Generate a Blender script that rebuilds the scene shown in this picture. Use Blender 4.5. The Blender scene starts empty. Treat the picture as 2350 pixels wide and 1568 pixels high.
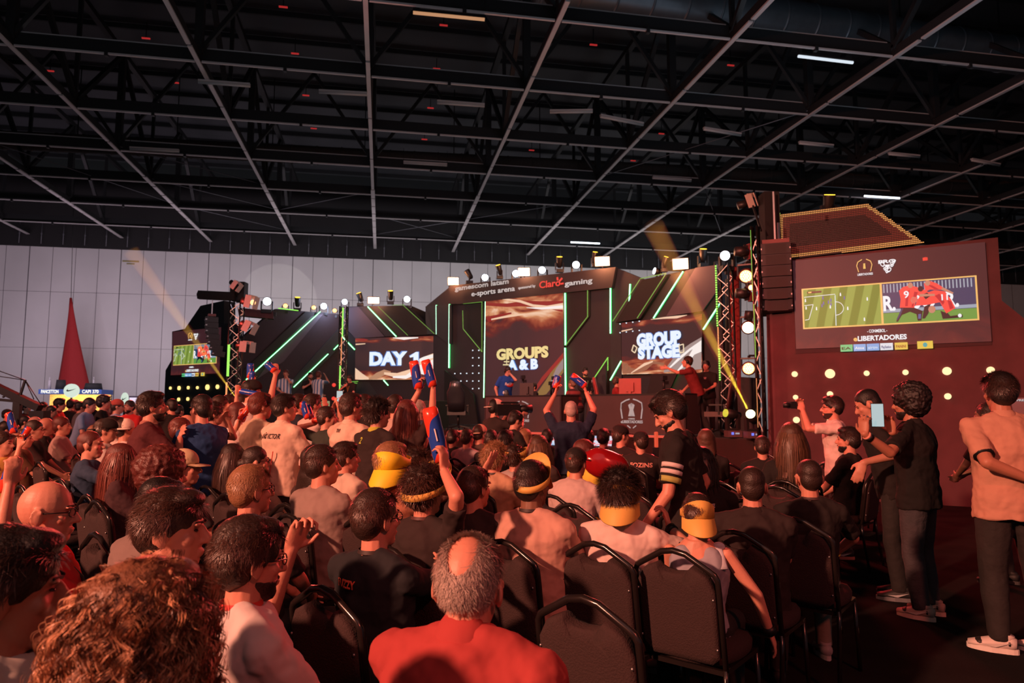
import bpy, math, random, sys
from mathutils import Vector as V, Matrix, noise
random.seed(7)
sc = bpy.context.scene
col = sc.collection

# ---------------------------------------------------------------- camera
F = 1580.0; CX = 1175.0; CY = 784.0
PITCH = math.atan(153/1580); YAW = math.radians(10.7)
CAMZ = 1.55
cd = bpy.data.cameras.new('camera'); cam = bpy.data.objects.new('camera', cd); col.objects.link(cam)
cd.sensor_width = 36; cd.lens = 36*F/2350; cd.clip_end = 300; cd.clip_start = .02
cam.location = (0, 0, CAMZ); cam.rotation_euler = (math.pi/2+PITCH, 0, -YAW)
sc.camera = cam
cd.dof.use_dof = True; cd.dof.focus_distance = 3.2; cd.dof.aperture_fstop = 5.0
FWD = V((math.sin(YAW)*math.cos(PITCH), math.cos(YAW)*math.cos(PITCH), math.sin(PITCH)))
RGT = V((math.cos(YAW), -math.sin(YAW), 0)); UPV = RGT.cross(FWD)
HD = V((math.sin(YAW), math.cos(YAW), 0)); C0 = V((0, 0, CAMZ))
def CF(X, D, z=0): return RGT*X + HD*D + V((0, 0, z))          # metres right of, ahead of the viewpoint
def ray(px, py): return RGT*(px-CX)+UPV*(CY-py)+FWD*F
def at(px, py, D): r = ray(px, py); return C0 + r*(D/r.dot(HD))
def atz(px, py, z): r = ray(px, py); return C0 + r*((z-CAMZ)/r.z)
def onp(px, py, pl):                                            # on an upright plane D + m X = D0
    D0, m = pl; r = ray(px, py); return C0 + r*(D0/(r.dot(HD)+m*r.dot(RGT)))
def onpz(px, z, pl):
    a = onp(px, 900, pl); return V((a.x, a.y, z))

# ---------------------------------------------------------------- view, world
sc.view_settings.view_transform = 'Standard'; sc.view_settings.look = 'None'
sc.view_settings.exposure = 0.0; sc.view_settings.gamma = 1.0
try: sc.view_settings.use_curve_mapping = False
except Exception: pass
cy = sc.cycles
cy.use_denoising = True
try: cy.denoiser = 'OPENIMAGEDENOISE'
except Exception: pass
cy.max_bounces = 4; cy.diffuse_bounces = 2; cy.glossy_bounces = 2; cy.transmission_bounces = 3; cy.volume_bounces = 0
cy.transparent_max_bounces = 6; cy.caustics_reflective = False; cy.caustics_refractive = False
cy.use_adaptive_sampling = True; cy.adaptive_threshold = 0.02; cy.sample_clamp_indirect = 3
w = bpy.data.worlds.new('hall_air'); sc.world = w; w.use_nodes = True
w.node_tree.nodes['Background'].inputs[0].default_value = (.80, .80, .88, 1)
w.node_tree.nodes['Background'].inputs[1].default_value = 0.075

def lamp(name, kind, loc, aim, color, power, size=1.0, sizey=None, angle=None, blend=.4, spread=None):
    l = bpy.data.lights.new(name, kind); o = bpy.data.objects.new(name, l); col.objects.link(o)
    o.location = loc; l.color = color; l.energy = power
    if aim is not None:
        o.rotation_euler = (V(aim)-V(loc)).to_track_quat('-Z', 'Y').to_euler()
    if kind == 'AREA':
        l.size = size
        if sizey: l.shape = 'RECTANGLE'; l.size_y = sizey
        if spread: l.spread = math.radians(spread)
    if kind in ('SPOT', 'POINT'): l.shadow_soft_size = size
    if kind == 'SPOT': l.spot_size = math.radians(angle or 50); l.spot_blend = blend
    o['kind'] = 'helper'
    return o
KEYC = (1, .36, .22)
# orange red wash from a rig high behind the seats on the left
lamp('wash_rear_left', 'SPOT', CF(-9, -4.5, 6.5), CF(1.0, 6.5, .9), KEYC, 11500, .3, angle=72, blend=.5)
lamp('wash_rear_far', 'SPOT', CF(-13, 4.5, 6.5), CF(-3, 13, 1.0), (1, .30, .18), 4200, .3, angle=80, blend=.6)
lamp('wash_rear_right', 'SPOT', CF(3.5, -4, 6.0), CF(3.0, 6, 1.0), (1, .14, .09), 900, .3, angle=70, blend=.6)
# red flood from the stage towers onto the crowd and the side wall
lamp('flood_red_front', 'AREA', CF(3.4, 12.2, 4.6), CF(1.5, 4, .8), (1, .05, .05), 480, .8)
lamp('flood_red_wall', 'SPOT', CF(-1.5, 4.5, 6.2), CF(5.2, 12.0, 1.0), (1, .06, .085), 2300, .3, angle=54, blend=1.0)
lamp('flood_red_left', 'AREA', CF(-9.5, 19, 4.6), CF(-4, 8, 1.0), (1, .07, .05), 700, .8)
# stage wash
lamp('stage_wash', 'AREA', CF(-1.5, 12.5, 7.5), CF(-2.0, 21, 2.2), (1, .62, .66), 95, 2.0, spread=110)
lamp('stage_wash_warm', 'SPOT', CF(3.0, 9.5, 6.5), CF(2.6, 16.5, 2.0), (1, .18, .12), 800, .2, angle=50, blend=.6)
# lilac wash over the pale back wall
lamp('wall_wash_left', 'AREA', (-17, 36, 4.5), (-17, 46.5, 7.0), (.86, .66, .80), 720, 16, 1.5)
lamp('wall_wash_mid', 'AREA', (-1, 36, 4.5), (-1, 46.5, 7.0), (.90, .80, .86), 740, 16, 1.5)
lamp('wall_wash_right', 'AREA', (18, 36, 5.0), (18, 46.5, 7.0), (.95, .90, .92), 950, 18, 1.5)
# added fill with no fixture, lifts the dark roof steel and the room
lamp('roof_fill', 'AREA', CF(9, 14, 5.5), CF(11, 20, 14), (.72, .84, 1.0), 260, 8)
lamp('roof_fill_left', 'AREA', CF(-8, 8, 5.5), CF(-10, 18, 14), (.85, .88, 1.0), 130, 10)
lamp('room_fill', 'AREA', CF(0, -3, 9.5), CF(1, 5, 0), (1.0, .62, .58), 60, 7)

# ---------------------------------------------------------------- materials
MATS = {}
def mat(key, c=(.5, .5, .5), rough=.6, metal=0.0, emit=0.0, ec=None, nz=0.0, nscale=12.0, bump=0.0, bscale=60.0, spec=None, trans=0.0, alpha=None, sheen=0.0):
    if key in MATS: return MATS[key]
    m = bpy.data.materials.new(key); m.use_nodes = True; nt = m.node_tree; b = nt.nodes['Principled BSDF']
    b.inputs['Base Color'].default_value = (*c, 1); b.inputs['Roughness'].default_value = rough; b.inputs['Metallic'].default_value = metal
    if spec is not None: b.inputs['Specular IOR Level'].default_value = spec
    if emit: b.inputs['Emission Color'].default_value = (*(ec or c), 1); b.inputs['Emission Strength'].default_value = emit
    if trans: b.inputs['Transmission Weight'].default_value = trans
    if alpha is not None: b.inputs['Alpha'].default_value = alpha
    if sheen: b.inputs['Sheen Weight'].default_value = sheen
    if nz or bump:
        tc = nt.nodes.new('ShaderNodeTexCoord')
        n = nt.nodes.new('ShaderNodeTexNoise'); n.inputs['Scale'].default_value = nscale; n.inputs['Detail'].default_value = 3
        nt.links.new(tc.outputs['Object'], n.inputs['Vector'])
        if nz:
            mx = nt.nodes.new('ShaderNodeMix'); mx.data_type = 'RGBA'
            mx.inputs['A'].default_value = (*[x*(1-nz) for x in c], 1); mx.inputs['B'].default_value = (*[min(1, x*(1+nz)) for x in c], 1)
            nt.links.new(n.outputs['Fac'], mx.inputs['Factor']); nt.links.new(mx.outputs['Result'], b.inputs['Base Color'])
        if bump:
            n2 = nt.nodes.new('ShaderNodeTexNoise'); n2.inputs['Scale'].default_value = bscale; n2.inputs['Detail'].default_value = 2
            nt.links.new(tc.outputs['Object'], n2.inputs['Vector'])
            bp = nt.nodes.new('ShaderNodeBump'); bp.inputs['Strength'].default_value = bump; bp.inputs['Distance'].default_value = .02
            nt.links.new(n2.outputs['Fac'], bp.inputs['Height']); nt.links.new(bp.outputs['Normal'], b.inputs['Normal'])
    MATS[key] = m; return m
def glow(key, c, s, nz=0):
    if key in MATS: return MATS[key]
    m = mat(key, (.02, .02, .02), .4, emit=s, ec=c); return m
def cloth(c, name=None, b=.35):
    k = 'cloth_%.2f_%.2f_%.2f' % c
    return mat(k, c, .88, nz=.12, nscale=5, bump=b, bscale=14, spec=.2)
M_BLACK = mat('black_metal', (.012, .012, .013), .45, .3, nz=.2)
M_BLACKM = mat('black_matte', (.012, .011, .012), .8, nz=.2)
M_STEEL = mat('brushed_steel', (.45, .45, .46), .35, .9, nz=.1)
M_CHAIRF = mat('chair_tube', (.018, .014, .014), .22, .2, nz=.2, spec=.7)
M_CHAIRC = mat('chair_cloth', (.034, .017, .017), .9, nz=.22, nscale=90, bump=.3, bscale=160)

# ---------------------------------------------------------------- mesh helpers
class MB:
    def __init__(s): s.v = []; s.f = []; s.sm = []
    def add(s, vs, fs, smooth=False):
        o = len(s.v); s.v += [V(p) for p in vs]; s.f += [tuple(i+o for i in f) for f in fs]; s.sm += [smooth]*len(fs); return s
    def box(s, c, size, R=None):
        hx, hy, hz = [q/2 for q in size]; c = V(c)
        p = [V((x, y, z)) for x in (-hx, hx) for y in (-hy, hy) for z in (-hz, hz)]
        if R is not None: p = [R @ q for q in p]
        return s.add([c+q for q in p], [(0, 1, 3, 2), (4, 6, 7, 5), (0, 4, 5, 1), (2, 3, 7, 6), (0, 2, 6, 4), (1, 5, 7, 3)])
    def cyl(s, a, b, r, r2=None, n=12, cap=True, smooth=True):
        return s.loft([(a, r, r), (b, r if r2 is None else r2, r if r2 is None else r2)], n=n, smooth=smooth, cap=cap)
    def bar(s, a, b, w, h=None, up=(0, 0, 1)):
        a = V(a); b = V(b); d = (b-a); L = d.length
        if L < 1e-6: return s
        y = d/L; u = V(up)
        if abs(y.dot(u)) > .99: u = V((0, 1, 0)) if abs(y.y) < .9 else V((1, 0, 0))
        x = y.cross(u).normalized(); z = x.cross(y)
        return s.box((a+b)/2, (w, L, h or w), Matrix((x, y, z)).transposed())
    def loft(s, rings, n=14, smooth=True, cap=True, xax=None):
        P = [V(r[0]) for r in rings]; vs = []; fs = []
        ref = V(xax) if xax is not None else None
        for i, r in enumerate(rings):
            d = (P[min(i+1, len(P)-1)]-P[max(i-1, 0)])
            d = d.normalized() if d.length > 1e-9 else V((0, 0, 1))
            if ref is None:
                ref = V((1, 0, 0)) if abs(d.x) < .9 else V((0, 1, 0))
            y = d.cross(ref)
            if y.length < 1e-4: y = d.cross(V((0, 1, 0)))
            y.normalize(); x = y.cross(d).normalized()
            if xax is None: ref = x
            for k in range(n):
                t = 2*math.pi*k/n; vs.append(P[i]+x*(r[1]*math.cos(t))+y*(r[2]*math.sin(t)))
        for i in range(len(rings)-1):
            for k in range(n):
                a = i*n+k; b = i*n+(k+1) % n; fs.append((a, b, b+n, a+n))
        if cap: fs.append(tuple(reversed(range(n)))); fs.append(tuple(range((len(rings)-1)*n, len(rings)*n)))
        return s.add(vs, fs, smooth)
    def tube(s, pts, r, n=8, cap=True): return s.loft([(p, r, r) for p in pts], n=n, cap=cap)
    def caps(s, a, b, r1, r2, n=12):                            # rounded tapered limb
        a = V(a); b = V(b); d = b-a; L = d.length
        if L < 1e-5: return s.ell(a, (r1, r1, r1))
        d /= L; R = []
        for t in (-90, -60, -30): q = math.radians(t); R.append((a+d*(r1*math.sin(q)), r1*math.cos(q)+1e-4, r1*math.cos(q)+1e-4))
        R += [(a, r1, r1), (b, r2, r2)]
        for t in (30, 60, 90): q = math.radians(t); R.append((b+d*(r2*math.sin(q)), r2*math.cos(q)+1e-4, r2*math.cos(q)+1e-4))
        return s.loft(R, n=n)
    def ell(s, c, r, R=None, n=16, m=10, fn=None):
        c = V(c); vs = []; fs = []
        for i in range(1, m):
            ph = math.pi*i/m
            for k in range(n):
                t = 2*math.pi*k/n; u = V((math.sin(ph)*math.cos(t), math.sin(ph)*math.sin(t), math.cos(ph)))
                q = V((u.x*r[0], u.y*r[1], u.z*r[2]))
                if fn: q = fn(u, q)
                vs.append(q)
        top = V((0, 0, r[2])); bot = V((0, 0, -r[2])); vs += [top, bot]
        vs = [c+(R @ q if R is not None else q) for q in vs]
        for i in range(m-2):
            for k in range(n):
                a = i*n+k; b = i*n+(k+1) % n; fs.append((a, a+n, b+n, b))
        t0 = (m-1)*n
        for k in range(n): fs.append((t0, k, (k+1) % n)); fs.append((t0+1, (m-2)*n+(k+1) % n, (m-2)*n+k))
        return s.add(vs, fs, True)
    def poly(s, pts, off):                                      # flat outline with real thickness
        n = len(pts); off = V(off); P = [V(p) for p in pts]
        return s.add(P+[p+off for p in P], [tuple(range(n)), tuple(reversed(range(n, 2*n)))]+[(i, i+n, (i+1) % n+n, (i+1) % n) for i in range(n)])
    def build(s, name, m, parent=None, origin=None, raw=False):
        me = bpy.data.meshes.new(name)
        o = bpy.data.objects.new(name, me)
        if parent is None and origin is None and s.v:
            xs = [p.x for p in s.v]; ys = [p.y for p in s.v]; zs = [p.z for p in s.v]
            origin = V(((min(xs)+max(xs))/2, (min(ys)+max(ys))/2, min(zs)))
        if parent is not None and origin is None and not raw: origin = V(parent.get('_o', (0, 0, 0)))
        origin = V(origin) if origin is not None else V((0, 0, 0))
        me.from_pydata([p-origin for p in s.v], [], s.f)
        me.polygons.foreach_set('use_smooth', s.sm)
        if m is not None:
            for q in (m if isinstance(m, (list, tuple)) else [m]): me.materials.append(q)
        col.objects.link(o)
        if parent is not None: o.parent = parent; o['_o'] = tuple(parent.get('_o', (0, 0, 0)))
        else: o.location = origin; o['_o'] = tuple(origin)
        return o
def tag(o, label, cat, group=None, kind=None):
    if label: o['label'] = label
    if cat: o['category'] = cat
    if group: o['group'] = group
    if kind: o['kind'] = kind
    return o
def thing(name, label, cat, loc, rz=0, group=None):
    o = bpy.data.objects.new(name, None); col.objects.link(o); o.empty_display_size = .1
    o.location = loc; o.rotation_euler = (0, 0, rz)
    o['_o'] = tuple(loc) if rz == 0 else (0, 0, 0)
    return tag(o, label, cat, group)
def struct(o): o['kind'] = 'structure'; return o
def copy_tree(o, parent=None):
    c = o.copy(); col.objects.link(c); c.parent = parent
    for ch in o.children: copy_tree(ch, c)
    return c
BAKE = []
def bake_later(o, voxel, disp=0, dscale=.1, smooth=2):
    md = o.modifiers.new('r', 'REMESH'); md.mode = 'VOXEL'; md.voxel_size = voxel; md.use_smooth_shade = True
    if smooth: sm = o.modifiers.new('s', 'SMOOTH'); sm.iterations = smooth; sm.factor = .5
    if disp:
        k = 'folds%.3f' % dscale
        t = bpy.data.textures.get(k)
        if t is None: t = bpy.data.textures.new(k, 'CLOUDS'); t.noise_scale = dscale; t.noise_depth = 2
        d = o.modifiers.new('d', 'DISPLACE'); d.texture = t; d.strength = disp; d.mid_level = .5; d.texture_coords = 'LOCAL'
    BAKE.append(o); return o
def run_bake():
    dg = bpy.context.evaluated_depsgraph_get(); dg.update()
    for o in BAKE:
        old = o.data; sm = list(old.materials)
        me = bpy.data.meshes.new_from_object(o.evaluated_get(dg))
        me.name = o.name
        me.materials.clear()
        for q in sm: me.materials.append(q)
        me.polygons.foreach_set('use_smooth', [True]*len(me.polygons))
        NEW.append((o, me))
    for o, me in NEW:
        o.modifiers.clear(); o.data = me
NEW = []
def text(body, name, m, parent, P, ux, up, height, width=None, bold=.0, ext=.004, align='LEFT', outline=None, squash=None):
    """lettering cut from a plate; P = baseline point, ux = reading direction, height = capital height"""
    cu = bpy.data.curves.new(name, 'FONT'); cu.body = body; cu.size = height/.69; cu.align_x = align; cu.resolution_u = 3
    cu.offset = bold*height; cu.extrude = ext
    if outline: cu.fill_mode = 'NONE'; cu.bevel_depth = outline; cu.extrude = 0; cu.bevel_resolution = 0
    o = bpy.data.objects.new(name, cu); col.objects.link(o)
    TXT.append((o, name, m, parent, V(P), V(ux).normalized(), V(up).normalized(), width, align)); return o
TXT = []
def run_text():
    dg = bpy.context.evaluated_depsgraph_get(); dg.update()
    for o, name, m, parent, P, ux, up, width, align in TXT:
        me = bpy.data.meshes.new_from_object(o.evaluated_get(dg)); bpy.data.objects.remove(o)
        xs = [v.co.x for v in me.vertices] or [0, 1]
        k = width/max(1e-6, (max(xs)-min(xs))) if width else 1
        n = ux.cross(up)
        po = V(parent.get('_o', (0, 0, 0))) if parent is not None else P
        x0 = (min(xs) if align == 'LEFT' else 0) if width else 0
        for v in me.vertices:
            c = v.co.copy(); v.co = P+ux*((c.x-x0)*k)+up*c.y+n*c.z-po
        me.materials.clear(); me.materials.append(m)
        q = bpy.data.objects.new(name, me); col.objects.link(q)
        if parent is not None: q.parent = parent
        else: q.location = P
        me.update()
# ---------------------------------------------------------------- the hall
WALLY = 46.5
def atY(px, py, Y): r = ray(px, py); return C0+r*(Y/r.y)
WTOP = atY(600, 586, WALLY).z
mfl = mat('floor_carpet', (.020, .019, .019), 1.0, nz=.4, nscale=3, bump=.3, bscale=200, spec=0.0)
b = MB(); b.box((16, 20, -.05), (130, 70, .1)); f = b.build('floor', mfl); struct(f)
def wall_panels():
    m = bpy.data.materials.new('sandwich_panel'); m.use_nodes = True; nt = m.node_tree; bs = nt.nodes['Principled BSDF']
    n = nt.nodes.new('ShaderNodeTexNoise'); n.inputs['Scale'].default_value = .35; n.inputs['Detail'].default_value = 4
    tc = nt.nodes.new('ShaderNodeTexCoord'); nt.links.new(tc.outputs['Object'], n.inputs['Vector'])
    r = nt.nodes.new('ShaderNodeValToRGB'); r.color_ramp.elements[0].color = (.50, .48, .48, 1); r.color_ramp.elements[1].color = (.68, .66, .66, 1)
    nt.links.new(n.outputs['Fac'], r.inputs[0]); nt.links.new(r.outputs[0], bs.inputs['Base Color']); bs.inputs['Roughness'].default_value = .7
    return m
b = MB(); b.box((16, WALLY+.15, WTOP/2), (130, .3, WTOP)); wb = b.build('wall_back', wall_panels()); struct(wb)
b = MB(); px = -36.
ms = mat('panel_joint', (.10, .09, .10), .8, nz=.2)
x0 = atY(60, 700, WALLY).x; pitch = (atY(425, 700, WALLY).x-x0)/7
k = -12
while x0+k*pitch < 78: b.box((x0+k*pitch, WALLY-.004, WTOP/2), (.045 if k % 4 == 0 else .02, .012, WTOP)); k += 1
for z in (atY(300, 675, WALLY).z, atY(250, 800, WALLY).z): b.box((16, WALLY-.004, z), (130, .01, .018))
o = b.build('trim_1', ms, wb); struct(o)
b = MB(); b.box((16, WALLY+.1, WTOP+2.4), (130, .4, 4.8)); o = b.build('wall_back_upper', M_BLACKM); struct(o)
b = MB(); k = -30
mrod = mat('hanger_rod', (.16, .16, .18), .5, .5, nz=.1)
while k < 60:
    x = k*1.22; b.cyl((x, WALLY-.3, WTOP+.12), (x, WALLY-.3, WTOP+1.55), .022, n=5); b.box((x, WALLY-.3, WTOP+.75), (.08, .03, .10)); k += 1
o = b.build('trim_2', mrod); struct(o)
# roof: dark sheet, steel grid below it
mroof = mat('roof_sheet', (.038, .040, .046), .6, nz=.35, nscale=.6)
b = MB(); b.box((16, 20, 17.6), (130, 70, .2))
o = b.build('ceiling', mroof); struct(o)
b = MB()
for i in range(26): b.box((16, -6+i*2.1, 17.35), (130, .10, .22))
o = b.build('trim_3', mat('purlin', (.012, .013, .015), .6, nz=.2)); struct(o)
mb_ = mat('beam_black', (.018, .0185, .020), .5, .2, nz=.2)
mrail = mat('rail_galvanised', (.55, .52, .52), .42, .25, nz=.15, nscale=2)
ZR = 12.2
XS = [-21.5, -16.2, -10.95, -5.75, -.6, 4.62, 9.85, 15.2, 20.5, 25.8, 31.1, 36.4, 41.7, 47.0]
YS = [9.1, 13.3, 17.55, 21.8, 26.15, 30.3, 34.4, 38.7, 43.2]
for X in XS:
    o = thing('ceiling_girder', None, None, (X, 8, ZR)); struct(o)
    r = MB(); y = 8.0
    while y < WALLY-.5:
        L = 4.25 if y < 30 else 1.42
        r.box((X, y+L/2, ZR), (.13 if y < 30 else .19, L-.12, .05)); y += L
    r.build('rail', mrail, o)
    g = MB(); g.box((X, 27, ZR+.17), (.10, 38.5, .28)); g.box((X, 27, ZR+4.2), (.22, 38.5, .22))
    for i, Y in enumerate(YS):
        g.bar((X, Y, ZR+.3), (X, Y, ZR+4.2), .24 if i % 2 else .13)
        if i+1 < len(YS):
            if i % 2: g.bar((X, Y, ZR+4.2), (X, YS[i+1], ZR+.3), .16)
            else: g.bar((X, Y, ZR+.3), (X, YS[i+1], ZR+4.2), .16)
    g.build('lattice', mb_, o)
for i, Y in enumerate(YS):
    o = thing('ceiling_beam', None, None, (4, Y, ZR)); struct(o)
    big = i in (2, 3, 5)
    r = MB()
    for a, c in zip(XS[:-1], XS[1:]): r.box(((a+c)/2, Y, ZR+.02), (c-a-.2, .07, .05))
    if big:
        for a, c in zip(XS[:-1], XS[1:]): r.box(((a+c)/2, Y+.18, ZR+.52), (c-a-.25, .10, .06))
    r.build('rail', mrail, o)
    g = MB(); g.box((12.7, Y+.12, ZR+.28), (70, .06, .42))
    for a, c in zip(XS[:-1], XS[1:]):
        m_ = (a+c)/2
        g.box((m_, Y, ZR), (.10, .12, .14))
        if i in (3, 5):
            g.bar((a, Y, ZR+.3), (m_, Y, ZR+4.1), .13); g.bar((m_, Y, ZR+4.1), (c, Y, ZR+.3), .13)
    g.build('web', mb_, o)
# thin tie wires between the girders
b = MB(); rr = random.Random(3)
for (xa, ya, xb, yb) in [(2, 6, 3, 7), (3, 6, 2, 5), (4, 7, 5, 8), (5, 7, 4, 8), (6, 6, 5, 7), (1, 5, 2, 7), (2, 7, 3, 8), (3, 7, 4, 6), (7, 5, 8, 7), (6, 5, 7, 3), (1, 3, 2, 2)]:
    b.cyl((XS[xa], YS[ya], ZR+.2), (XS[xb], YS[yb], ZR+.2), .022, n=5)
o = b.build('ceiling_tie_wires', mrod); struct(o)
# ventilation ducts
mduct = mat('duct_skin', (.10, .12, .14), .42, .55, nz=.2, nscale=4)
def duct(px1, py1, px2, py2, z, r, label, dirty=None):
    A = atz(px1, py1, z); B = atz(px2, py2, z); d = (B-A); L = d.length; d /= L
    o = thing('ventilation_duct', label, 'duct', A)
    b = MB(); k = 0; rg = [(A-d*.1, r, r)]
    while k*1.15 < L: p = A+d*(k*1.15); rg += [(p-d*.02, r, r), (p, r, r), (p+d*.01, r+.024, r+.024), (p+d*.05, r+.024, r+.024), (p+d*.06, r, r), (p+d*.08, r, r)]; k += 1
    b.loft(rg+[(B+d, r, r)], n=28, xax=(0, 0, 1)); b.build('pipe', dirty or mduct, o)
    b = MB(); k = 0
    while k*4.3 < L: p = A+d*(k*4.3); b.bar(p+V((0, 0, r)), V((p.x, p.y, 17.3)), .04); k += 1
    b.build('hanger', M_BLACK, o)
duct(1240, -40, 2420, 142, 14.2, .62, 'wide round dark metal duct crossing the roof at upper right')
duct(-60, 318, 2420, 440, 13.6, .42, 'long round dusty brown duct hung across the middle of the roof', mat('duct_dusty', (.060, .045, .038), .8, nz=.3))
# tube lamps
def tube_lamp(px1, py1, px2, py2, lit, label, z=ZR-.15):
    A = atz(px1, py1, z); B = atz(px2, py2, z)
    o = thing('ceiling_light', label, 'light', (A+B)/2, 0, 'tube lamps under the roof grid')
    b = MB(); b.bar(A+V((0, 0, .06)), B+V((0, 0, .06)), .12, .06); b.build('housing', M_BLACK if lit else mrail, o)
    b = MB(); b.tube([A, B], .045, n=8)
    b.build('tube', {0: mat('tube_off', (.45, .45, .45), .3, nz=.05), 1: glow('tube_on', (.75, .85, 1), 9), 2: glow('tube_warm', (1, .5, .25), .5), 3: glow('tube_cool', (.8, .9, 1), .9)}[lit], o)
    b = MB()
    for q in (A, B): b.bar(q+V((0, 0, .08)), V((q.x, q.y, ZR+.5)), .015)
    b.build('wire', M_BLACK, o)
TL = [(1310, 556, 1376, 559, 1, 'lit white tube lamp over the middle of the stage'), (1984, 450, 2064, 455, 1, 'lit white tube lamp above the dotted panel on the right'),
 (1832, 129, 1957, 144, 3, 'faintly lit tube lamp just below the wide round duct'), (948, 29, 1112, 45, 2, 'warm tinted tube lamp near the top edge of the roof'),
 (1003, 236, 1112, 244, 0, 'unlit tube lamp right of the first long rail, upper middle'), (1262, 258, 1360, 257, 0, 'unlit tube lamp level with a tilted one, upper centre'),
 (1378, 268, 1476, 287, 0, 'unlit tube lamp tilted down to the right, upper centre'), (926, 374, 1026, 380, 0, 'unlit tube lamp under the dusty duct, left of centre'),
 (1498, 409, 1586, 416, 0, 'unlit tube lamp under the dusty duct, right of centre'), (732, 212, 842, 218, 0, 'unlit tube lamp left of the upright looking rail, upper part'),
 (298, 342, 411, 348, 0, 'unlit tube lamp under the dusty duct, far left'), (455, 189, 574, 198, 0, 'unlit tube lamp in the upper left grid bay'),
 (1615, 297, 1700, 311, 0, 'unlit tube lamp high on the right of the centre bays'), (1834, 329, 1912, 337, 0, 'unlit tube lamp above the side wall, inner one'),
 (2040, 354, 2110, 361, 0, 'unlit tube lamp above the side wall, middle one'), (2230, 368, 2294, 380, 0, 'unlit tube lamp above the side wall, outermost one')]
for a in TL: tube_lamp(a[0], a[1], a[2], a[3], a[4], a[5])
# small red marker lights on the roof
rr = random.Random(5)
for (px, py) in [(335, 88), (650, 16), (677, 123), (115, 163), (402, 190), (702, 219), (1018, 58), (1362, 103), (1002, 158), (988, 248), (974, 320), (1220, 345), (1518, 307), (1453, 369), (1677, 150), (720, 295)]:
    A = atz(px, py, 16.8); o = MB().box(A, (.32, .06, .05)).build('marker_light', glow('marker_red', (1, .05, .05), .35)); tag(o, 'small red marker light high on the dark roof sheet', 'light', 'red marker lights on the roof')
    MB().bar(A, A+V((0, 0, .7)), .03).build('stem', M_BLACK, o)
# smoke vent label on wall
P = atY(300, 600, WALLY-.02); o = MB().box(P, (.95, .03, .09)).box(P-V((0, 0, .16)), (.45, .03, .07)).build('wall_sign', mat('brass_sign', (.30, .26, .12), .5, nz=.1)); tag(o, 'small dull yellow double plate high on the pale back wall', 'sign')
# pale projection on wall is real light
lamp('wall_gobo', 'SPOT', CF(-7.6, 24.5, 7.0), atY(640, 690, WALLY), (1, .95, .86), 1600, .02, angle=13, blend=.05)

# ---------------------------------------------------------------- red fabric peak, booths, crane (far left)
A = atY(163, 684, 45.2); L_ = atY(133, 905, 45.2); R_ = atY(216, 905, 45.2)
b = MB(); n = 10; vs = []; 
for i in range(n+1):
    t = i/n; y = A.z*(1-t)+(L_.z-1.2)*t; hw = .02+(t**1.25)*.5
    c = A.x+(((L_.x+R_.x)/2-A.x)*t); W_ = (R_.x-L_.x)*1.18
    for k in range(9):
        u = k/8-.5; vs.append((c+u*W_*hw*2, 45.2-.5*math.cos(u*math.pi)*hw*2, y))
fs = [(i*9+k, i*9+k+1, (i+1)*9+k+1, (i+1)*9+k) for i in range(n) for k in range(8)]
b.add(vs, fs, True)
o = b.build('fabric_peak', mat('red_fabric', (.32, .012, .014), .8, nz=.15, bump=.3, bscale=3)); o.modifiers.new('t', 'SOLIDIFY').thickness = .04
tag(o, 'tall pointed red stretch fabric sail in front of the pale wall', 'fabric sail')
b = MB().cyl(A, V((A.x-.3, 45.2, 17.5)), .015, n=5); b.build('line', M_BLACK, o)
lamp('sail_shadow', 'SPOT', (-26, 34, 2.5), A-V((0, 0, 3)), (.9, .75, .9), 500, .05, angle=45, blend=1)
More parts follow.
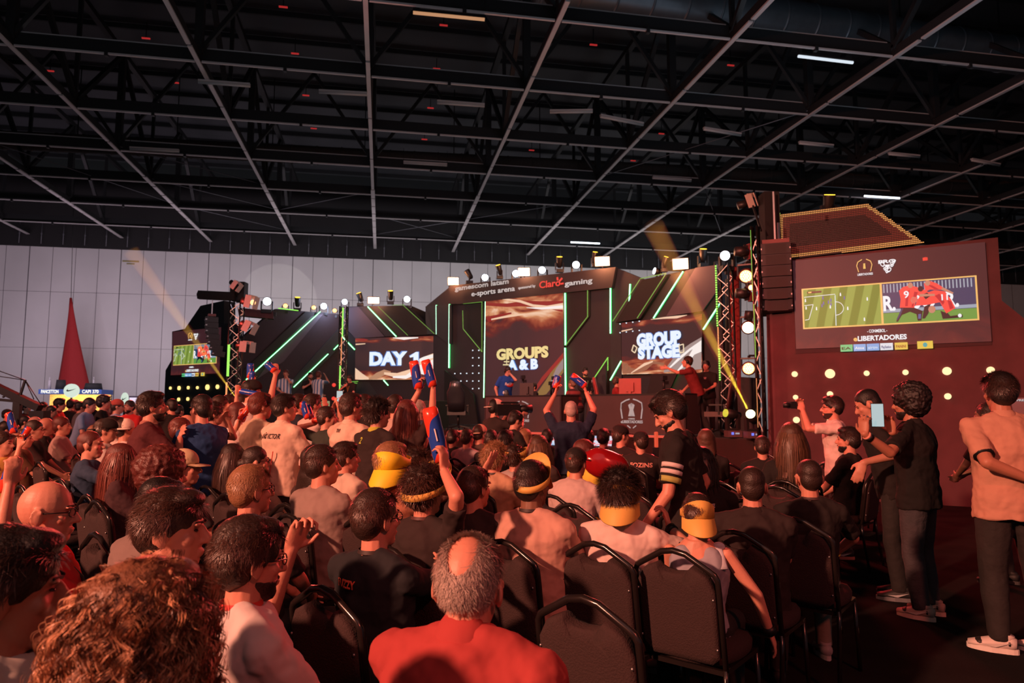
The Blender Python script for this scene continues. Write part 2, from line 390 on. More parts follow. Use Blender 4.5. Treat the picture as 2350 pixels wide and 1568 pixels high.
def booth():
    Y = 40.0
    A = atY(92, 905, Y); B = atY(236, 905, Y)
    o = thing('food_booth', 'low food booth with blue sign band and warm lit brick front', 'booth', (A.x, Y, 0))
    zt = atY(160, 894, Y).z; zb = atY(160, 905, Y).z
    mbk = bpy.data.materials.new('booth_brick'); mbk.use_nodes = True; nt = mbk.node_tree; bs = nt.nodes['Principled BSDF']
    br = nt.nodes.new('ShaderNodeTexBrick'); br.inputs['Color1'].default_value = (.55, .36, .15, 1); br.inputs['Color2'].default_value = (.42, .26, .10, 1); br.inputs['Mortar'].default_value = (.12, .07, .03, 1); br.inputs['Scale'].default_value = 3.5
    tc = nt.nodes.new('ShaderNodeTexCoord'); mp = nt.nodes.new('ShaderNodeMapping'); mp.inputs['Rotation'].default_value = (math.pi/2, 0, 0); nt.links.new(tc.outputs['Object'], mp.inputs[0]); nt.links.new(mp.outputs[0], br.inputs[0]); nt.links.new(br.outputs[0], bs.inputs['Base Color'])
    MB().box(((A.x+B.x)/2, Y+1.2, zb/2), (B.x-A.x, .2, zb)).build('brick_wall', mbk, o)
    MB().box(((A.x+B.x)/2, Y+.6, (zt+zb)/2), (B.x-A.x, 1.6, zt-zb)).build('sign_band', mat('booth_blue', (.03, .09, .35), .5, nz=.2), o)
    MB().box(((A.x+B.x)/2, Y+.1, .55), (B.x-A.x, .6, 1.1)).build('counter', mat('booth_wood', (.20, .12, .06), .6, nz=.3), o)
    MB().box(((A.x+B.x)/2, Y+.1, 1.14), (B.x-A.x, .7, .05)).build('worktop', glow('counter_glow', (.8, .95, 1), .7), o)
    for (pa, pb, tx) in ((94, 134, 'PANCETTON'), (188, 226, 'CAPI 370')):
        P = atY(pa, 902.5, Y-.22); Q = atY(pb, 902.5, Y-.22)
        text(tx, 'lettering', glow('booth_letters', (1, .95, .8), 1.3), o, P, (1, 0, 0), (0, 0, 1), .17, Q.x-P.x, bold=.03)
    lamp('booth_lamp', 'AREA', ((A.x+B.x)/2, Y+.2, zb-.1), ((A.x+B.x)/2, Y+1.3, 1.2), (1, .62, .22), 130, 3, .3)
    for px, py, h, r in ((113, 893, .5, .16), (139, 893, .52, .5), (214, 893, .35, .9), (214, 892, .55, .08)):
        P = atY(px, py, Y+.6)
        q = MB().cyl((P.x, P.y, zt), (P.x, P.y, zt+h), r*.5, r*.42, n=14)
        if r < .2: q.cyl((P.x, P.y, zt+h), (P.x, P.y, zt+h+.15), r*.25, n=10)
        q = q.build('display_pot', M_BLACKM if r > .2 else mat('pale_pot', (.4, .38, .4), .6, nz=.2))
        tag(q, {113: 'pale bottle shaped display on the food booth roof, left end', 139: 'round dark display drum on the food booth roof', 214: ('wide low dark display drum on the booth roof, right end' if r > .2 else 'slim pale bottle display standing on the booth roof, right end')}[px], 'display')
    return zt
booth()
def round_sign(px, py, Y, rw, rh, label):
    P = atY(px, py, Y)
    o = thing('round_sign', label, 'sign', (P.x, P.y, P.z-rh)); n = 28
    pts = [P+V((rw*math.cos(2*math.pi*k/n), 0, rh*math.sin(2*math.pi*k/n))) for k in range(n)]
    MB().poly(pts, (0, .15, 0)).build('face', glow('sign_face', (.85, 1, .85), .75), o)
    sw = [(-.62, -.02), (-.5, .18), (-.36, .30), (-.46, .12), (-.3, .06), (.7, .30), (-.25, -.10), (-.5, -.12)]
    MB().poly([P+V((rw*a, -.02, rh*c)) for a, c in sw], (0, .01, 0)).build('swoosh', M_BLACKM, o)
    MB().box((P.x, P.y+.1, (P.z-rh)/2), (.08, .08, max(.1, P.z-rh))).build('post', M_BLACK, o)
round_sign(163, 897, 39.6, .36, .36, 'round glowing white sign with dark swoosh at the booth front')
round_sign(285, 917, 37.0, .16, .34, 'narrow turned round glowing sign with swoosh right of the booth')
P = atY(308, 925, 38.0); o = MB().box((P.x, 38, P.z/2+.1), (.5, .08, P.z+.5)).build('menu_totem', mat('totem_dark', (.05, .03, .06), .5, nz=.2)); tag(o, 'small lit menu panel beside the narrow round sign', 'sign'); MB().box((P.x, 37.94, P.z+.1), (.42, .03, .34)).build('lit_page', glow('menu_page', (.95, .8, 1), .9), o)
# camera crane on the far left
def crane():
    o = thing('camera_crane', 'black camera crane arm with guy wires reaching over the left seats', 'camera crane', at(20, 937, 13)*1)
    o['_o'] = tuple(o.location)
    D = 13
    a, e = at(-30, 878, D), at(92, 937, D)
    MB().bar(a, e, .16, .13).build('arm', M_BLACK, o)
    b = MB(); b.bar(at(-30, 915, D), at(80, 925, D), .05)
    for i in range(6): t = i/6; b.bar(at(-30+110*t, 905+22*t, D), at(-20+110*t, 890+42*t, D), .03)
    b.build('lattice', M_BLACK, o)
    m = MB().bar(at(45, 912, D), at(58, 872, D), .035); m.build('mast', M_BLACK, o)
    b = MB()
    for p in ((-40, 838), (-40, 858), (95, 930), (78, 917)): b.cyl(at(58, 873, D), at(p[0], p[1], D), .009, n=5)
    b.build('guy_wire', M_BLACK, o)
    g = at(40, 937, D); b = MB()
    for dx, dy in ((-.5, -.4), (.5, -.4), (0, .6)): b.bar(V((g.x, g.y, g.z-.1)), V((g.x+dx, g.y+dy, 0)), .05)
    b.bar(V((g.x, g.y, g.z+.25)), V((g.x, g.y, .5)), .12); b.build('tripod', M_BLACK, o)
    h = at(92, 940, D); MB().box(h-V((0, 0, .15)), (.25, .3, .25)).build('camera_head', M_BLACK, o)
crane()
# ---------------------------------------------------------------- the stage
PC = (22.5, .77); PR = (23.07, .95); PD = (24.25, .2); PL = (30.74, -.835); PW = (15.1, .56); PT = (19.17, .6); PLIP = (16.6, .775)
ZD = 1.0
def nrm(pl):                                                    # unit normal of an upright plane, away from the seats
    n = (HD+RGT*pl[1]); return n.normalized()
def along(pl): n = nrm(pl); return V((n.y, -n.x, 0))
def pts_on(pts, pl, fwd=0.0):
    r = []
    for p in pts:
        q = onpz(p[0], p[2], pl) if p[1] == 'z' else onp(p[0], p[1], pl)
        r.append(q-nrm(pl)*fwd)
    return r
def panel(name, pts, pl, th, m, parent=None, fwd=0.0, back=False):
    P = pts_on(pts, pl, fwd); b = MB().poly(P, nrm(pl)*th); return b.build(name, m, parent)
def tube_on(name, a, c, pl, m, parent, r=.022, fwd=.06):
    A, B = pts_on([a, c], pl, fwd); return MB().tube([A, B], r, n=8).build(name, m, parent)
def dots_on(name, rows, pl, m, parent, r=.012, fwd=.03):
    b = MB(); n_ = nrm(pl)
    for (a, c, k) in rows:
        A, B = pts_on([a, c], pl, fwd)
        for i in range(k):
            p = A.lerp(B, i/max(1, k-1)); b.box(p, (r*2, r*2, r*2))
    return b.build(name, m, parent)
m_fac = mat('facade_dark', (.034, .030, .036), .75, nz=.2, nscale=2)
m_facb = mat('facade_black', (.010, .011, .011), .6, nz=.2)
m_mauve = mat('facade_mauve', (.105, .082, .105), .75, nz=.12, nscale=2)
m_slate = mat('facade_slate', (.035, .040, .044), .7, nz=.15)
m_grn = glow('led_tube_green', (.10, .95, .22), 2.3)
m_grc = glow('led_tube_core', (.45, 1, .60), 3.0)
m_gdot = glow('led_dot_green', (.35, 1, .12), 1.1)
m_wdot = glow('led_dot_white', (.8, .9, 1), 1.1)
m_rdot = glow('led_dot_warm', (1, .35, .12), 1.2)
def gtube(a, c, pl, parent, r=.024):
    A, B = pts_on([a, c], pl, .07); o = MB().tube([A, B], r, n=8).build('led_tube', m_grn, parent)
    MB().tube([A-nrm(pl)*r*.75, B-nrm(pl)*r*.75], r*.55, n=6).build('light_core', m_grc, o)
def smat(key, base, hot, bands, s=1.0, sx=1.5, sz=9.0, seed=0.0, scl=1.0):
    """picture shown by an LED wall: dark ground with drifting gold silk"""
    m = bpy.data.materials.new(key); m.use_nodes = True; nt = m.node_tree; bs = nt.nodes['Principled BSDF']; L = nt.links.new
    tc = nt.nodes.new('ShaderNodeTexCoord'); mp = nt.nodes.new('ShaderNodeMapping'); mp.inputs['Scale'].default_value = (sx, sx, sz); mp.inputs['Location'].default_value = (seed, seed, seed)
    mp.inputs['Rotation'].default_value = (0, .25, 0)
    L(tc.outputs['Generated'], mp.inputs[0]); n = nt.nodes.new('ShaderNodeTexNoise'); n.inputs['Scale'].default_value = scl; n.inputs['Detail'].default_value = 5; n.inputs['Distortion'].default_value = 1.2
    L(mp.outputs[0], n.inputs['Vector']); sp = nt.nodes.new('ShaderNodeSeparateXYZ'); L(tc.outputs['Generated'], sp.inputs[0])
    r2 = nt.nodes.new('ShaderNodeValToRGB'); e = r2.color_ramp.elements
    e[0].position = bands[0][0]; e[0].color = (bands[0][1],)*3+(1,); e[1].position = bands[-1][0]; e[1].color = (bands[-1][1],)*3+(1,)
    for p, v_ in bands[1:-1]: q = e.new(p); q.color = (v_, v_, v_, 1)
    L(sp.outputs['Z'], r2.inputs[0]); mu = nt.nodes.new('ShaderNodeMath'); mu.operation = 'MULTIPLY'; L(r2.outputs[0], mu.inputs[0]); L(n.outputs['Fac'], mu.inputs[1])
    r = nt.nodes.new('ShaderNodeValToRGB'); e = r.color_ramp.elements; e[0].position = .30; e[0].color = (*base, 1); e[1].position = .78; e[1].color = (1.0, .75, .55, 1)
    for p, c in hot: q = e.new(p); q.color = (*c, 1)
    L(mu.outputs[0], r.inputs[0]); L(r.outputs[0], bs.inputs['Emission Color']); bs.inputs['Emission Strength'].default_value = s
    bs.inputs['Base Color'].default_value = (.01, .01, .01, 1); bs.inputs['Roughness'].default_value = .5
    return m
HOT = [(.40, (.13, .015, .012)), (.50, (.34, .07, .03)), (.60, (.62, .26, .12))]
BASE = (.050, .018, .020)
m_scC = smat('screen_centre_picture', BASE, HOT, [(0, .75), (.10, .35), (.25, .1), (.60, .15), (.74, .75), (.86, 1.15), (.95, 1.15), (1, .7)], sx=1.6, sz=7)
m_scD = smat('screen_left_picture', (.040, .016, .018), HOT, [(0, 1.2), (.18, .8), (.30, .25), (.80, .2), (.92, .95), (1, .7)], seed=3.1, sx=2, sz=5)
m_scG = smat('screen_right_picture', (.018, .012, .014), HOT, [(0, 1.25), (.25, 1.0), (.42, .2), (.80, .2), (.92, .8), (1, .7)], seed=5.3, sx=2, sz=5)
m_txt = glow('screen_text_white', (.78, .90, 1), 1.0); m_txtb = glow('screen_text_blue', (.10, .30, .80), .8); m_txty = glow('screen_text_yellow', (.90, .72, .30), .9)
m_silk = glow('silk_light', (.95, .62, .42), .9)
m_silkr = glow('silk_red', (.30, .022, .018), .9)
m_silkw = glow('silk_white', (.95, .88, .84), .95)

# deck
def poly_xy(pts, z0, z1, m, name):
    b = MB(); b.poly([V((p.x, p.y, z0)) for p in pts], (0, 0, z1-z0)); return b.build(name, m)
lipR = onpz(1757, ZD, PLIP); lipL = onpz(760, ZD, PLIP)
m_deck = mat('deck_top', (.022, .018, .019), .35, nz=.3, nscale=3)
far = CF(-2, 30); bR = lipR+nrm(PLIP)*4.0
lW = onpz(540, ZD, PL)-nrm(PL)*.2; lW2 = CF(-8.2, 20.2)
deck = poly_xy([lipR, lipL, CF(-6.6, 20.6), CF(-9.6, 23.4), CF(-8.5, 27), CF(-2, 27.5), CF(3.5, 22), bR], .06, ZD-.02, m_deck, 'stage_deck')
tag(deck, 'raised black stage deck under the lit facade', 'stage')
b = MB(); b.poly([lipR+V((0, 0, -ZD)), lipL+V((0, 0, -ZD)), lipL+V((0, 0, -.03)), lipR+V((0, 0, -.03))], -nrm(PLIP)*-.05)
b.build('front_skirt', mat('skirt_red_felt', (.16, .035, .035), .85, nz=.2, nscale=4), deck)
A, B = onpz(1050, ZD-.03, PLIP)-nrm(PLIP)*.03, onpz(1570, ZD-.03, PLIP)-nrm(PLIP)*.03
MB().bar(A, B, .04, .05).build('lip_strip', glow('lip_red', (1, .10, .06), .75), deck)

# centre facade
cf = thing('stage_facade', 'dark centre stage facade with name lettering and tall screen', 'stage facade', onpz(1200, ZD, PC))
ZB = ('z', ZD)
panel('back_board', [(979, 702), (1033, 658), (1419, 617), (1480, 642), (1480, 'z', ZD), (979, 'z', ZD)], PC, .35, m_fac, cf)
panel('header', [(1036, 658), (1419, 615), (1410, 662), (1062, 699), (1040, 699)], PC, .12, mat('header_dark', (.028, .023, .027), .7, nz=.1), cf, .16)
panel('window_panel', [(1069, 700), (1114, 696), (1114, 806), (1069, 754)], PC, .05, m_facb, cf, .06)
panel('window_panel', [(1302, 670), (1356, 664), (1356, 726), (1302, 797)], PC, .05, m_facb, cf, .06)
panel('side_panel', [(981, 704), (1003, 702), (1040, 700), (1040, 790), (1033, 790), (1005, 768), (981, 768)], PC, .06, m_slate, cf, .1)
panel('foot_wedge', [(1033, 850), (1099, 905), (1110, 'z', ZD), (1033, 'z', ZD)], PC, .06, m_facb, cf, .3)
panel('foot_wedge', [(1362, 905), (1402, 835), (1402, 'z', ZD), (1340, 'z', ZD)], PC, .06, m_slate, cf, .3)
for a, c in (((1005, 701), (1005.5, 768)), ((1035, 699), (1034, 845)), ((1118, 690), (1114, 913)), ((1300, 671), (1301, 793)), ((1300, 799), (1302, 'z', ZD)), ((1404, 657), (1404, 766)), ((1449, 653), (1447, 694))):
    gtube(a, c, PC, cf, .028)
dots_on('led_dots', [((1070, 698), (1112, 694), 22), ((1068, 715), (1069, 755), 16), ((1070, 757), (1112, 808), 34), ((1112, 696), (1112, 806), 40), ((1354, 668), (1354, 727), 26), ((1354, 728), (1304, 793), 34), ((1305, 668), (1354, 664), 20)], PC, mat('led_dot_dim', (.02, .02, .02), .5, emit=.5, ec=(.35, .8, .12)), cf, .012, .14)
dots_on('led_dots', [((1050, 858), (1105, 857), 5), ((1064, 875), (1105, 875), 4), ((1077, 893), (1105, 892), 3), ((1091, 805), (1105, 805), 2), ((1091, 822), (1105, 822), 2), ((1091, 840), (1105, 840), 2)], PC, m_wdot, cf, .018, .14)
def screen(nm, label, pts, pl, m, fwd=.12):
    P = pts_on(pts, pl, fwd); o = thing('led_screen', label, 'screen', (P[0]+P[1])/2*1.0)
    o['_o'] = tuple(o.location)
    MB().poly(pts_on([(p[0], p[1]) + tuple(p[2:]) for p in pts], pl, fwd), nrm(pl)*.10).build('cabinet', M_BLACK, o)
    MB().poly(pts_on(pts, pl, fwd+.012), nrm(pl)*.010).build('picture', m, o)
    return o
def ribbon(pl, pts, fwd, m, o, name='silk_streak'):
    """pts: (px, py_top, py_bottom) along the streak"""
    U = [(p[0], p[1]) for p in pts]+[(p[0], p[2]) for p in reversed(pts)]
    MB().poly(pts_on(U, pl, fwd), nrm(pl)*.004).build(name, m, o)
scC = screen('c', 'tall centre screen reading GROUPS A & B', [(1120, 688), (1298, 669), (1300, 'z', ZD), (1117, 'z', ZD)], PC, m_scC)
ribbon(PC, [(1121, 696, 703), (1170, 698, 706), (1210, 692, 704), (1250, 693, 706), (1298, 692, 718)], .15, m_silkr, scC)
ribbon(PC, [(1160, 686, 689), (1200, 690, 696), (1230, 700, 706), (1262, 703, 711), (1298, 697, 712)], .155, m_silk, scC)
ribbon(PC, [(1215, 707, 708), (1250, 707, 712), (1298, 702, 709)], .16, m_silkw, scC)
ribbon(PC, [(1134, 733, 736), (1165, 726, 731), (1190, 722, 727), (1225, 721, 722)], .155, m_silk, scC)
ribbon(PC, [(1160, 746, 755), (1145, 748, 752), (1128, 738, 741), (1122, 728, 732), (1180, 718, 722)][2:], .15, m_silkr, scC)
ribbon(PC, [(1232, 912, 913), (1260, 872, 905), (1280, 840, 880), (1299, 812, 855)], .15, mat('silk_olive', (.02, .02, .02), .5, emit=.8, ec=(.30, .17, .05)), scC)
ribbon(PC, [(1225, 905, 913), (1250, 866, 880), (1275, 838, 850), (1299, 810, 822)], .155, m_silkr, scC)
ribbon(PC, [(1268, 880, 882), (1283, 846, 868), (1299, 824, 846)], .158, mat('silk_pale', (.02, .02, .02), .5, emit=.8, ec=(.34, .26, .25)), scC)
def words(rows, pl, fwd, o, dx, m, bold=.07, mo=None):
    for body, x1, x2, yb1, yb2, cap in rows:
        A, B = pts_on([(x1, yb1), (x2, yb2)], pl, fwd); u = (B-A)
        T_ = onp(x1, yb1-cap, pl); h = T_.z-onp(x1, yb1, pl).z
        ul = V((u.x, u.y, 0)); 
        if mo is not None: text(body, 'lettering_rim', mo, o, A, ul, (0, 0, 1), h, ul.length, bold=bold+.05, ext=.003)
        text(body, 'lettering', m, o, A-nrm(pl)*.008, ul, (0, 0, 1), h, ul.length, bold=bold, ext=.003)
words([('GROUPS', 1147, 1266, 826, 822, 22)], PC, .17, scC, 0, m_txty, .08, glow('rim_dark', (.02, .01, .01), .1))
words([('A & B', 1172, 1242, 849, 848, 20)], PC, .17, scC, 0, m_txt, .08, m_txtb)
dgl = glow('logo_gold', (.9, .75, .4), .8)
b = MB(); 
for a, c in (((1164, 831), (1176, 831)), ((1170, 822), (1170, 838)), ((1162, 838), (1175, 838))): b.bar(*pts_on([a, c], PC, .17), .02, .04)
b.build('small_mark', dgl, scC)
# lettering on the header
m_let = glow('sign_letter_white', (1, .86, .82), .62); m_letr = glow('sign_letter_red', (1, .07, .05), .85)
def flat_words(body, x1, y1, x2, cap, m, bold=.03, outline=None):
    A = onp(x1, y1, PC)-nrm(PC)*.32; z = A.z; Bq = onp(x2, y1, PC)-nrm(PC)*.32; u = V((Bq.x-A.x, Bq.y-A.y, 0))
    h = onp(x1, y1-cap, PC).z-onp(x1, y1, PC).z
    slope = 0
    text(body, 'lettering', m, cf, A, u, (0, 0, 1), h, u.length, bold=bold*.6, outline=outline, ext=.006)
flat_words('gamescom latam', 1058, 670.5, 1181, 10, m_let, 0, .006)
flat_words('e-sports arena', 1096, 683, 1195, 11, m_let, .03)
flat_words('sponsored by', 1203, 667, 1242, 6, m_let, .02)
flat_words('Claro', 1251, 665, 1299, 15, m_letr, .04)
flat_words('gaming', 1309, 660, 1372, 11, m_let, .04)
b = MB()
for a, c in (((1300, 655), (1306, 654)), ((1292, 640), (1293, 647)), ((1303, 642), (1297, 649))): b.bar(*pts_on([a, c], PC, .32), .03, .05)
b.build('spark_mark', m_letr, cf)

# right facade
rf = thing('stage_facade', 'right stage facade with slanted black panels around a screen', 'stage facade', onpz(1540, ZD, PR))
panel('back_board', [(1480, 642), (1548, 626), (1655, 609), (1655, 'z', ZD), (1402, 'z', ZD), (1404, 762), (1420, 741)], PR, .35, m_fac, rf)
panel('slanted_panel', [(1480, 644), (1541, 631), (1475, 733), (1420, 741)], PR, .12, m_facb, rf, .15)
panel('slanted_panel', [(1600, 616), (1652, 609), (1652, 665), (1616, 715), (1533, 727)], PR, .05, m_mauve, rf, .10)
panel('dark_stripe', [(1577, 622), (1600, 617), (1533, 728), (1512, 730)], PR, .05, m_fac, rf, .08)
panel('side_panel', [(1404, 762), (1428, 741), (1430, 'z', ZD), (1404, 'z', ZD)], PR, .05, m_slate, rf, .07)
panel('foot_wedge', [(1500, 858), (1560, 856), (1500, 'z', ZD), (1470, 'z', ZD)], PR, .05, m_facb, rf, .12)
for a, c in (((1571, 624), (1503, 731)), ((1655, 698), (1617, 757)), ((1429, 829), (1404, 873)), ((1560, 853), (1528, 895)), ((1523, 884), (1497, 899))): gtube(a, c, PR, rf, .026)
dots_on('led_dots', [((1481, 646), (1420, 739), 60), ((1541, 632), (1476, 732), 60), ((1483, 643), (1541, 631), 30)], PR, MATS['led_dot_dim'], rf, .010, .30)
dots_on('led_dots', [((1404, 822), (1365, 880), 26), ((1404, 822), (1404, 850), 10)], PR, m_gdot, rf, .012, .2)
dots_on('led_dots', [((1432, 745), (1476, 739), 4), ((1432, 765), (1476, 760), 4)], PR, m_wdot, rf, .014, .2)
scG = screen('g', 'right stage screen reading GROUP STAGE', [(1432, 742), (1616, 722), (1617, 856), (1433, 860)], PR, m_scG)
words([('GROUP', 1469, 1571, 796, 788, 26), ('STAGE', 1472, 1568, 824, 817, 25)], PR, .17, scG, 0, m_txt, .09, m_txtb)
b = MB()
for q in ([(1458, 806), (1462, 793), (1470, 799), (1465, 811)], [(1566, 794), (1576, 791), (1577, 809), (1568, 811)]):
    for i in range(4): b.bar(*pts_on([q[i], q[(i+1) % 4]], PR, .18), .02, .025)
b.build('diamond_mark', glow('diamond', (.95, .75, .5), .9), scG)
ribbon(PR, [(1435, 832, 858), (1455, 845, 858), (1470, 848, 857), (1490, 834, 850), (1505, 829, 836), (1530, 834, 838)], .15, glow('silk_bronze', (.32, .13, .07), .9), scG)
ribbon(PR, [(1455, 856, 858), (1485, 834, 841), (1505, 829, 832)], .155, m_silk, scG)
ribbon(PR, [(1530, 852, 856), (1560, 812, 850), (1590, 790, 850), (1616, 775, 848)], .15, glow('silk_grey', (.34, .27, .25), .95), scG)
ribbon(PR, [(1540, 846, 850), (1565, 820, 828), (1590, 800, 806), (1616, 782, 790)], .155, m_silkw, scG)
ribbon(PR, [(1560, 852, 855), (1585, 822, 836), (1600, 796, 815), (1616, 790, 808)], .158, m_silkw, scG)
ribbon(PR, [(1500, 734, 735), (1530, 729, 733), (1560, 726, 732), (1583, 724, 725)], .15, m_silk, scG)
ribbon(PR, [(1433, 760, 763), (1458, 755, 757)], .15, m_silk, scG)
b = MB(); P0 = pts_on([(1444, 843)], PR, .17)[0]; u = along(PR)
for k in range(12): a0 = k*math.pi/6; a1 = a0+math.pi/6; b.bar(P0+u*(.08*math.cos(a0))+V((0, 0, .10*math.sin(a0))), P0+u*(.08*math.cos(a1))+V((0, 0, .10*math.sin(a1))), .02)
b.build('ring_mark', MATS['silk_bronze'], scG)

# left facade with DAY 1
df = thing('stage_facade', 'left stage facade with slanted panels above the DAY 1 screen', 'stage facade', onpz(900, ZD, PD))
panel('back_board', [(785, 704), (934, 701), (1003, 768), (1031, 791), (1031, 'z', ZD), (785, 'z', ZD)], PD, .35, mat('facade_plum', (.042, .031, .038), .75, nz=.15), df)
panel('slanted_panel', [(789, 707), (824, 705), (884, 773), (817, 777), (789, 748)], PD, .05, m_mauve, df, .06)
panel('slanted_panel', [(875, 706), (931, 702), (1003, 768), (941, 771)], PD, .10, m_facb, df, .12)
panel('dark_stripe', [(824, 705), (846, 704), (912, 772), (886, 773)], PD, .05, m_fac, df, .07)
panel('side_panel', [(787, 750), (817, 777), (818, 'z', ZD), (787, 'z', ZD)], PD, .05, m_fac, df, .05)
panel('foot_wedge', [(818, 876), (848, 876), (874, 912), (874, 'z', ZD), (818, 'z', ZD)], PD, .05, m_slate, df, .1)
panel('foot_panel', [(848, 876), (1000, 874), (1030, 905), (1030, 'z', ZD), (880, 'z', ZD)], PD, .05, m_fac, df, .08)
for a, c in (((846, 705), (911, 773)), ((787, 773), (816, 803)), ((999, 862), (1028, 894)), ((882, 873), (893, 885)), ((1030, 792), (1031, 845))): gtube(a, c, PD, df, .026)
dots_on('led_dots', [((875, 707), (941, 771), 44), ((931, 703), (1002, 768), 46), ((908, 703), (934, 702), 12)], PD, MATS['led_dot_dim'], df, .011, .28)
dots_on('led_dots', [((813, 877), (826, 876), 6), ((814, 880), (824, 880), 5), ((816, 884), (822, 884), 3)], PD, m_gdot, df, .010, .2)
scD = screen('d', 'left stage screen reading DAY 1', [(819, 778), (997, 772), (997, 872), (818, 872)], PD, m_scD)
words([('DAY', 852, 938, 838, 837, 27)], PD, .17, scD, 0, m_txt, .08, m_txtb)
ONE = [(944, 818), (958, 809), (964, 809), (964, 838), (953, 838), (953, 820), (945, 822)]
MB().poly(pts_on([(x+(1.5 if x > 955 else -1.5), y+(1 if y > 830 else -1)) for x, y in ONE], PD, .17), nrm(PD)*.004).build('numeral_rim', m_txtb, scD)
MB().poly(pts_on(ONE, PD, .18), nrm(PD)*.004).build('numeral', m_txt, scD)
ribbon(PD, [(819, 845, 871), (835, 858, 871), (850, 868, 871)], .15, m_silk, scD)
ribbon(PD, [(850, 869, 872), (868, 856, 871), (885, 849, 862), (900, 853, 858)], .15, glow('silk_tan', (.50, .25, .14), .9), scD)
ribbon(PD, [(885, 855, 860), (915, 857, 868), (945, 848, 862), (970, 822, 848), (997, 812, 838)], .152, m_silk, scD)
ribbon(PD, [(905, 864, 868), (935, 862, 870), (965, 840, 858), (997, 826, 866)], .155, m_silkw, scD)
ribbon(PD, [(955, 830, 835), (975, 820, 828), (997, 814, 822)], .16, m_silkw, scD)
ribbon(PD, [(905, 776, 777), (930, 775, 781), (963, 775, 777)], .15, m_silkw, scD)
ribbon(PD, [(820, 779, 783), (840, 779, 784), (848, 780, 781)], .15, m_silkr, scD); ribbon(PD, [(820, 790, 793), (842, 789, 791)], .152, m_silk, scD)
o = panel('roof_block', [(944, 702), (977, 716), (977, 780), (944, 780)], (25.6, .2), .3, m_facb); tag(o, 'small black block standing between the left and centre facades', 'scenery block')
# left wing
lf = thing('stage_facade', 'left wing stage facade crossed by two long diagonal light tubes', 'stage facade', onpz(660, ZD, PL))
panel('back_board', [(633, 709), (785, 722), (785, 'z', ZD), (541, 'z', ZD), (541, 789)], PL, .35, mat('wing_plum', (.042, .030, .037), .75, nz=.15), lf)
panel('slanted_panel', [(700, 716), (722, 718), (565, 868), (545, 880), (545, 862)], PL, .04, m_facb, lf, .05)
panel('slanted_panel', [(785, 745), (785, 790), (672, 905), (640, 905)], PL, .04, m_slate, lf, .05)
panel('slanted_panel', [(690, 730), (740, 722), (650, 830), (590, 870)], PL, .03, m_mauve, lf, .03)
for a, c in (((733, 716), (563, 872)), ((751, 813), (672, 889)), ((777, 790), (764, 803))): gtube(a, c, PL, lf, .022)
dots_on('led_dots', [((636, 709), (680, 714), 26)], PL, m_gdot, lf, .014, .15)
for px, py in ((763, 884), (762, 915)):
    P, = pts_on([(px, py)], PL, .12); b = MB().ell(P, (.07, .03, .07)); b.build('round_lamp', glow('red_button', (1, .06, .04), .9), lf)

# ---- side screens (the same wall built twice: near right, far left)
m_vid = None
def pitch_mat():
    m = bpy.data.materials.new('pitch_picture'); m.use_nodes = True; nt = m.node_tree; bs = nt.nodes['Principled BSDF']; L = nt.links.new
    tc = nt.nodes.new('ShaderNodeTexCoord'); w_ = nt.nodes.new('ShaderNodeTexWave'); w_.wave_type = 'BANDS'; w_.bands_direction = 'X'; w_.inputs['Scale'].default_value = 1.5; w_.inputs['Distortion'].default_value = .3
    mp = nt.nodes.new('ShaderNodeMapping'); mp.inputs['Rotation'].default_value = (0, -.12, 0); L(tc.outputs['Generated'], mp.inputs[0]); L(mp.outputs[0], w_.inputs['Vector'])
    r = nt.nodes.new('ShaderNodeValToRGB'); r.color_ramp.elements[0].position = .42; r.color_ramp.elements[1].position = .58; r.color_ramp.elements[0].color = (.16, .24, .035, 1); r.color_ramp.elements[1].color = (.28, .38, .075, 1)
    L(w_.outputs['Fac'], r.inputs[0]); L(r.outputs[0], bs.inputs['Emission Color']); bs.inputs['Emission Strength'].default_value = .95; bs.inputs['Base Color'].default_value = (.02, .02, .02, 1)
    return m
M_PITCH = pitch_mat()
m_white = glow('pic_white', (.95, .97, 1), .9); m_gold = glow('pic_gold', (.95, .55, .16), .9); m_redp = glow('pic_red', (1, .08, .06), .9)
m_navy = glow('pic_navy', (.02, .05, .12), .9); m_dk = glow('pic_dark', (.012, .012, .02), .6); m_skin = glow('pic_skin', (.65, .28, .18), .8); m_blue = glow('pic_blue', (.05, .12, .45), .8); m_grass = glow('pic_grass', (.13, .34, .06), .9)
m_sfield = smat('side_screen_field', (.050, .014, .018), [(.5, (.12, .02, .02)), (.65, (.25, .12, .03))], [(0, .9), (.25, .6), (.35, .3), (1, .2)], .9, sx=3, sz=3)
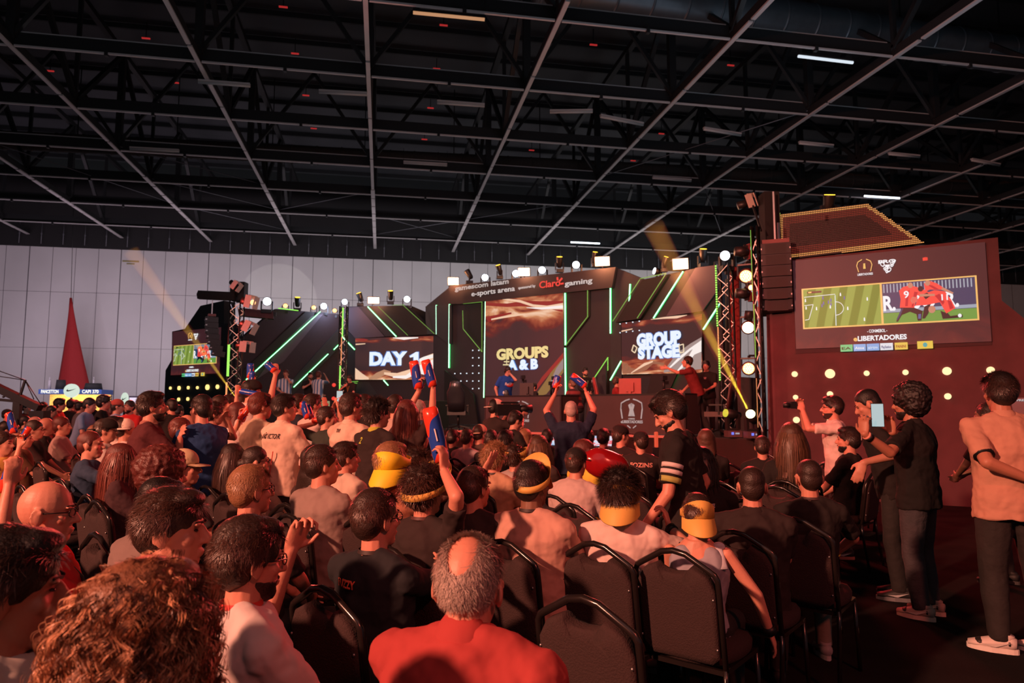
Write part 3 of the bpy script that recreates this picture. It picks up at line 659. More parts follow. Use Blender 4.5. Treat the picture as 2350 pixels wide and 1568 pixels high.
def side_wall(T, pl, parent_label, screen_label, near):
    """T maps the near wall's picture coordinates onto pl"""
    u = along(pl); n_ = nrm(pl); O, uu, vv = T                   # origin point, metres per picture unit
    def P(x, y, f=0): return O+uu*(x-1843)+V((0, 0, -(y)*vv))-n_*f
    # flat coordinates: x in 1843..2234 px units (0.00644 m each), y in metres*-1 from video top
    sw = thing('led_screen', screen_label, 'screen', P(2034, 0))
    sw['_o'] = tuple(sw.location)
    def Q(pts, f, m, name, th=.004): return MB().poly([P(x, y, f) for x, y in pts], n_*th).build(name, m, sw)
    def R_(x1, y1, x2, y2, f, m, name): return Q([(x1, y1), (x2, y1), (x2, y2), (x1, y2)], f, m, name)
    Q([(1820, -70), (2262, -70), (2262, 133), (1820, 133)], .02, m_sfield, 'picture_field', .03)
    R_(1840, -3, 2240, 89, .03, m_gold, 'video_border')
    R_(1844, 0, 2029, 86, .04, M_PITCH, 'pitch_video')
    R_(2034, 0, 2236, 86, .04, m_navy, 'player_video')
    b = MB()
    def ln(x1, y1, x2, y2, w_=.9): b.add([P(x1, y1, .05), P(x2, y1 if x1 != x2 else y1, .05), P(x2, y2+w_ if x1 != x2 else y2, .05), P(x1, y2+w_ if x1 != x2 else y2, .05)], [(0, 1, 2, 3)]) if False else b.bar(P(x1, y1, .05), P(x2, y2, .05), .008, .008)
    for s_ in ((1923, 17, 1922, 85), (1846, 17, 1923, 15), (1846, 36, 1868, 35), (1868, 35, 1856, 68), (1856, 68, 1846, 69)): ln(*s_)
    for k in range(8):
        a0 = -math.pi/2+k*math.pi/8; a1 = a0+math.pi/8; ln(1923+19*math.cos(a0), 47+15*math.sin(a0), 1923+19*math.cos(a1), 47+15*math.sin(a1))
    b.build('pitch_lines', m_white, sw)
    for lst, m, nm in (([(1849, 28), (1850, 45), (1876, 48), (1910, 46), (1936, 20), (1999, 34), (1952, 52), (1990, 78)], m_white, 'white_players'), ([(1893, 25), (1894, 37), (1906, 35), (1912, 31), (1912, 40), (1945, 28), (1890, 42)], m_blue, 'blue_players')):
        b = MB()
        for x, y in lst: b.poly([P(x-1.6, y, .05), P(x+1.6, y, .05), P(x+1.2, y-6, .05), P(x, y-8, .05), P(x-1.4, y-6, .05)], n_*.003)
        b.build(nm, m, sw)
    R_(1854, 5, 1890, 9, .05, m_dk, 'score_bar'); R_(1857, 5.5, 1865, 8.5, .055, m_gold, 'score_flag')
    # celebration picture
    R_(2034, 64, 2236, 86, .045, m_grass, 'grass')
    b = MB()
    for i in range(26): x = 2037+i*7.6; b.poly([P(x, 2, .045), P(x+2.6, 2, .045), P(x+2.6, 20, .045), P(x, 20, .045)], n_*.003)
    b.build('fence_bars', glow('pic_grey', (.45, .52, .6), .8), sw)
    text('R.   DO  R.', 'board_letters', m_white, sw, P(2035, 58, .05), uu, (0, 0, 1), 30*vv, 165*uu.length, bold=.05, ext=.002)
    Q([(2072, 18), (2082, 10), (2098, 8), (2122, 16), (2138, 26), (2128, 34), (2112, 30), (2104, 56), (2072, 54), (2075, 36)], .058, m_redp, 'red_shirt_left')
    Q([(2120, 30), (2150, 22), (2172, 26), (2184, 44), (2192, 62), (2172, 72), (2160, 48), (2130, 52), (2106, 52), (2112, 40)], .062, m_redp, 'red_shirt_right')
    Q([(2128, 6), (2142, 2), (2156, 8), (2172, 20), (2164, 22), (2140, 20), (2130, 24)], .054, m_redp, 'red_shirt_back')
    Q([(2074, 54), (2104, 56), (2122, 64), (2118, 84), (2110, 84), (2108, 70), (2094, 64), (2076, 70), (2066, 84), (2062, 83), (2074, 66)], .056, m_dk, 'dark_shorts_left')
    Q([(2160, 66), (2176, 72), (2180, 78), (2206, 76), (2206, 82), (2164, 83)], .06, m_dk, 'dark_shorts_right')
    Q([(2126, 55), (2140, 50), (2134, 70), (2126, 80), (2120, 80)], .057, m_dk, 'dark_leg')
    for x, y, r, m in ((2104, 40, 7, m_skin), (2098, 8, 6, m_skin), (2136, 6, 6, m_skin), (2120, 17, 6, m_dk), (2142, 62, 8, m_skin), (2200, 78, 4, m_white)):
        b = MB(); b.poly([P(x+r*math.cos(t*math.pi/5), y+r*math.sin(t*math.pi/5), .066) for t in range(10)], n_*.003); b.build('player_head', m, sw)
    Q([(2118, 28), (2150, 30), (2150, 34), (2116, 34)], .067, m_skin, 'player_arm'); Q([(2168, 17), (2190, 30), (2188, 33), (2164, 22)], .067, m_skin, 'player_arm')
    text('9', 'shirt_number', m_white, sw, P(2082, 34, .064), uu, (0, 0, 1), 14*vv, None, bold=.03, ext=.002)
    text('11', 'shirt_number', m_white, sw, P(2160, 44, .068), uu, (0, 0, 1), 12*vv, None, bold=.03, ext=.002)
    for pg, nm in (([(2088, 22), (2096, 18), (2092, 36), (2090, 52), (2084, 52)], 'shirt_fold'), ([(2106, 22), (2114, 24), (2106, 40), (2102, 54), (2098, 54)], 'shirt_fold'), ([(2150, 34), (2160, 30), (2170, 48), (2166, 54)], 'shirt_fold'), ([(2176, 44), (2184, 48), (2188, 62), (2180, 64)], 'shirt_fold'), ([(2134, 9), (2146, 12), (2160, 21), (2150, 20)], 'shirt_fold')): Q(pg, .0635, glow('pic_dred', (.55, .02, .03), .9), nm)
    Q([(2076, 56), (2080, 56), (2072, 72), (2066, 80), (2063, 79)], .0565, m_navy, 'sock'); Q([(2112, 70), (2118, 70), (2117, 80), (2111, 80)], .0575, glow('pic_sock', (.08, .14, .35), .8), 'sock')
    R_(2034, 56, 2236, 63, .044, glow('pic_board_edge', (.35, .45, .55), .8), 'board_edge')
    Q([(2122, 30), (2134, 26), (2140, 34), (2130, 40)], .0665, m_dk, 'dark_hair'); Q([(2098, 36), (2112, 33), (2112, 44), (2100, 48)], .0665, glow('pic_rskin', (.85, .16, .12), .85), 'face_red')
    # titles
    text('- CONMEBOL -', 'title_small', m_white, sw, P(1995, 104, .04), uu, (0, 0, 1), 6.5*vv, 46*uu.length, bold=.03, ext=.002)
    text('e', 'title_letter', m_gold, sw, P(1962, 121, .04), uu, (0, 0, 1), 10*vv, 9*uu.length, bold=.05, ext=.002)
    text('LIBERTADORES', 'title', m_white, sw, P(1972, 121, .04), uu, (0, 0, 1), 10*vv, 112*uu.length, bold=.05, ext=.002)
    chips = [(1930, (.12, .62, .25), 'EA', (.01, .02, .01)), (1961, (.22, .48, .85), 'Atos', (1, 1, 1)), (1992, (.20, .45, .82), 'airtm', (.7, .85, 1)), (2023, (.80, .85, .92), 'PlayStation', (.02, .04, .2)), (2056, (.85, .60, .10), 'PANINI', (.35, .02, .02))]
    for x, c, t, tcx in chips:
        R_(x, 125+3, x+29, 143, .035, glow('chip_%d' % x, c, .85), 'sponsor_plate'); text(t, 'sponsor_name', glow('chipt_%d' % x, tcx, .8), sw, P(x+3, 139, .045), uu, (0, 0, 1), 5.5*vv, 22*uu.length, bold=.03, ext=.002)
    R_(2106, 127, 2140, 143, .035, glow('chip_y', (.85, .60, .08), .85), 'sponsor_plate')
    b = MB(); b.poly([P(2123+5*math.cos(t*math.pi/5), 135+5*math.sin(t*math.pi/5), .045) for t in range(10)], n_*.003); b.build('sponsor_emblem', glow('chip_b', (.05, .45, .45), .8), sw)
    # emblem and triangle mark
    b = MB()
    for sg in (-1, 1):
        c = [(1996+sg*5, -57), (1996+sg*15, -52), (1996+sg*18, -44), (1996+sg*14, -30)]
        for i in range(3): b.bar(P(*c[i], .05), P(*c[i+1], .05), .014, .012)
    for dx in (-2, 0, 2): b.bar(P(1996+dx*.6, -48, .05), P(1996+dx, -36, .05), .009)
    b.build('shield_emblem', m_gold, sw)
    text('LIBERTADORES', 'shield_text', m_white, sw, P(1979, -22, .05), uu, (0, 0, 1), 4.5*vv, 36*uu.length, bold=.03, ext=.002)
    tri = [(2026, -52), (2072, -52), (2050, -16)]
    for i in range(3):
        a, c = tri[i], tri[(i+1) % 3]; A = P(*a, .05); B = P(*c, .05); d = (B-A); up = d.normalized().cross(-n_)*-1
        up = V(d.normalized().cross(n_)); up = up if (P(2049, -40)-A).dot(up) < 0 else -up
        text('PRO', 'triangle_text', m_white, sw, A+d*(.16 if i else .06)-up*(7.5*vv), d, up, 7*vv, d.length*(.66 if i else .88), bold=.05, ext=.002)
    Q([(2043, -41), (2055, -41), (2049, -31)], .045, m_white, 'triangle_core')
    return P
SC_ = 391
A = onp(1843, 667, PW); B = onp(2234, 640, PW); W1 = V((B.x-A.x, B.y-A.y, 0))
zt = (onp(1843, 667, PW).z+onp(2234, 637, PW).z)/2; zb = (onp(1845, 753, PW).z+onp(2240, 733, PW).z)/2
vv = (zt-zb)/86
# the large side wall on the right
rw = thing('screen_wall', 'big dark red side wall with round lamps carrying the right screen', 'screen wall', onpz(2000, 0, PW))
panel('wall_body', [(1757, 600), (1808, 597), (2290, 545), (2299, 690), (2368, 745), (2368, 'z', 0), (1757, 'z', 0)], PW, .5, mat('wall_felt', (.095, .036, .042), .85, nz=.55, nscale=2.2), rw)
panel('inner_board', [(1822, 626), (2256, 579), (2276, 792), (1826, 812)], PW, .012, mat('wall_felt_dark', (.055, .024, .030), .8, nz=.2), rw, .012)
O = V((A.x, A.y, zt))-nrm(PW)*.02
Pn = side_wall((O, W1/391, vv), PW, '', 'large right side screen with football video and sponsor plates', True)
mlens = glow('wall_spot', (1, .62, .32), 1.6)
for px, py, r in ((1824, 859, .05), (1905, 858, .08), (1989, 857, .045), (2078, 855, .045), (2173, 852, .065), (2273, 850, .055), (1826, 912, .042), (1905, 905, .05), (2175, 910, .05), (1828, 964, .055), (1905, 962, .05)):
    P, = pts_on([(px, py)], PW, .0); o = MB().cyl(P+nrm(PW)*.02, P-nrm(PW)*.035, r, n=20).build('round_lamp', mlens, rw)
P, = pts_on([(2123, 596)], PW, .05); MB().box(P, (.05, .05, .05)).build('marker', glow('wall_marker', (1, .08, .05), .9), rw)
P, = pts_on([(2338, 934)], PW, .03); sg = MB().box(P, (.22, .02, .28), Matrix.Rotation(-math.radians(39), 3, 'Z')).build('wall_notice', mat('notice_grey', (.20, .15, .17), .6, nz=.1)); tag(sg, 'small grey notice on the side wall at the right picture edge', 'sign')
A_ = onp(2322, 921, PW)-nrm(PW)*.06; text('LIVRE', 'lettering', glow('notice_text', (.9, .8, .8), .6), sg, A_, along(PW), (0, 0, 1), .028, .15, bold=.03)
# dotted mesh panel on top
mp_ = thing('dot_panel', 'slanted black mesh panel covered in small warm lights above the side wall', 'light panel', onp(1900, 597, PW))
MP = (15.3, .56)
panel('mesh', [(1788, 492), (1990, 467), (2120, 557), (1808, 595), (1788, 566)], MP, .12, m_facb, mp_)
QA = pts_on([(1790, 494), (1790, 598), (1990, 469), (1990, 575)], MP, .03)
b1 = MB(); b2 = MB(); b3 = MB()
poly = [(1788, 492), (1990, 467), (2120, 557), (1808, 595), (1788, 566)]
def inside(x, y, pg):
    c = False; j = len(pg)-1
    for i in range(len(pg)):
        if (pg[i][1] > y) != (pg[j][1] > y) and x < (pg[j][0]-pg[i][0])*(y-pg[i][1])/(pg[j][1]-pg[i][1])+pg[i][0]: c = not c
        j = i
    return c
rr = random.Random(9)
for i in range(84):
    for j in range(27):
        x = 1791+i*3.95; y = 495-(x-1790)*.124+j*4.1
        if inside(x, y, poly):
            e = min(y-(492-(x-1788)*.124), (595-(x-1808)*.122)-y, (x-1788), (1990+(y-467)*1.444-x)*.6)
            P, = pts_on([(x, y)], MP, .02)
            bb = b1 if e < 9 else (b2 if e < 26 else b3); bb.box(P, (.013,)*3)
b1.build('bright_lights', glow('dot_bright', (1, .42, .12), 1.1), mp_); b2.build('mid_lights', glow('dot_mid', (.7, .08, .05), .35), mp_); b3.build('dim_lights', glow('dot_dim', (.3, .05, .04), .2), mp_)
for q in mp_.children:
    if 'lights' in q.name: q['kind'] = 'stuff'
dots_on('edge_lights', [((1789, 492), (1789, 560), 30)], MP, glow('dot_yel', (.8, 1, .2), 1.2), mp_, .012, .05)
# the far left tower
lt = thing('screen_wall', 'far left dark tower carrying the small football screen', 'screen wall', onpz(450, 0, PT))
m_tw = mat('tower_dark', (.018, .022, .026), .7, nz=.2)
panel('wall_body', [(395, 761), (424, 755), (530, 742), (530, 'z', 0), (377, 'z', 0), (380, 850), (394, 826)], PT, .5, m_tw, lt)
panel('top_block', [(424, 755), (460, 702), (514, 690), (514, 744)], PT, .5, m_tw, lt)
panel('inner_board', [(400, 770), (508, 757), (508, 860), (396, 866)], PT, .012, mat('tower_board', (.04, .026, .028), .8, nz=.1), lt, .012)
A2 = onp(402.5, 795.5, PT); B2 = onp(499.5, 788.5, PT); W2 = V((B2.x-A2.x, B2.y-A2.y, 0)); zt2 = (A2.z+B2.z)/2; zb2 = (onp(402, 838, PT).z+onp(499, 832.5, PT).z)/2
side_wall((V((A2.x, A2.y, zt2))-nrm(PT)*.02, W2/391, (zt2-zb2)/86), PT, '', 'small far left screen showing the same football video', False)
for px, py, r in ((392, 891, .05), (412, 891, .07), (433, 890, .055), (454, 890, .05), (477, 889, .09), (500, 888, .07), (411, 917, .06), (432, 916, .06)):
    P, = pts_on([(px, py)], PT, .0); MB().cyl(P+nrm(PT)*.02, P-nrm(PT)*.04, r*1.15, n=16).build('round_lamp', glow('tower_spot', (1, .68, .22), 1.5), lt)
o = panel('cross_beam', [(545, 706), (626, 714), (628, 732), (548, 724)], (23.6, -.3), .3, mat('beam_plum', (.10, .03, .035), .7, nz=.2)); tag(o, 'dark red cross beam between the left truss and wing facade', 'beam')
MB().bar(*pts_on([(600, 720), (634, 722)], (23.75, -.3), 0), .12).build('bracket', M_BLACK, o)

# ---------------------------------------------------------------- desks, monitors, stage furniture
m_desk = mat('desk_front', (.060, .034, .036), .7, nz=.15, nscale=3)
m_logo = glow('logo_glow', (1, .72, .68), .42)  # emblem lines glow by themselves, brightness put into the material
def desk(x1, x2, ytop, lab, cx_, sc_):
    pl = (PLIP[0]+.35, PLIP[1]); A = onpz(x1, ZD, pl); B = onpz(x2, ZD, pl); zt_ = 1.82
    o = thing('desk', lab, 'desk', A); n_ = nrm(pl)
    MB().poly([V((A.x, A.y, ZD)), V((B.x, B.y, ZD)), V((B.x, B.y, zt_)), V((A.x, A.y, zt_))], n_*.05).build('front_panel', m_desk, o)
    c = (A+B)/2; MB().poly([V((A.x, A.y, zt_)), V((B.x, B.y, zt_)), V((B.x, B.y, zt_))+n_*.8, V((A.x, A.y, zt_))+n_*.8], (0, 0, .04)).build('desk_top', M_BLACK, o)
    for q in (A, B): MB().poly([V((q.x, q.y, ZD)), V((q.x, q.y, ZD))+n_*.75, V((q.x, q.y, zt_))+n_*.75, V((q.x, q.y, zt_))], along(pl)*(.04 if q is A else -.04)).build('side_panel', m_desk, o)
    u = along(pl); C_ = onp(cx_, 950, pl)-n_*.015
    def L(x, y): return C_+u*(x*sc_)+V((0, 0, y*sc_))
    b = MB()
    for sg in (-1, 1):
        q = [(sg*.04, .30), (sg*.13, .275), (sg*.235, .22), (sg*.245, .10), (sg*.215, -.10)]
        for i in range(4): b.bar(L(*q[i]), L(*q[i+1]), .012, .020*sc_*1.2)
        b.bar(L(sg*.10, -.24), L(sg*.03, -.29), .012, .016*sc_*1.2)
    b.build('shield_outline', m_logo, o)
    b = MB()
    for dx in (-3, -2, -1, 0, 1, 2, 3):
        t = [(dx*.018+.012*(1 if dx > 0 else -1 if dx else 0), .22-abs(dx)*.012), (dx*.011, .08), (dx*.018+.004*dx, -.05)]
        for i in range(2): b.bar(L(*t[i]), L(*t[i+1]), .012, .011*sc_*1.3)
    b.build('cup_emblem', m_logo, o)
    text('CONMEBOL', 'emblem_text', m_logo, o, L(-.075, -.115), u, (0, 0, 1), .028*sc_, .15*sc_, bold=.02)
    text('eLIBERTADORES', 'emblem_text', m_logo, o, L(-.25, -.19), u, (0, 0, 1), .055*sc_, .50*sc_, bold=.04)
    return o
desk(1112, 1288, 912, 'left players desk on the stage lip with a white shield emblem', 1196, 1.0)
desk(1345, 1572, 912, 'right players desk on the stage lip with a larger white shield emblem', 1450, 1.05)
def monitor(px, py, D, wd, hg, turn, m, lab, arm=True):
    P = at(px, py, D); rz = -(YAW+math.radians(turn)); o = thing('monitor', lab, 'monitor', (P.x, P.y, 1.86), rz); z = P.z-1.86
    MB().box((0, 0, z), (wd, .035, hg)).build('screen_case', m, o); MB().box((0, -.04, z), (wd*.35, .06, hg*.5)).build('back_bulge', m, o)
    MB().bar((0, -.06, 0.02), (0, -.06, z), .06, .03).build('stand', m, o); MB().box((0, -.05, .01), (.26, .2, .02)).build('base', m, o); return o
monitor(1209, 896, 17.1, .38, .36, 28, mat('monitor_dark', (.05, .03, .03), .5, nz=.1), 'dark monitor seen from behind on the left players desk')
monitor(1446, 889, 15.6, .50, .40, 20, mat('monitor_red', (.42, .035, .03), .45, nz=.1), 'red monitor seen from behind on the right players desk')  # the case material itself is red
def armed_mic(px, py, D, h, lab):
    P = at(px, 912, D); o = thing('pole_camera', lab, 'camera', (P.x, P.y, 1.86))
    z = at(px, py, D).z
    MB().cyl((P.x, P.y, 1.86), (P.x, P.y, z), .028, n=8).build('pole', M_BLACK, o); MB().box((P.x, P.y, z), (.10, .16, .09)).box((P.x+.05, P.y-.03, z-.1), (.07, .07, .07)).build('camera_body', M_BLACK, o)
armed_mic(1200, 866, 17.2, .4, 'small black camera on a pole above the dark monitor')
armed_mic(1272, 868, 16.9, .4, 'small black camera on a pole near the right end of the left desk')
armed_mic(1265, 880, 17.0, .4, 'second short camera pole beside the one at the left desk end')
armed_mic(1524, 868, 14.6, .4, 'thin dark camera pole at the right end of the right desk')
def gaming_chair(px, pt, D, turn, z0, m, lab, sc_=1.0):
    P = at(px, 937, D); rz = -(YAW+math.radians(turn)); o = thing('gaming_chair', lab, 'gaming chair', (P.x, P.y, z0), rz)
    top = at(px, pt, D).z-z0; k = top/1.30
    b = MB(); b.loft([((0, -.22*k, .50*k), .22*k, .05), ((0, -.25*k, .75*k), .24*k, .055), ((0, -.29*k, 1.0*k), .25*k, .05), ((0, -.32*k, 1.14*k), .17*k, .05), ((0, -.34*k, 1.28*k), .14*k, .04), ((0, -.345*k, 1.30*k), .09*k, .02)], n=16, xax=(1, 0, 0)); b.build('backrest', m, o)
    MB().box((0, .02, .46*k), (.50*k, .48*k, .10)).build('seat', m, o)
    MB().cyl((0, 0, .10), (0, 0, .43*k), .03).build('gas_post', M_BLACK, o)
    b = MB()
    for i in range(5): a = i*2*math.pi/5; b.bar((0, 0, .12), (.3*math.cos(a), .3*math.sin(a), .06), .04, .03); b.ell((.3*math.cos(a), .3*math.sin(a), .03), (.03, .03, .03), n=8, m=6)
    b.build('star_base', M_BLACK, o)
    for s_ in (-1, 1): MB().box((s_*.28*k, .0, .66*k), (.07, .28*k, .03)).bar((s_*.27*k, -.05, .46*k), (s_*.28*k, -.05, .65*k), .03).build('armrest', M_BLACK, o)
    MB().ell((0, -.39*k, 1.2*k), (.03, .008, .04), n=8, m=6).build('emblem', mat('chair_emblem', (.6, .62, .65), .5, nz=.1), o)
    return o
gaming_chair(1052, 876, 17.3, 10, ZD, mat('chair_black_leather', (.015, .015, .018), .35, nz=.2), 'empty black gaming chair turned away at the stage left of centre')
gaming_chair(1165, 895, 18.2, 20, ZD, MATS['chair_black_leather'], 'black gaming chair behind the standing player in blue')
gaming_chair(1396, 866, 16.9, 95, ZD, mat('chair_red_leather', (.42, .035, .03), .4, nz=.2), 'red gaming chair of the player at the red monitor')
gaming_chair(1650, 862, 14.0, -60, ZD, mat('chair_dark_red', (.06, .02, .02), .4, nz=.2), 'dark gaming chair beside the right light tower')
gaming_chair(905, 906, 21.5, 180, ZD, MATS['chair_black_leather'], 'low dark gaming chair below the DAY 1 screen')
def box_thing(name, lab, cat, px, py, D, size, turn, m, z=None, extra=None):
    P = at(px, py, D); rz = -(YAW+math.radians(turn)); o = MB().box((0, 0, size[2]/2), size).build(name, m, None, (0, 0, 0)); o.location = (P.x, P.y, P.z-size[2]/2 if z is None else z); o.rotation_euler = (0, 0, rz)
    bm_ = o.modifiers.new('b', 'BEVEL'); bm_.width = .015; bm_.segments = 2
    return tag(o, lab, cat)
o = box_thing('dj_console', 'black console box in front of the two men on the left wing', 'console', 674, 893, 21.6, (.75, .5, .95), 0, M_BLACK, ZD)
o = box_thing('tilted_screen', 'small yellowish lit screen at the end of the black console', 'screen', 748, 896, 21.4, (.25, .06, .42), -10, glow('game_view', (.28, .26, .12), .9), ZD+.35)
MB().box((0, 0, -.18), (.05, .05, .36)).build('stand', M_BLACK, o, raw=True)
o = box_thing('subwoofer', 'large black speaker box on the deck right of the left light pole', 'speaker', 787, 929, 19.5, (.9, .5, .42), 10, mat('sub_black', (.05, .052, .056), .6, nz=.3), ZD)
o = box_thing('subwoofer', 'grey square speaker box below the DAY 1 screen', 'speaker', 838, 903, 21.0, (.55, .4, .5), 0, mat('sub_grey', (.05, .055, .06), .6, nz=.2), ZD)
o = box_thing('equipment_case', 'dark equipment table right of the DAY 1 screen foot', 'table', 985, 930, 18.9, (.9, .6, .75), 30, mat('case_green', (.012, .02, .015), .6, nz=.2), ZD)
def stage_monitor(px, D, w_, h_, turn, lab, y0, y1):
    P = at(px, 937, D); rz = -(YAW+math.radians(turn)); o = thing('floor_monitor', lab, 'monitor', (P.x, P.y, 0), rz); z1 = at(px, y0, D).z; z0 = at(px, y1, D).z
    MB().poly([(-w_/2, -.12, z0), (w_/2, -.12, z0), (w_/2, .12, z1), (-w_/2, .12, z1)], (0, .05, 0)).build('case', M_BLACK, o)
    MB().poly([(-w_/2+.02, -.128, z0+.02), (w_/2-.02, -.128, z0+.02), (w_/2-.02, .112, z1-.02), (-w_/2+.02, .112, z1-.02)], (0, .004, 0)).build('picture', smat('monitor_pic%d' % px, (.08, .30, .75), [(.5, (.8, .9, 1)), (.62, (.9, .1, .15))], [(0, 1), (1, 1)], .9, sx=3, sz=3, seed=px), o)
    MB().bar((-w_/3, .1, 0), (-w_/3, .1, z1-.05), .05).bar((w_/3, .1, 0), (w_/3, .1, z1-.05), .05).build('stand', M_BLACK, o)
stage_monitor(1283, 10.2, .36, .3, 15, 'left blue lit tilted monitor in front of the stage', 990, 1024)
stage_monitor(1371, 10.0, .46, .3, 15, 'right blue lit tilted monitor in front of the stage', 988, 1026)
o = box_thing('barrier_post', 'short orange lit post in front of the right desk skirt', 'post', 1506, 1012, 11.2, (.06, .05, .25), 0, glow('post_orange', (1, .1, .04), .7), .92)
MB().box((0, .02, -.46), (.12, .06, .92)).build('pole', M_BLACK, o, raw=True)

# ---------------------------------------------------------------- light rigs
m_lensW = glow('lens_white', (.78, .85, 1), 14); m_lensY = glow('lens_yellow', (1, .62, .05), 2.2); m_lensO = glow('lens_blinder', (1, .62, .36), 9); m_lensR = glow('lens_warm', (1, .42, .16), 3.0)
m_body = mat('lamp_body', (.02, .018, .018), .4, .2, nz=.2)
def aim_mat(d):
    return V(d).to_track_quat('Y', 'Z').to_matrix()
def mover(P, d, r, lens, lab, base=True, grp=None, L=.34, flip=False, foot=0):
    """yoke-mounted moving head; P = lens centre, d = aim"""
    d = V(d).normalized(); s_ = -1 if flip else 1
    c = P-d*L*.55; bz = c.z-s_*(r*2.1)
    o = thing('moving_light', lab, 'stage light', (c.x, c.y, bz-.05*s_), 0, grp)
    b = MB(); b.loft([(P-d*L, r*.55, r*.55), (P-d*L*.85, r*.85, r*.85), (P-d*L*.4, r*.98, r*.98), (P-d*.02, r*1.1, r*1.1), (P, r*1.1, r*1.1)], n=16); b.build('head', m_body, o)
    b = MB(); b.cyl(P-d*.01, P+d*.012, r*.92, n=20); b.build('lens', lens, o)
    side = d.cross(V((0, 0, 1))); side = side.normalized() if side.length > .1 else RGT
    b = MB()
    for q in (-1, 1): b.bar(c+side*(q*r*1.25), V((c.x, c.y, bz))+side*(q*r*1.25), r*.3, r*.7)
    b.bar(V((c.x, c.y, bz))-side*r*1.4, V((c.x, c.y, bz))+side*r*1.4, r*.6, r*.3); b.build('yoke', m_body, o)
    if base: MB().box((c.x, c.y, bz-.05*s_), (r*2.4, r*1.8, .10)).build('base', m_body, o)
    if foot: MB().box((c.x, c.y, bz-.08-foot/2), (.07, .07, foot)).build('stem', m_body, o)
    return o
def blinder(P, d, w_, h_, lab, lens=None):
    d = V(d).normalized(); R = aim_mat(d); o = thing('blinder_light', lab, 'stage light', P-V((0, 0, h_*.75)), 0, 'orange blinders on top of the facades')
    MB().box(P-d*.09, (w_+.04, .16, h_+.04), R).build('housing', m_body, o); MB().box(P-d*.005, (w_, .012, h_), R).build('lamp_panel', lens or m_lensO, o)
    MB().bar(P-d*.1, P-d*.1-V((0, 0, h_*.75)), .04).build('bracket', m_body, o)
    return o
toA = (CF(0, 3, 1)-onp(1200, 620, PC)).normalized()
def upY(px, py, pl, dx, lab, r=.10, foot=0): P = onp(px, py, pl); mover(P, V((RGT*dx)+V((0, 0, 1))-HD*.35), r, m_lensY, lab, foot=foot)
def white(px, py, pl, lab, r=.13, dx=0, foot=0): P = onp(px, py, pl); mover(P, (C0+RGT*dx-P), r, m_lensW, lab, L=.2, foot=foot)
white(613, 692, (23.55, -.3), 'white round wash light over the dark red cross beam', .13, 0, .25)
white(743, 703, PL, 'brightest white wash light on the left wing top', .12)
white(791, 693, PD, 'white wash light at the head of the left light pole', .11, -4)
white(934, 687, PD, 'white wash light at the right end of the left facade', .12)
white(1113, 637, PC, 'white wash light left of the first upright mover on the centre sign', .12, -3)
white(1184, 628, PC, 'white wash light just left of the middle blinder', .12, -4)
white(1244, 620, PC, 'white wash light right of the middle blinder', .12, -3)
white(1322, 608, PC, 'white wash light left of the right end blinder of the sign', .12, -3)
white(1664, 587, (18.65, .9), 'white wash light at the head of the right light pole', .11, -4, .1)
P = onp(1502, 622, PR); mover(P, -RGT-HD*.2+V((0, 0, .2)), .10, m_lensW, 'white light turned sideways on the right facade top', L=.22)
upY(683, 683, PL, .1, 'yellow topped mover standing on the left wing'); upY(823, 673, PD, -.35, 'yellow topped mover leaning left on the left facade'); upY(896, 668, PD, .0, 'yellow topped upright mover on the left facade')
upY(1143, 609, PC, -.3, 'yellow topped mover leaning left on the centre sign', .09); upY(1284, 590, PC, 0, 'tall upright yellow topped mover on the centre sign', .10); upY(1366, 579, PC, .1, 'yellow topped mover behind the right end blinder', .08)
upY(1529, 590, PR, .3, 'small yellow topped mover left of the right facade blinder', .07); upY(1614, 572, PR, 0, 'tall yellow topped mover near the right light pole', .10, .12); upY(1904, 448, (15.37, .56), 0, 'yellow topped mover above the dotted mesh panel', .10, .12)
P = onp(1071, 621, PC); mover(P, -RGT*.6+V((0, 0, 1)), .10, M_BLACK, 'unlit dark mover beside the leftmost blinder of the sign')
for px, py, pl, lab in ((655, 702, PL, 'red orange par lamp left of the wing mover'), (720, 706, PL, 'red orange par lamp right of the wing mover'), (768, 713, PL, 'red orange par lamp beside the left light pole')):
    P = onp(px, py, pl); mover(P, C0-P, .085, m_lensR, lab, L=.16)
for px, py, pl, w_, h_, lab in ((861, 691, PD, .40, .22, 'blinder on the left facade between two movers'), (1047, 647, PC, .36, .25, 'leftmost blinder on the centre sign'), (1209, 626, PC, .36, .25, 'middle blinder on the centre sign'), (1388, 602, PC, .42, .26, 'right end blinder on the centre sign'), (1568, 608, PR, .40, .28, 'blinder on top of the right facade')):
    P = onp(px, py, pl)-nrm(pl)*.15; blinder(P, (CF(-1.5, 2, 1.2)-P), w_, h_, lab)
# real light from those lamps
for nm, px, py, pl, c, p in (('glow_sign_left', 1047, 650, PC, (1, .35, .15), 50), ('glow_sign_mid', 1209, 630, PC, (1, .4, .2), 50), ('glow_sign_right', 1388, 606, PC, (1, .35, .15), 90), ('glow_right', 1568, 612, PR, (1, .35, .15), 90), ('glow_left', 861, 696, PD, (1, .4, .2), 40), ('glow_white_left', 743, 708, PL, (.6, .7, 1), 50)):
    P = onp(px, py, pl)-nrm(pl)*.45; lamp(nm, 'POINT', P, None, c, p, .12)

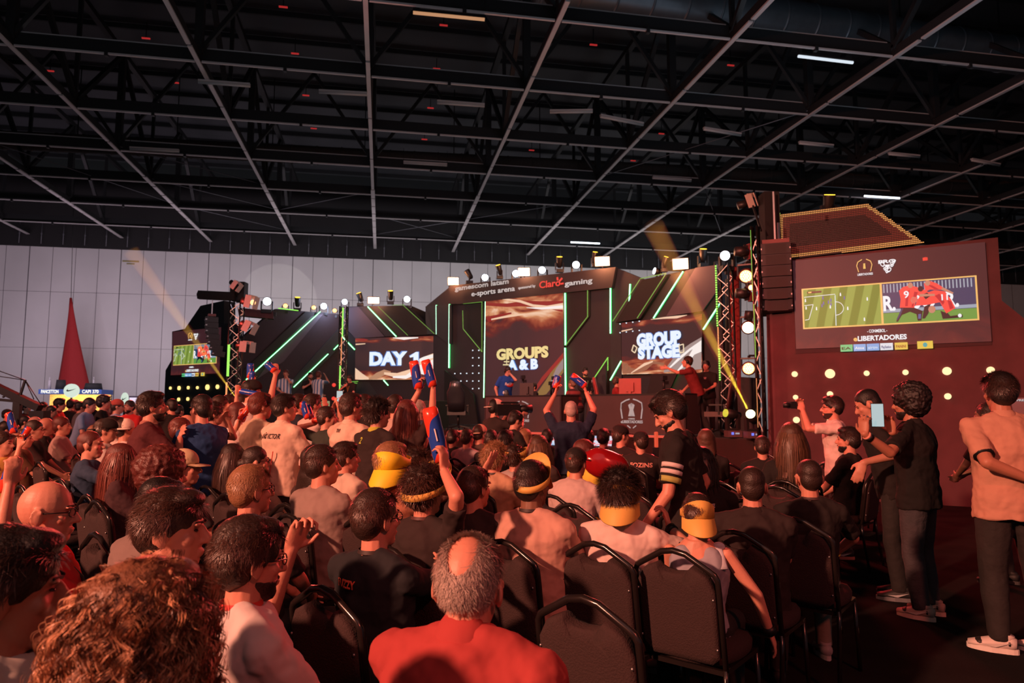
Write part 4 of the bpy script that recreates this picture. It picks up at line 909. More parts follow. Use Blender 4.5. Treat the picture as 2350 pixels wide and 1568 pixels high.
def truss_tower(px, D, w_, z1, turn, lab, parts=()):
    P = at(px, 937, D); o = thing('light_tower', lab, 'light tower', (P.x, P.y, 0), -(YAW+math.radians(turn)))
    b = MB(); h = w_/2
    for x in (-h, h):
        for y in (-h, h): b.cyl((x, y, 0), (x, y, z1), .022, n=6)
    b.build('chord', M_BLACK, o); b = MB(); k = 0; z = .1
    while z < z1-.25:
        s_ = 1 if k % 2 else -1
        b.bar((-h*s_, -h, z), (h*s_, -h, z+.25), .014); b.bar((h*s_, h, z), (-h*s_, h, z+.25), .014); b.bar((-h, h*s_, z), (-h, -h*s_, z+.25), .014); b.bar((h, h*s_, z), (h, -h*s_, z+.25), .014); z += .25; k += 1
    b.build('lacing', M_STEEL, o); MB().box((0, 0, .02), (w_+.2, w_+.2, .04)).build('base_plate', M_BLACK, o)
    return o
def strip(o, x, y, z0, z1, m, n, r=.012):
    b = MB()
    for i in range(n): b.box((x, y, z0+(z1-z0)*i/(n-1)), (r*2, r, r*2))
    return b.build('led_strip', m, o)
DT = 12.2
zt_ = at(1745, 520, DT).z
t1 = truss_tower(1747, DT, .10, zt_, 37, 'slim truss tower left of the red side wall')
strip(t1, -.045, -.07, at(1745, 980, DT).z, at(1745, 870, DT).z, m_rdot, 40, .006); strip(t1, -.045, -.07, at(1745, 820, DT).z, at(1745, 700, DT).z, m_gdot, 44, .006); strip(t1, -.06, -.07, at(1745, 690, DT).z, at(1745, 530, DT).z, m_gdot, 60, .005)
DP = 14.6
t2 = truss_tower(1672, DP, .26, at(1665, 607, DP).z, 37, 'black light pole with green dots at the right facade end')
strip(t2, -.13, -.16, at(1660, 748, DP).z, at(1657, 612, DP).z, m_gdot, 26, .016); strip(t2, -.12, -.16, at(1660, 800, DP).z, at(1660, 753, DP).z, m_rdot, 14, .012); strip(t2, -.11, -.16, at(1662, 872, DP).z, at(1662, 803, DP).z, m_gdot, 14, .016)
o = MB().poly([at(1676, 612, 15.0), at(1696, 612, 15.0), at(1700, 905, 15.0), at(1678, 905, 15.0)], HD*.04).build('drape', mat('red_drape', (.30, .03, .03), .8, nz=.3)); tag(o, 'narrow red drape behind the right light pole', 'drape')
o = MB().poly([at(1694, 865, 16.5), at(1746, 868, 16.5), at(1746, 1010, 16.5), at(1694, 1010, 16.5)], HD*.05).build('side_flat', mat('grey_flat', (.09, .07, .075), .6, nz=.2)); tag(o, 'low grey flat panel between the right light towers', 'panel')
o = MB().poly([at(1667, 640, 17.5), at(1702, 640, 17.5), at(1700, 985, 17.5), at(1667, 985, 17.5)], HD*.1).build('side_drape', M_BLACKM); tag(o, 'black drape behind the right light pole', 'drape')
o = MB().poly([at(1640, 600, 18.5), at(1664, 598, 18.5), at(1668, 985, 18.5), at(1640, 985, 18.5)], HD*.1).build('facade_return', m_facb); tag(o, 'black return panel at the right end of the right facade', 'panel')
DQ = 20.6
t3 = truss_tower(784, DQ, .2, at(784, 704, DQ).z, 0, 'light pole with green dots between the left wing and DAY 1')
strip(t3, 0.0, -.12, at(785, 772, DQ).z, at(785, 709, DQ).z, m_gdot, 26, .02); strip(t3, -.02, -.12, at(783, 838, DQ).z, at(783, 776, DQ).z, m_rdot, 26, .012); strip(t3, -.04, -.12, at(781, 905, DQ).z, at(781, 842, DQ).z, m_gdot, 20, .02)
DL = 20.0
t4 = truss_tower(535, DL, .30, at(535, 690, DL).z, 0, 'left light tower beside the far screen hung with lamps')
strip(t4, -.12, -.18, at(527, 862, DL).z, at(527, 795, DL).z, m_gdot, 22, .03); strip(t4, -.14, -.18, at(524, 905, DL).z, at(524, 880, DL).z, m_rdot, 8, .02)
MB().box((.04, 0, at(535, 670, DL).z+.0), (.42, .3, .55)).build('top_sleeve', M_BLACKM, t4, raw=True)
o = MB().cyl(at(456, 677, 19.8), at(540, 681, 19.8), .14, n=6, smooth=False).build('top_beam', M_BLACKM); tag(o, 'thick black horizontal box beam on the left tower top', 'beam')
# panels mounted on the towers
m_soft = mat('soft_flap', (.62, .50, .44), .7, nz=.1)
def floodlamp(px, py, D, r, lab, tilt=-.15, lens=None, back=False):
    P = at(px, py, D); d = ((C0-P).normalized()+V((0, 0, tilt))-RGT*.15).normalized(); o = thing('wash_light', lab, 'stage light', P-V((0, 0, r)), 0, None)
    b = MB(); b.loft([(P-d*.28, r*.6, r*.6), (P-d*.18, r*1.15, r*1.15), (P, r*1.25, r*1.25)], n=18); b.build('housing', mat('lamp_redish', (.08, .025, .022), .4, nz=.2), o)
    MB().cyl(P-d*.02, P+d*.012, r, n=22).build('lens', lens or m_lensR, o)
    if lens is None:
        b = MB(); x = d.cross(V((0, 0, 1))).normalized(); y = x.cross(d)
        for rr_ in (0, .35, .72):
            for k in range(max(1, int(rr_*18))): a = k*2*math.pi/max(1, int(rr_*18)); b.ell(P+d*.015+x*(r*rr_*math.cos(a))+y*(r*rr_*math.sin(a)), (r*.14,)*3, n=6, m=4)
        b.build('led_cell', glow('cell', (1, .72, .30), 5), o)
    b = MB(); x = d.cross(V((0, 0, 1))).normalized()
    for q in (-1, 1): b.bar(P-d*.1+x*(q*r*1.35), P-d*.1+x*(q*r*1.35)+V((0, 0, r*1.8)), .02, .05)
    b.bar(P-d*.1-x*r*1.4+V((0, 0, r*1.8)), P-d*.1+x*r*1.4+V((0, 0, r*1.8)), .05, .03); b.bar(P-d*.1+V((0, 0, r*1.8)), P-d*.1+V((0, 0, r*2.3)), .04); b.bar(P-d*.1+V((0, 0, r*2.3)), P-d*.1+V((0, 0, r*2.3))+RGT*.25, .035)
    b.build('yoke', m_body, o); return o
floodlamp(1712, 634, 12.8, .115, 'top round warm wash light between the right light towers')
floodlamp(1717, 752, 12.8, .105, 'middle round warm wash light between the right light towers', lens=glow('lens_hot', (1, .75, .45), 6))
floodlamp(1718, 846, 12.8, .105, 'bottom round warm wash light between the right light towers', .0)
floodlamp(1724, 660, 12.45, .05, 'small warm lamp just under the top round wash light')
def side_head(px, py, D, L, lab, dz=0.05):
    P = at(px, py, D); d = (-RGT+V((0, 0, dz))).normalized(); o = thing('moving_light', lab, 'stage light', P+RGT*L*.5)
    MB().loft([(P-d*L*.5, .06, .06), (P-d*L*.1, .10, .10), (P+d*L*.5, .09, .09)], n=14).build('head', m_body, o); MB().box(P+RGT*(L*.62), (.10, .12, .30)).build('base', mat('lamp_base_red', (.16, .03, .03), .5, nz=.2), o)
    MB().bar(P-d*L*.1+V((0, 0, .11)), P+RGT*L*.6+V((0, 0, .08)), .03, .06).bar(P-d*L*.1-V((0, 0, .11)), P+RGT*L*.6-V((0, 0, .08)), .03, .06).build('yoke', m_body, o)
    MB().box(P+RGT*(L*.6)-HD*.07+V((0, 0, .05)), (.04, .01, .06)).build('display', glow('lamp_display', (.6, .6, .9), .7), o)
side_head(1703, 578, 12.8, .26, 'upper sideways moving head on the right truss tower'); side_head(1705, 674, 12.8, .26, 'lower sideways moving head on the right truss tower')
def flap(px, py, D, w_, h_, rot, lab, m=None, lens=False):
    P = at(px, py, D); R = Matrix.Rotation(-YAW, 3, 'Z') @ Matrix.Rotation(rot, 3, 'Y') @ Matrix.Rotation(.5, 3, 'Z'); o = thing('barn_door_light', lab, 'stage light', P-V((0, 0, h_*.5)))
    b = MB(); b.loft([(P+R @ V((-w_*.1, .06, 0)), w_*.30, h_*.34), (P+R @ V((-w_*.7, .18, 0)), w_*.26, h_*.30)], n=14); b.build('housing', m_body, o)
    for sx, sz, a in ((1, 0, .5), (-1, 0, -.4)):
        q = P+R @ V((sx*w_*.35, -.05, 0)); MB().box(q, (w_*.5, .015, h_), R @ Matrix.Rotation(a, 3, 'Z')).build('flap', m or m_soft, o)
    q = P+R @ V((0, -.03, h_*.42)); MB().box(q, (w_*.75, .015, h_*.3), R @ Matrix.Rotation(.4, 3, 'X')).build('flap', m or m_soft, o)
    if lens: MB().cyl(P+R @ V((w_*.1, -.05, 0)), P+R @ V((w_*.1, -.075, 0)), w_*.22, n=16).build('lens', m_lensR, o)
    MB().bar(P, at(543 if px < 700 else 1747, max(py, 690) if px < 700 else max(py, 530), 19.95 if px < 700 else 12.2), .03).build('arm', m_body, o)
flap(577, 694, 19.6, .34, .36, .2, 'lit flapped lamp near the left tower top', lens=True); flap(574, 752, 19.6, .36, .32, .45, 'flapped lamp in the middle of the left tower', None); flap(568, 797, 19.6, .38, .30, .08, 'lowest flapped lamp of the left tower'); flap(543, 657, 19.6, .26, .26, .6, 'flapped lamp standing on the left tower top')
flap(1724, 462, 12.7, .26, .26, -.3, 'flapped lamp at the very top of the right truss tower'); flap(1736, 648, 12.7, .14, .28, -.4, 'folded lamp flap beside the upper warm wash light'); flap(1735, 726, 12.7, .15, .30, .2, 'folded lamp flap beside the middle warm wash light')
# bright movers standing on the deck
def deck_mover(px, py, D, r, d, lens, lab):
    P = at(px, py, D); d = V(d).normalized(); zb_ = ZD; o = thing('moving_light', lab, 'stage light', (P.x, P.y, ZD), -YAW)
    o['_o'] = tuple(o.location); o.rotation_euler = (0, 0, 0)
    MB().loft([(P-d*.34, r*.7, r*.7), (P-d*.2, r*1.1, r*1.1), (P-d*.02, r*1.05, r*1.05)], n=18).build('head', m_body, o); MB().cyl(P-d*.03, P, r*.95, n=20).build('lens', lens, o)
    c = P-d*.17; b = MB()
    for q in (-1, 1): b.bar(c+RGT*(q*r*1.35), V((c.x, c.y, ZD+.14))+RGT*(q*r*1.3), .05, .10)
    b.bar(V((c.x, c.y, ZD+.14))-RGT*r*1.4, V((c.x, c.y, ZD+.14))+RGT*r*1.4, .10, .05); b.build('yoke', m_body, o)
    MB().box((c.x, c.y, ZD+.06), (.27, .27, .12), Matrix.Rotation(-YAW, 3, 'Z')).build('base', mat('mover_base', (.10, .06, .065), .5, nz=.2), o)
    q = V((c.x, c.y, ZD+.07))-HD*.14; MB().box(q-RGT*.05, (.045, .01, .045)).build('display', glow('mover_display', (.15, .2, 1), 1.2), o); MB().box(q+RGT*.04, (.08, .01, .03)).build('buttons', glow('mover_buttons', (.7, .6, .7), .5), o)
b1d = at(1560, 640, 12.0)-at(1722, 950, 12.6)
deck_mover(1722, 950, 12.75, .085, (at(1500, 520, 8.5)-at(1722, 950, 12.75)), glow('lens_yellow_hot', (1, .92, .35), 12), 'yellow beam mover on the deck edge by the right wall')
deck_mover(1664, 948, 13.3, .08, -RGT-HD*.35+V((0, 0, .15)), glow('lens_yellow_dim', (.7, .6, .05), 1.0), 'darker yellow mover on the deck, turned left')
# line array speakers
def array(px0, py0, px1, py1, D, n, wd, dp, lab, turn, lean=0.0):
    T = at(px0, py0, D); Bq = at(px1, py1, D); o = thing('line_array_speaker', lab, 'speaker', (T.x, T.y, Bq.z), -(YAW+math.radians(turn)))
    h = (T.z-Bq.z)/n; b0 = MB().box((0, 0, (T.z-Bq.z)+.05), (wd*.95, dp*.6, .07)); b0.build('rigging_bar', mat('rig_bar', (.20, .06, .06), .5, nz=.1), o)
    b0 = MB().bar((0, 0, T.z-Bq.z), (0, 0, T.z-Bq.z+(1.0 if n == 6 else .55)), .03).build('hanging_chain', M_STEEL, o)
    for i in range(n):
        z = (n-1-i)*h+h/2; y = (i*i)*lean; R = Matrix.Rotation(-.03*i, 3, 'X')
        q = MB().box((0, y, z), (wd, dp, h*.94), R).build('cabinet', mat('array_black', (.009, .008, .008), .4, nz=.2), o)
        MB().box((0, y-dp*.5, z), (wd*.7, .01, h*.8), R).build('grille', mat('array_grille', (.014, .010, .010), .6, nz=.2, nscale=60), q)
        for s_ in (-1, 1): MB().box((s_*wd*.48, y-dp*.45, z), (.02, .05, .03)).build('latch', M_STEEL, q)
    return o
array(1779, 563, 1785, 718, 12.3, 6, .50, .42, 'tall stack of black line array speakers hanging before the side wall', 20, .004)
array(486, 728, 482, 818, 19.8, 7, .22, .34, 'curved small line array speaker hanging before the far left screen', 60, .006)
# support box above the near array
o = MB().box(at(1766, 505, 12.6), (.28, .3, 1.0), Matrix.Rotation(-YAW, 3, 'Z')).build('motor_case', M_BLACKM); tag(o, 'black hoist case above the line array on the right tower', 'rigging case'); MB().box(at(1787, 530, 12.2), (.04, .02, .3)).build('hoist_chain', M_STEEL, o)
# haze lit by narrow beams
def beam(P, Q, r0, r1, c, power, dens, lab):
    d = (Q-P); L = d.length; d /= L
    o = MB().loft([(P+d*.05, r0, r0), (Q, r1, r1)], n=20).build('light_beam', None)
    m = bpy.data.materials.new('beam_haze'); m.use_nodes = True; nt = m.node_tree; nt.nodes.remove(nt.nodes['Principled BSDF']); vs = nt.nodes.new('ShaderNodeVolumeScatter'); vs.inputs['Density'].default_value = dens; vs.inputs['Anisotropy'].default_value = .0
    nt.links.new(vs.outputs[0], nt.nodes['Material Output'].inputs['Volume']); m.volume_intersection_method if False else None
    o.data.materials.append(m); tag(o, lab, 'light beam', None, 'stuff')
    a = math.degrees(2*math.atan((r1)/L))*.96
    lamp('beam_lamp', 'SPOT', P, Q, c, power, .01, angle=max(1.2, a), blend=.2)
# ---------------------------------------------------------------- people
SKIN = {'l': mat('skin_light', (.62, .27, .19), .5, nz=.08, nscale=20, bump=.04, bscale=120), 'm': mat('skin_medium', (.46, .19, .12), .5, nz=.08, nscale=20, bump=.04, bscale=120), 'd': mat('skin_brown', (.20, .10, .065), .5, nz=.1, nscale=20)}
def hairm(k):
    c = {'black': (.012, .009, .009), 'dark': (.028, .015, .012), 'brown': (.075, .035, .022), 'blond': (.26, .13, .065), 'red': (.10, .022, .018), 'grey': (.44, .35, .31), 'wood': (.20, .085, .045)}[k]
    return mat('hair_'+k, c, .48, nz=.4, nscale=60, bump=.22, bscale=150)
M_EYE = mat('eye_dark', (.02, .012, .01), .2, nz=.05); M_LENS = mat('spectacle_frame', (.012, .01, .01), .3, nz=.1); M_BROW = mat('brow_hair', (.02, .012, .01), .8, nz=.1)
M_DENIM = mat('denim', (.045, .042, .050), .85, nz=.3, nscale=8, bump=.4, bscale=30); M_DARKP = mat('trouser_dark', (.020, .017, .017), .85, nz=.2, bump=.3, bscale=20)
def rot3(yaw, pitch, roll=0): return Matrix.Rotation(-math.radians(yaw), 3, 'Z') @ Matrix.Rotation(-math.radians(pitch), 3, 'X') @ Matrix.Rotation(math.radians(roll), 3, 'Y')
def elbow(S, W, pole, u=.285, f=.25):
    d = W-S; L = min(d.length, (u+f)*.985); n = d.normalized(); W2 = S+n*L
    a = (u*u-f*f+L*L)/(2*L); h = math.sqrt(max(1e-6, u*u-a*a)); p = V(pole); p = p-n*p.dot(n)
    p = p.normalized() if p.length > 1e-4 else V((0, 0, -1)); return S+n*a+p*h, W2
HANDS = {  # wrist targets relative to own frame (x away from the body side, y ahead, z up from the hips), pole
 'down': ((.25, .02, -.04), (.4, -.6, 0)), 'lap': ((.07, .30, .10), (1, -.3, -.4)), 'knee': ((.13, .36, .10), (1, -.3, -.2)), 'up': ((.16, .14, 1.05), (1, .4, -.2)), 'uphigh': ((.08, .22, 1.18), (1, .5, 0)),
 'phone': ((.06, .34, .66), (.7, -.1, -1)), 'face': ((.02, .20, .60), (.7, .3, -1)), 'chest': ((.05, .25, .42), (1, -.1, -.6)), 'back': ((-.02, -.17, .10), (1, -.5, 0)), 'out': ((.40, .28, .32), (.2, -.4, -1)),
 'fwd': ((.06, .50, .46), (.3, 0, -1)), 'rest': ((.30, .34, .34), (.8, 0, -.4)), 'wide': ((.34, .10, .98), (1, .2, -.3)), 'side': ((.42, .06, .12), (.3, -.5, 0))}
def torso_rings(P, up, fw, b=1.0, g=0.0, hem=-.06, sit=False, fem=False):
    r = [(hem, .165, .115), (.02, .168, .120), (.12, .155, .110), (.25, .158, .112), (.37, .172, .118), (.43, .180, .112), (.49, .150, .092), (.53, .092, .070), (.56, .060, .056)]
    out = []
    for h, rx, ry in r:
        bb = b if h < .45 else 1+(b-1)*.4
        if fem and .08 < h < .2: rx *= .9
        if fem and h > .4: rx *= .9
        out.append((P+up*h, rx*bb+g, ry*bb+g))
    return out
SHOE = {}
def shoe(kind, parent, P, yaw_, s=1.0):
    if kind not in SHOE:
        b = MB(); b.loft([((0, -.085, .060), .030, .030), ((0, -.06, .062), .040, .040), ((0, 0, .060), .042, .045), ((0, .06, .048), .046, .034), ((0, .12, .038), .046, .024), ((0, .165, .033), .030, .016)], n=14, xax=(1, 0, 0)); b.loft([((0, -.03, .06), .036, .040), ((0, -.035, .10), .038, .042), ((0, -.04, .115), .036, .040)], n=12, xax=(1, 0, 0))
        up_ = b.build('upper_mesh', None, None, (0, 0, 0)); m1 = up_.data; bpy.data.objects.remove(up_)
        b = MB(); n = 20; pts = []
        for k in range(n): a = 2*math.pi*k/n; pts.append((.048*math.cos(a)*(1 if math.sin(a) > 0 else .85), .04+.135*math.sin(a), 0))
        b.poly(pts, (0, 0, .03)); so = b.build('sole_mesh', None, None, (0, 0, 0)); m2 = so.data; bpy.data.objects.remove(so)
        b = MB(); 
        for sx in (-1, 1): b.poly([(sx*.047, .09, .045), (sx*.047, .02, .035), (sx*.046, -.06, .072), (sx*.048, .03, .052)], (sx*.003, 0, 0))
        sw = b.build('stripe_mesh', None, None, (0, 0, 0)); m3 = sw.data; bpy.data.objects.remove(sw)
        col_ = {'dark': ((.02, .02, .02), (.05, .05, .05), (.1, .1, .1)), 'bw': ((.70, .62, .58), (.8, .75, .7), (.02, .02, .02)), 'nike': ((.02, .02, .022), (.16, .16, .18), (.45, .47, .5)), 'grey': ((.32, .32, .34), (.5, .5, .52), (.05, .05, .05)), 'redsole': ((.02, .02, .022), (.6, .2, .15), (.6, .6, .62)), 'mix': ((.45, .32, .27), (.7, .5, .42), (.72, .62, .56))}
        a, s_, t = col_[kind]
        m1 = m1.copy(); m1.materials.append(mat('shoe_'+kind, a, .6, nz=.2)); m2 = m2.copy(); m2.materials.append(mat('sole_'+kind, s_, .6, nz=.1)); m3 = m3.copy(); m3.materials.append(mat('stripe_'+kind, t, .5, nz=.1))
        m4 = None
        if kind in ('bw', 'mix'):
            b = MB(); b.ell((0, -.050, .062), (.0425, .034, .030), None, 14, 8); b.ell((0, .100, .048), (.0475, .034, .0225), None, 14, 8); to = b.build('toe_mesh', None, None, (0, 0, 0)); m4 = to.data.copy(); bpy.data.objects.remove(to); m4.materials.append(mat('shoe_overlay', (.02, .018, .018), .5, nz=.1))
        SHOE[kind] = (m1, m2, m3, m4)
    m1, m2, m3, m4 = SHOE[kind]
    o = bpy.data.objects.new('shoe', m1); col.objects.link(o); o.parent = parent; o.location = P; o.rotation_euler = (0, 0, yaw_); o.scale = (s, s, s)
    q = bpy.data.objects.new('sole', m2); col.objects.link(q); q.parent = o
    if m4: q = bpy.data.objects.new('overlay', m4); col.objects.link(q); q.parent = o
    if kind != 'dark': q = bpy.data.objects.new('stripe', m3); col.objects.link(q); q.parent = o
HAIRDIR = random.Random(21)
def strands(name, m, parent, c, R, k, n, ln, wd, curl, region, rad=(.080, .100, .092), droop=0.0, lift=.5, cz=(0, -.012, .035), seg=3, long=0.0):
    b = MB(); rr = HAIRDIR; made = 0; tries = 0
    while made < n and tries < n*6:
        tries += 1
        u = V((rr.gauss(0, 1), rr.gauss(0, 1), rr.gauss(0, 1))).normalized()
        if not region(u): continue
        made += 1
        p = V((u.x*rad[0], u.y*rad[1], u.z*rad[2]))*k+V(cz)*k
        flow = V((u.x*.3+rr.gauss(0, .25), -.5+rr.gauss(0, .3), -.6+u.z*.4+rr.gauss(0, .2)))
        flow = flow-u*flow.dot(u); flow = flow.normalized() if flow.length > .01 else V((1, 0, 0))
        d = (u*lift+flow*(1-lift)).normalized(); L = ln*(.6+.8*rr.random())*k; side = d.cross(u)
        side = side.normalized() if side.length > .01 else V((1, 0, 0)); ph = rr.random()*6.28
        vs = []; fs = []
        for i in range(seg+1):
            t = i/seg; q = p+d*(L*t)+flow*(L*.35*t*t)+V((0, 0, -droop*L*t*t))
            if long: q = p+u*(L*.10*min(1, t*3))+V((u.x*.02*t, u.y*.02*t, 0))*k+V((0, 0, -1))*(L*max(0, t-.05))+flow*(.02*k*t)
            if curl: q += (side*math.cos(ph+t*seg*1.15)+u*math.sin(ph+t*seg*1.15))*curl*k*(min(1, t*3))
            wv = side*(wd*k*(1-.75*t))
            vs += [q-wv, q+wv]
            if i: a = 2*(i-1); fs.append((a, a+1, a+3, a+2))
        b.add([c+R @ v_ for v_ in vs], fs, True)
    return b.build(name, m, parent, raw=True)
def reg_all(u): return not (u.y > .30 and u.z < .42) and not (u.y > -.1 and u.z < -.15) and u.z > -.62
def reg_top(u): return reg_all(u) and u.z > .15
def reg_fringe(u): return reg_all(u) and not (u.y < .1 and (u.x/.46)**2+((u.y*.57+u.z*.82-.12)/.60)**2 < 1.0)
PEOPLE = []
def person(px, top, label, short, D=None, a=39, sit=True, zt=1.27, sk='l', hair='short', hc='dark', shirt=(.05, .04, .04), sleeve='short', pants='dark', b=1.0, lean=None, hy=0, hp=0, hr=0, L='lap', R='lap', near=0, fem=False, cap=None, lan=None, gl=False, beard=None, shoes='dark', z0=0.0, fist=False, feet=True, marks=None, legs=(0, 0), headphones=False, chair=None, hair_len=0, tor=0, coll=None, lower=None, nk=0.0):
    if D is None:
        P = atz(px, top, zt); D = (P-C0).dot(HD)
    T_ = at(px, top, D); ztop = T_.z-z0
    lean = (-6 if sit else 2) if lean is None else lean
    ll = math.radians(lean); up = V((0, math.sin(ll), math.cos(ll))); fw = V((0, math.cos(ll), -math.sin(ll)))
    hz = .53 if sit else .90
    k = (ztop-(hz if sit else 0))/((.545*math.cos(ll)+.269-nk) if sit else (.90+.545*math.cos(ll)+.266-nk))
    k = max(.74 if sit else .82, min(1.16, k))
    if not sit: hz = .90*k
    Pv = V((0, 0, hz))
    def X(v_): return Pv+V(v_)*k
    hdR = rot3(hy, hp-lean*0, hr)
    NB = X(up*.545); hc_ = NB+V((math.sin(math.radians(hy))*.0, .018+math.sin(math.radians(hp))*.05, .134-nk-abs(math.sin(math.radians(hp)))*.03))*k
    face = math.radians(a)+YAW; rz = -face
    head2d = Matrix.Rotation(rz, 3, 'Z') @ V((hc_.x, hc_.y, 0))
    loc = V((T_.x-head2d.x, T_.y-head2d.y, z0))
    o = thing('person', label, 'person', loc, rz); o['_o'] = (0, 0, 0)
    vox = {2: .0052, 1: .0085}.get(near, .0135 if D < 12 else .017)
    g = 1 if near == 2 else 0
    body = MB(); sh = MB(); pa = MB()
    # torso + neck + head
    body.loft([(p, rx, ry) for p, rx, ry in [(X(up*h), rx*k, ry*k) for h, rx, ry in ((-.05, .14*b, .10*b), (.05, .15*b, .105*b), (.25, .145*b, .10*b), (.41, .160, .10), (.485, .132, .080), (.54, .075, .062))]], xax=(1, 0, 0))
    body.caps(X(up*.50), hc_-V((0, .012, .055))*k, .060*k*(1+(b-1)*.5), .053*k)
    H = lambda x, y, z: hc_+hdR @ (V((x, y, z))*k)
    body.ell(H(0, -.010, .030), (.0755*k, .096*k, .098*k), hdR, 20, 14)
    body.ell(H(0, .028, -.030), (.060*k, .066*k, .088*k), hdR, 16, 12)
    body.ell(H(0, .060, -.088), (.036*k, .032*k, .028*k), hdR, 12, 8)
    body.caps(H(0, .088, .018), H(0, .112, -.022), .010*k, .0145*k, 8); body.ell(H(0, .098, -.027), (.018*k, .014*k, .010*k), hdR, 10, 8)
    for s_ in (-1, 1):
        body.ell(H(s_*.078, -.004, -.008), (.010*k, .021*k, .033*k), hdR @ Matrix.Rotation(s_*.35, 3, 'Z'), 10, 8)
        if near == 2: body.tube([H(s_*(.080+.008*abs(math.cos(t))), -.008+.020*math.cos(t)*-1, -.004+.031*math.sin(t)) for t in [q*.45-.9 for q in range(9)]], .0045*k, 6)
        body.ell(H(s_*.030, .085, .030), (.024*k, .010*k, .007*k), hdR, 10, 6); body.ell(H(s_*.040, .062, -.018), (.022*k, .020*k, .020*k), hdR, 10, 6)
    body.ell(H(0, .094, -.058), (.024*k, .010*k, .006*k), hdR, 10, 6); body.ell(H(0, .091, -.069), (.020*k, .010*k, .007*k), hdR, 10, 6)
    # arms
    sw = .185*(.9 if fem else 1)*(1+(b-1)*.35)
    wr = {}
    M4 = Matrix.Translation(loc) @ Matrix.Rotation(rz, 4, 'Z'); Mi = M4.inverted()
    tw = math.radians(tor)
    for s_, spec in ((-1, L), (1, R)):
        S = X(up*.458+V((s_*sw, -.005, 0)))
        if isinstance(spec, tuple) and spec[0] == 'px': spec = ((Mi @ at(*spec[1])-Pv)/k,)+tuple(spec[2:])
        pole = None
        if isinstance(spec, str): t, pole = HANDS[spec]; hd_dir = None
        else: t, pole = spec[0], spec[1]
        W_ = X(V((s_*(t[0] if spec != 'back' else t[0]), t[1], t[2])) if isinstance(spec, str) else V(t))
        E, W2 = elbow(S, W_, (s_*pole[0], pole[1], pole[2]) if isinstance(spec, str) else pole, .285*k, .25*k)
        aw = 1+(b-1)*.5
        body.caps(S, E, .046*k*aw*(.85 if fem else 1), .037*k*aw, 12); body.caps(E, W2, .038*k*aw, .0255*k, 12)
        d = (W2-E).normalized(); wr[s_] = (W2, d, S, E)
        # hand
        if isinstance(spec, tuple) and len(spec) > 2: hdv = V(spec[2]).normalized()
        else: hdv = d
        inward = V((-s_, 0, 0)) if abs(hdv.x) < .8 else V((0, 1, 0))
        pn = (inward-hdv*inward.dot(hdv)).normalized(); sd = hdv.cross(pn)     # palm normal, across the knuckles
        if sd.z < 0 and abs(hdv.z) < .7: sd = -sd
        if abs(hdv.z) >= .7 and sd.y < 0: sd = -sd
        fr = (.0085 if near == 2 else .0098)*k; W3 = W2
        body.loft([(W3-hdv*.01*k, .019*k, .026*k), (W3+hdv*.035*k, .016*k, .038*k), (W3+hdv*.085*k, .014*k, .041*k), (W3+hdv*.098*k, .009*k, .034*k)], n=12, xax=pn)
        cl = 1.25 if (fist or (isinstance(spec, tuple) and len(spec) > 3 and spec[3])) else .32
        if isinstance(spec, tuple) and len(spec) > 3 and spec[3] is not True and spec[3]: cl = spec[3]
        for i in range(4):
            base = W3+hdv*(.085+(.004, .010, .006, -.002)[i])*k+sd*((i-1.5)*-.0205*k); p = base; ang = cl*.5; spr = (i-1.5)*-.06
            for j, Lp in enumerate((.038, .026, .020)):
                dd = (hdv*math.cos(ang)+pn*math.sin(ang)+sd*spr).normalized(); q = p+dd*(Lp*(.94, 1.05, 1.0, .82)[i]*k); body.caps(p, q, fr*(1-.06*j), fr*(.94-.06*j), 8); p = q; ang += cl
        p = W3+hdv*.022*k+sd*.030*k; q = p+(hdv*.62+sd*.62+pn*.35).normalized()*.042*k; body.caps(p, q, fr*1.5, fr*1.2, 8); body.caps(q, q+(hdv*.85+sd*.15+pn*(.35+.4*(cl > 1))).normalized()*.036*k, fr*1.15, fr*.9, 8)
        # sleeves
        if sleeve != 'none':
            e_ = S.lerp(E, .80 if sleeve == 'short' else 1.0); rs = .060*k*aw*(.9 if fem else 1)
            sh.ell(S, (rs*1.02,)*3, None, 12, 10)
            sh.loft([(S, rs, rs), (S.lerp(E, .4), rs*.97, rs*.97), (e_, rs*(.98 if sleeve == 'short' else .82), rs*(.98 if sleeve == 'short' else .82))], n=14)
            if sleeve == 'long': sh.caps(E, W2, rs*.80, rs*.55)
    # legs
    kn = {}
    for s_ in (-1, 1):
        hp_ = X((s_*.088, 0, -.02))
        if sit:
            K = V((s_*(.11+.03*b), .40*k, max(.47, hz-.03))); A = V((s_*.13, .38*k, .085)); 
            if lower: K, A = V((s_*.12+lower[0], .40*k, .49)), V((s_*.14+lower[1], .36*k, .085))
        else:
            dx, dy = legs if not isinstance(legs[0], tuple) else legs[0 if s_ < 0 else 1]
            A = V((s_*.10+(s_*dx if not isinstance(legs[0], tuple) else dx), -.01+(s_*dy if not isinstance(legs[0], tuple) else dy), .085)); K = (hp_+A)/2+V((s_*.01, .035, 0))
        body.caps(hp_, K, .075*k, .048*k); body.caps(K, A, .047*k, .034*k); body.caps(A, A+V((0, .10, -.045)), .032*k, .022*k)
        pa.caps(hp_+V((0, 0, .02)), K, .098*k*b, .068*k*b); pa.caps(K, K, .066*k*b, .066*k*b); pa.loft([(K, .066*k*b, .068*k*b), (K.lerp(A, .5), .062*k*b, .066*k*b), (A+(A-K).normalized()*.015, .054*k, .060*k)], n=14)
        kn[s_] = (K, A)
        if feet: shoe(shoes, o, (A.x, A.y, 0), 0 if not isinstance(legs[0], tuple) or len(legs) < 3 else legs[2], k if k < 1.08 else 1.08)
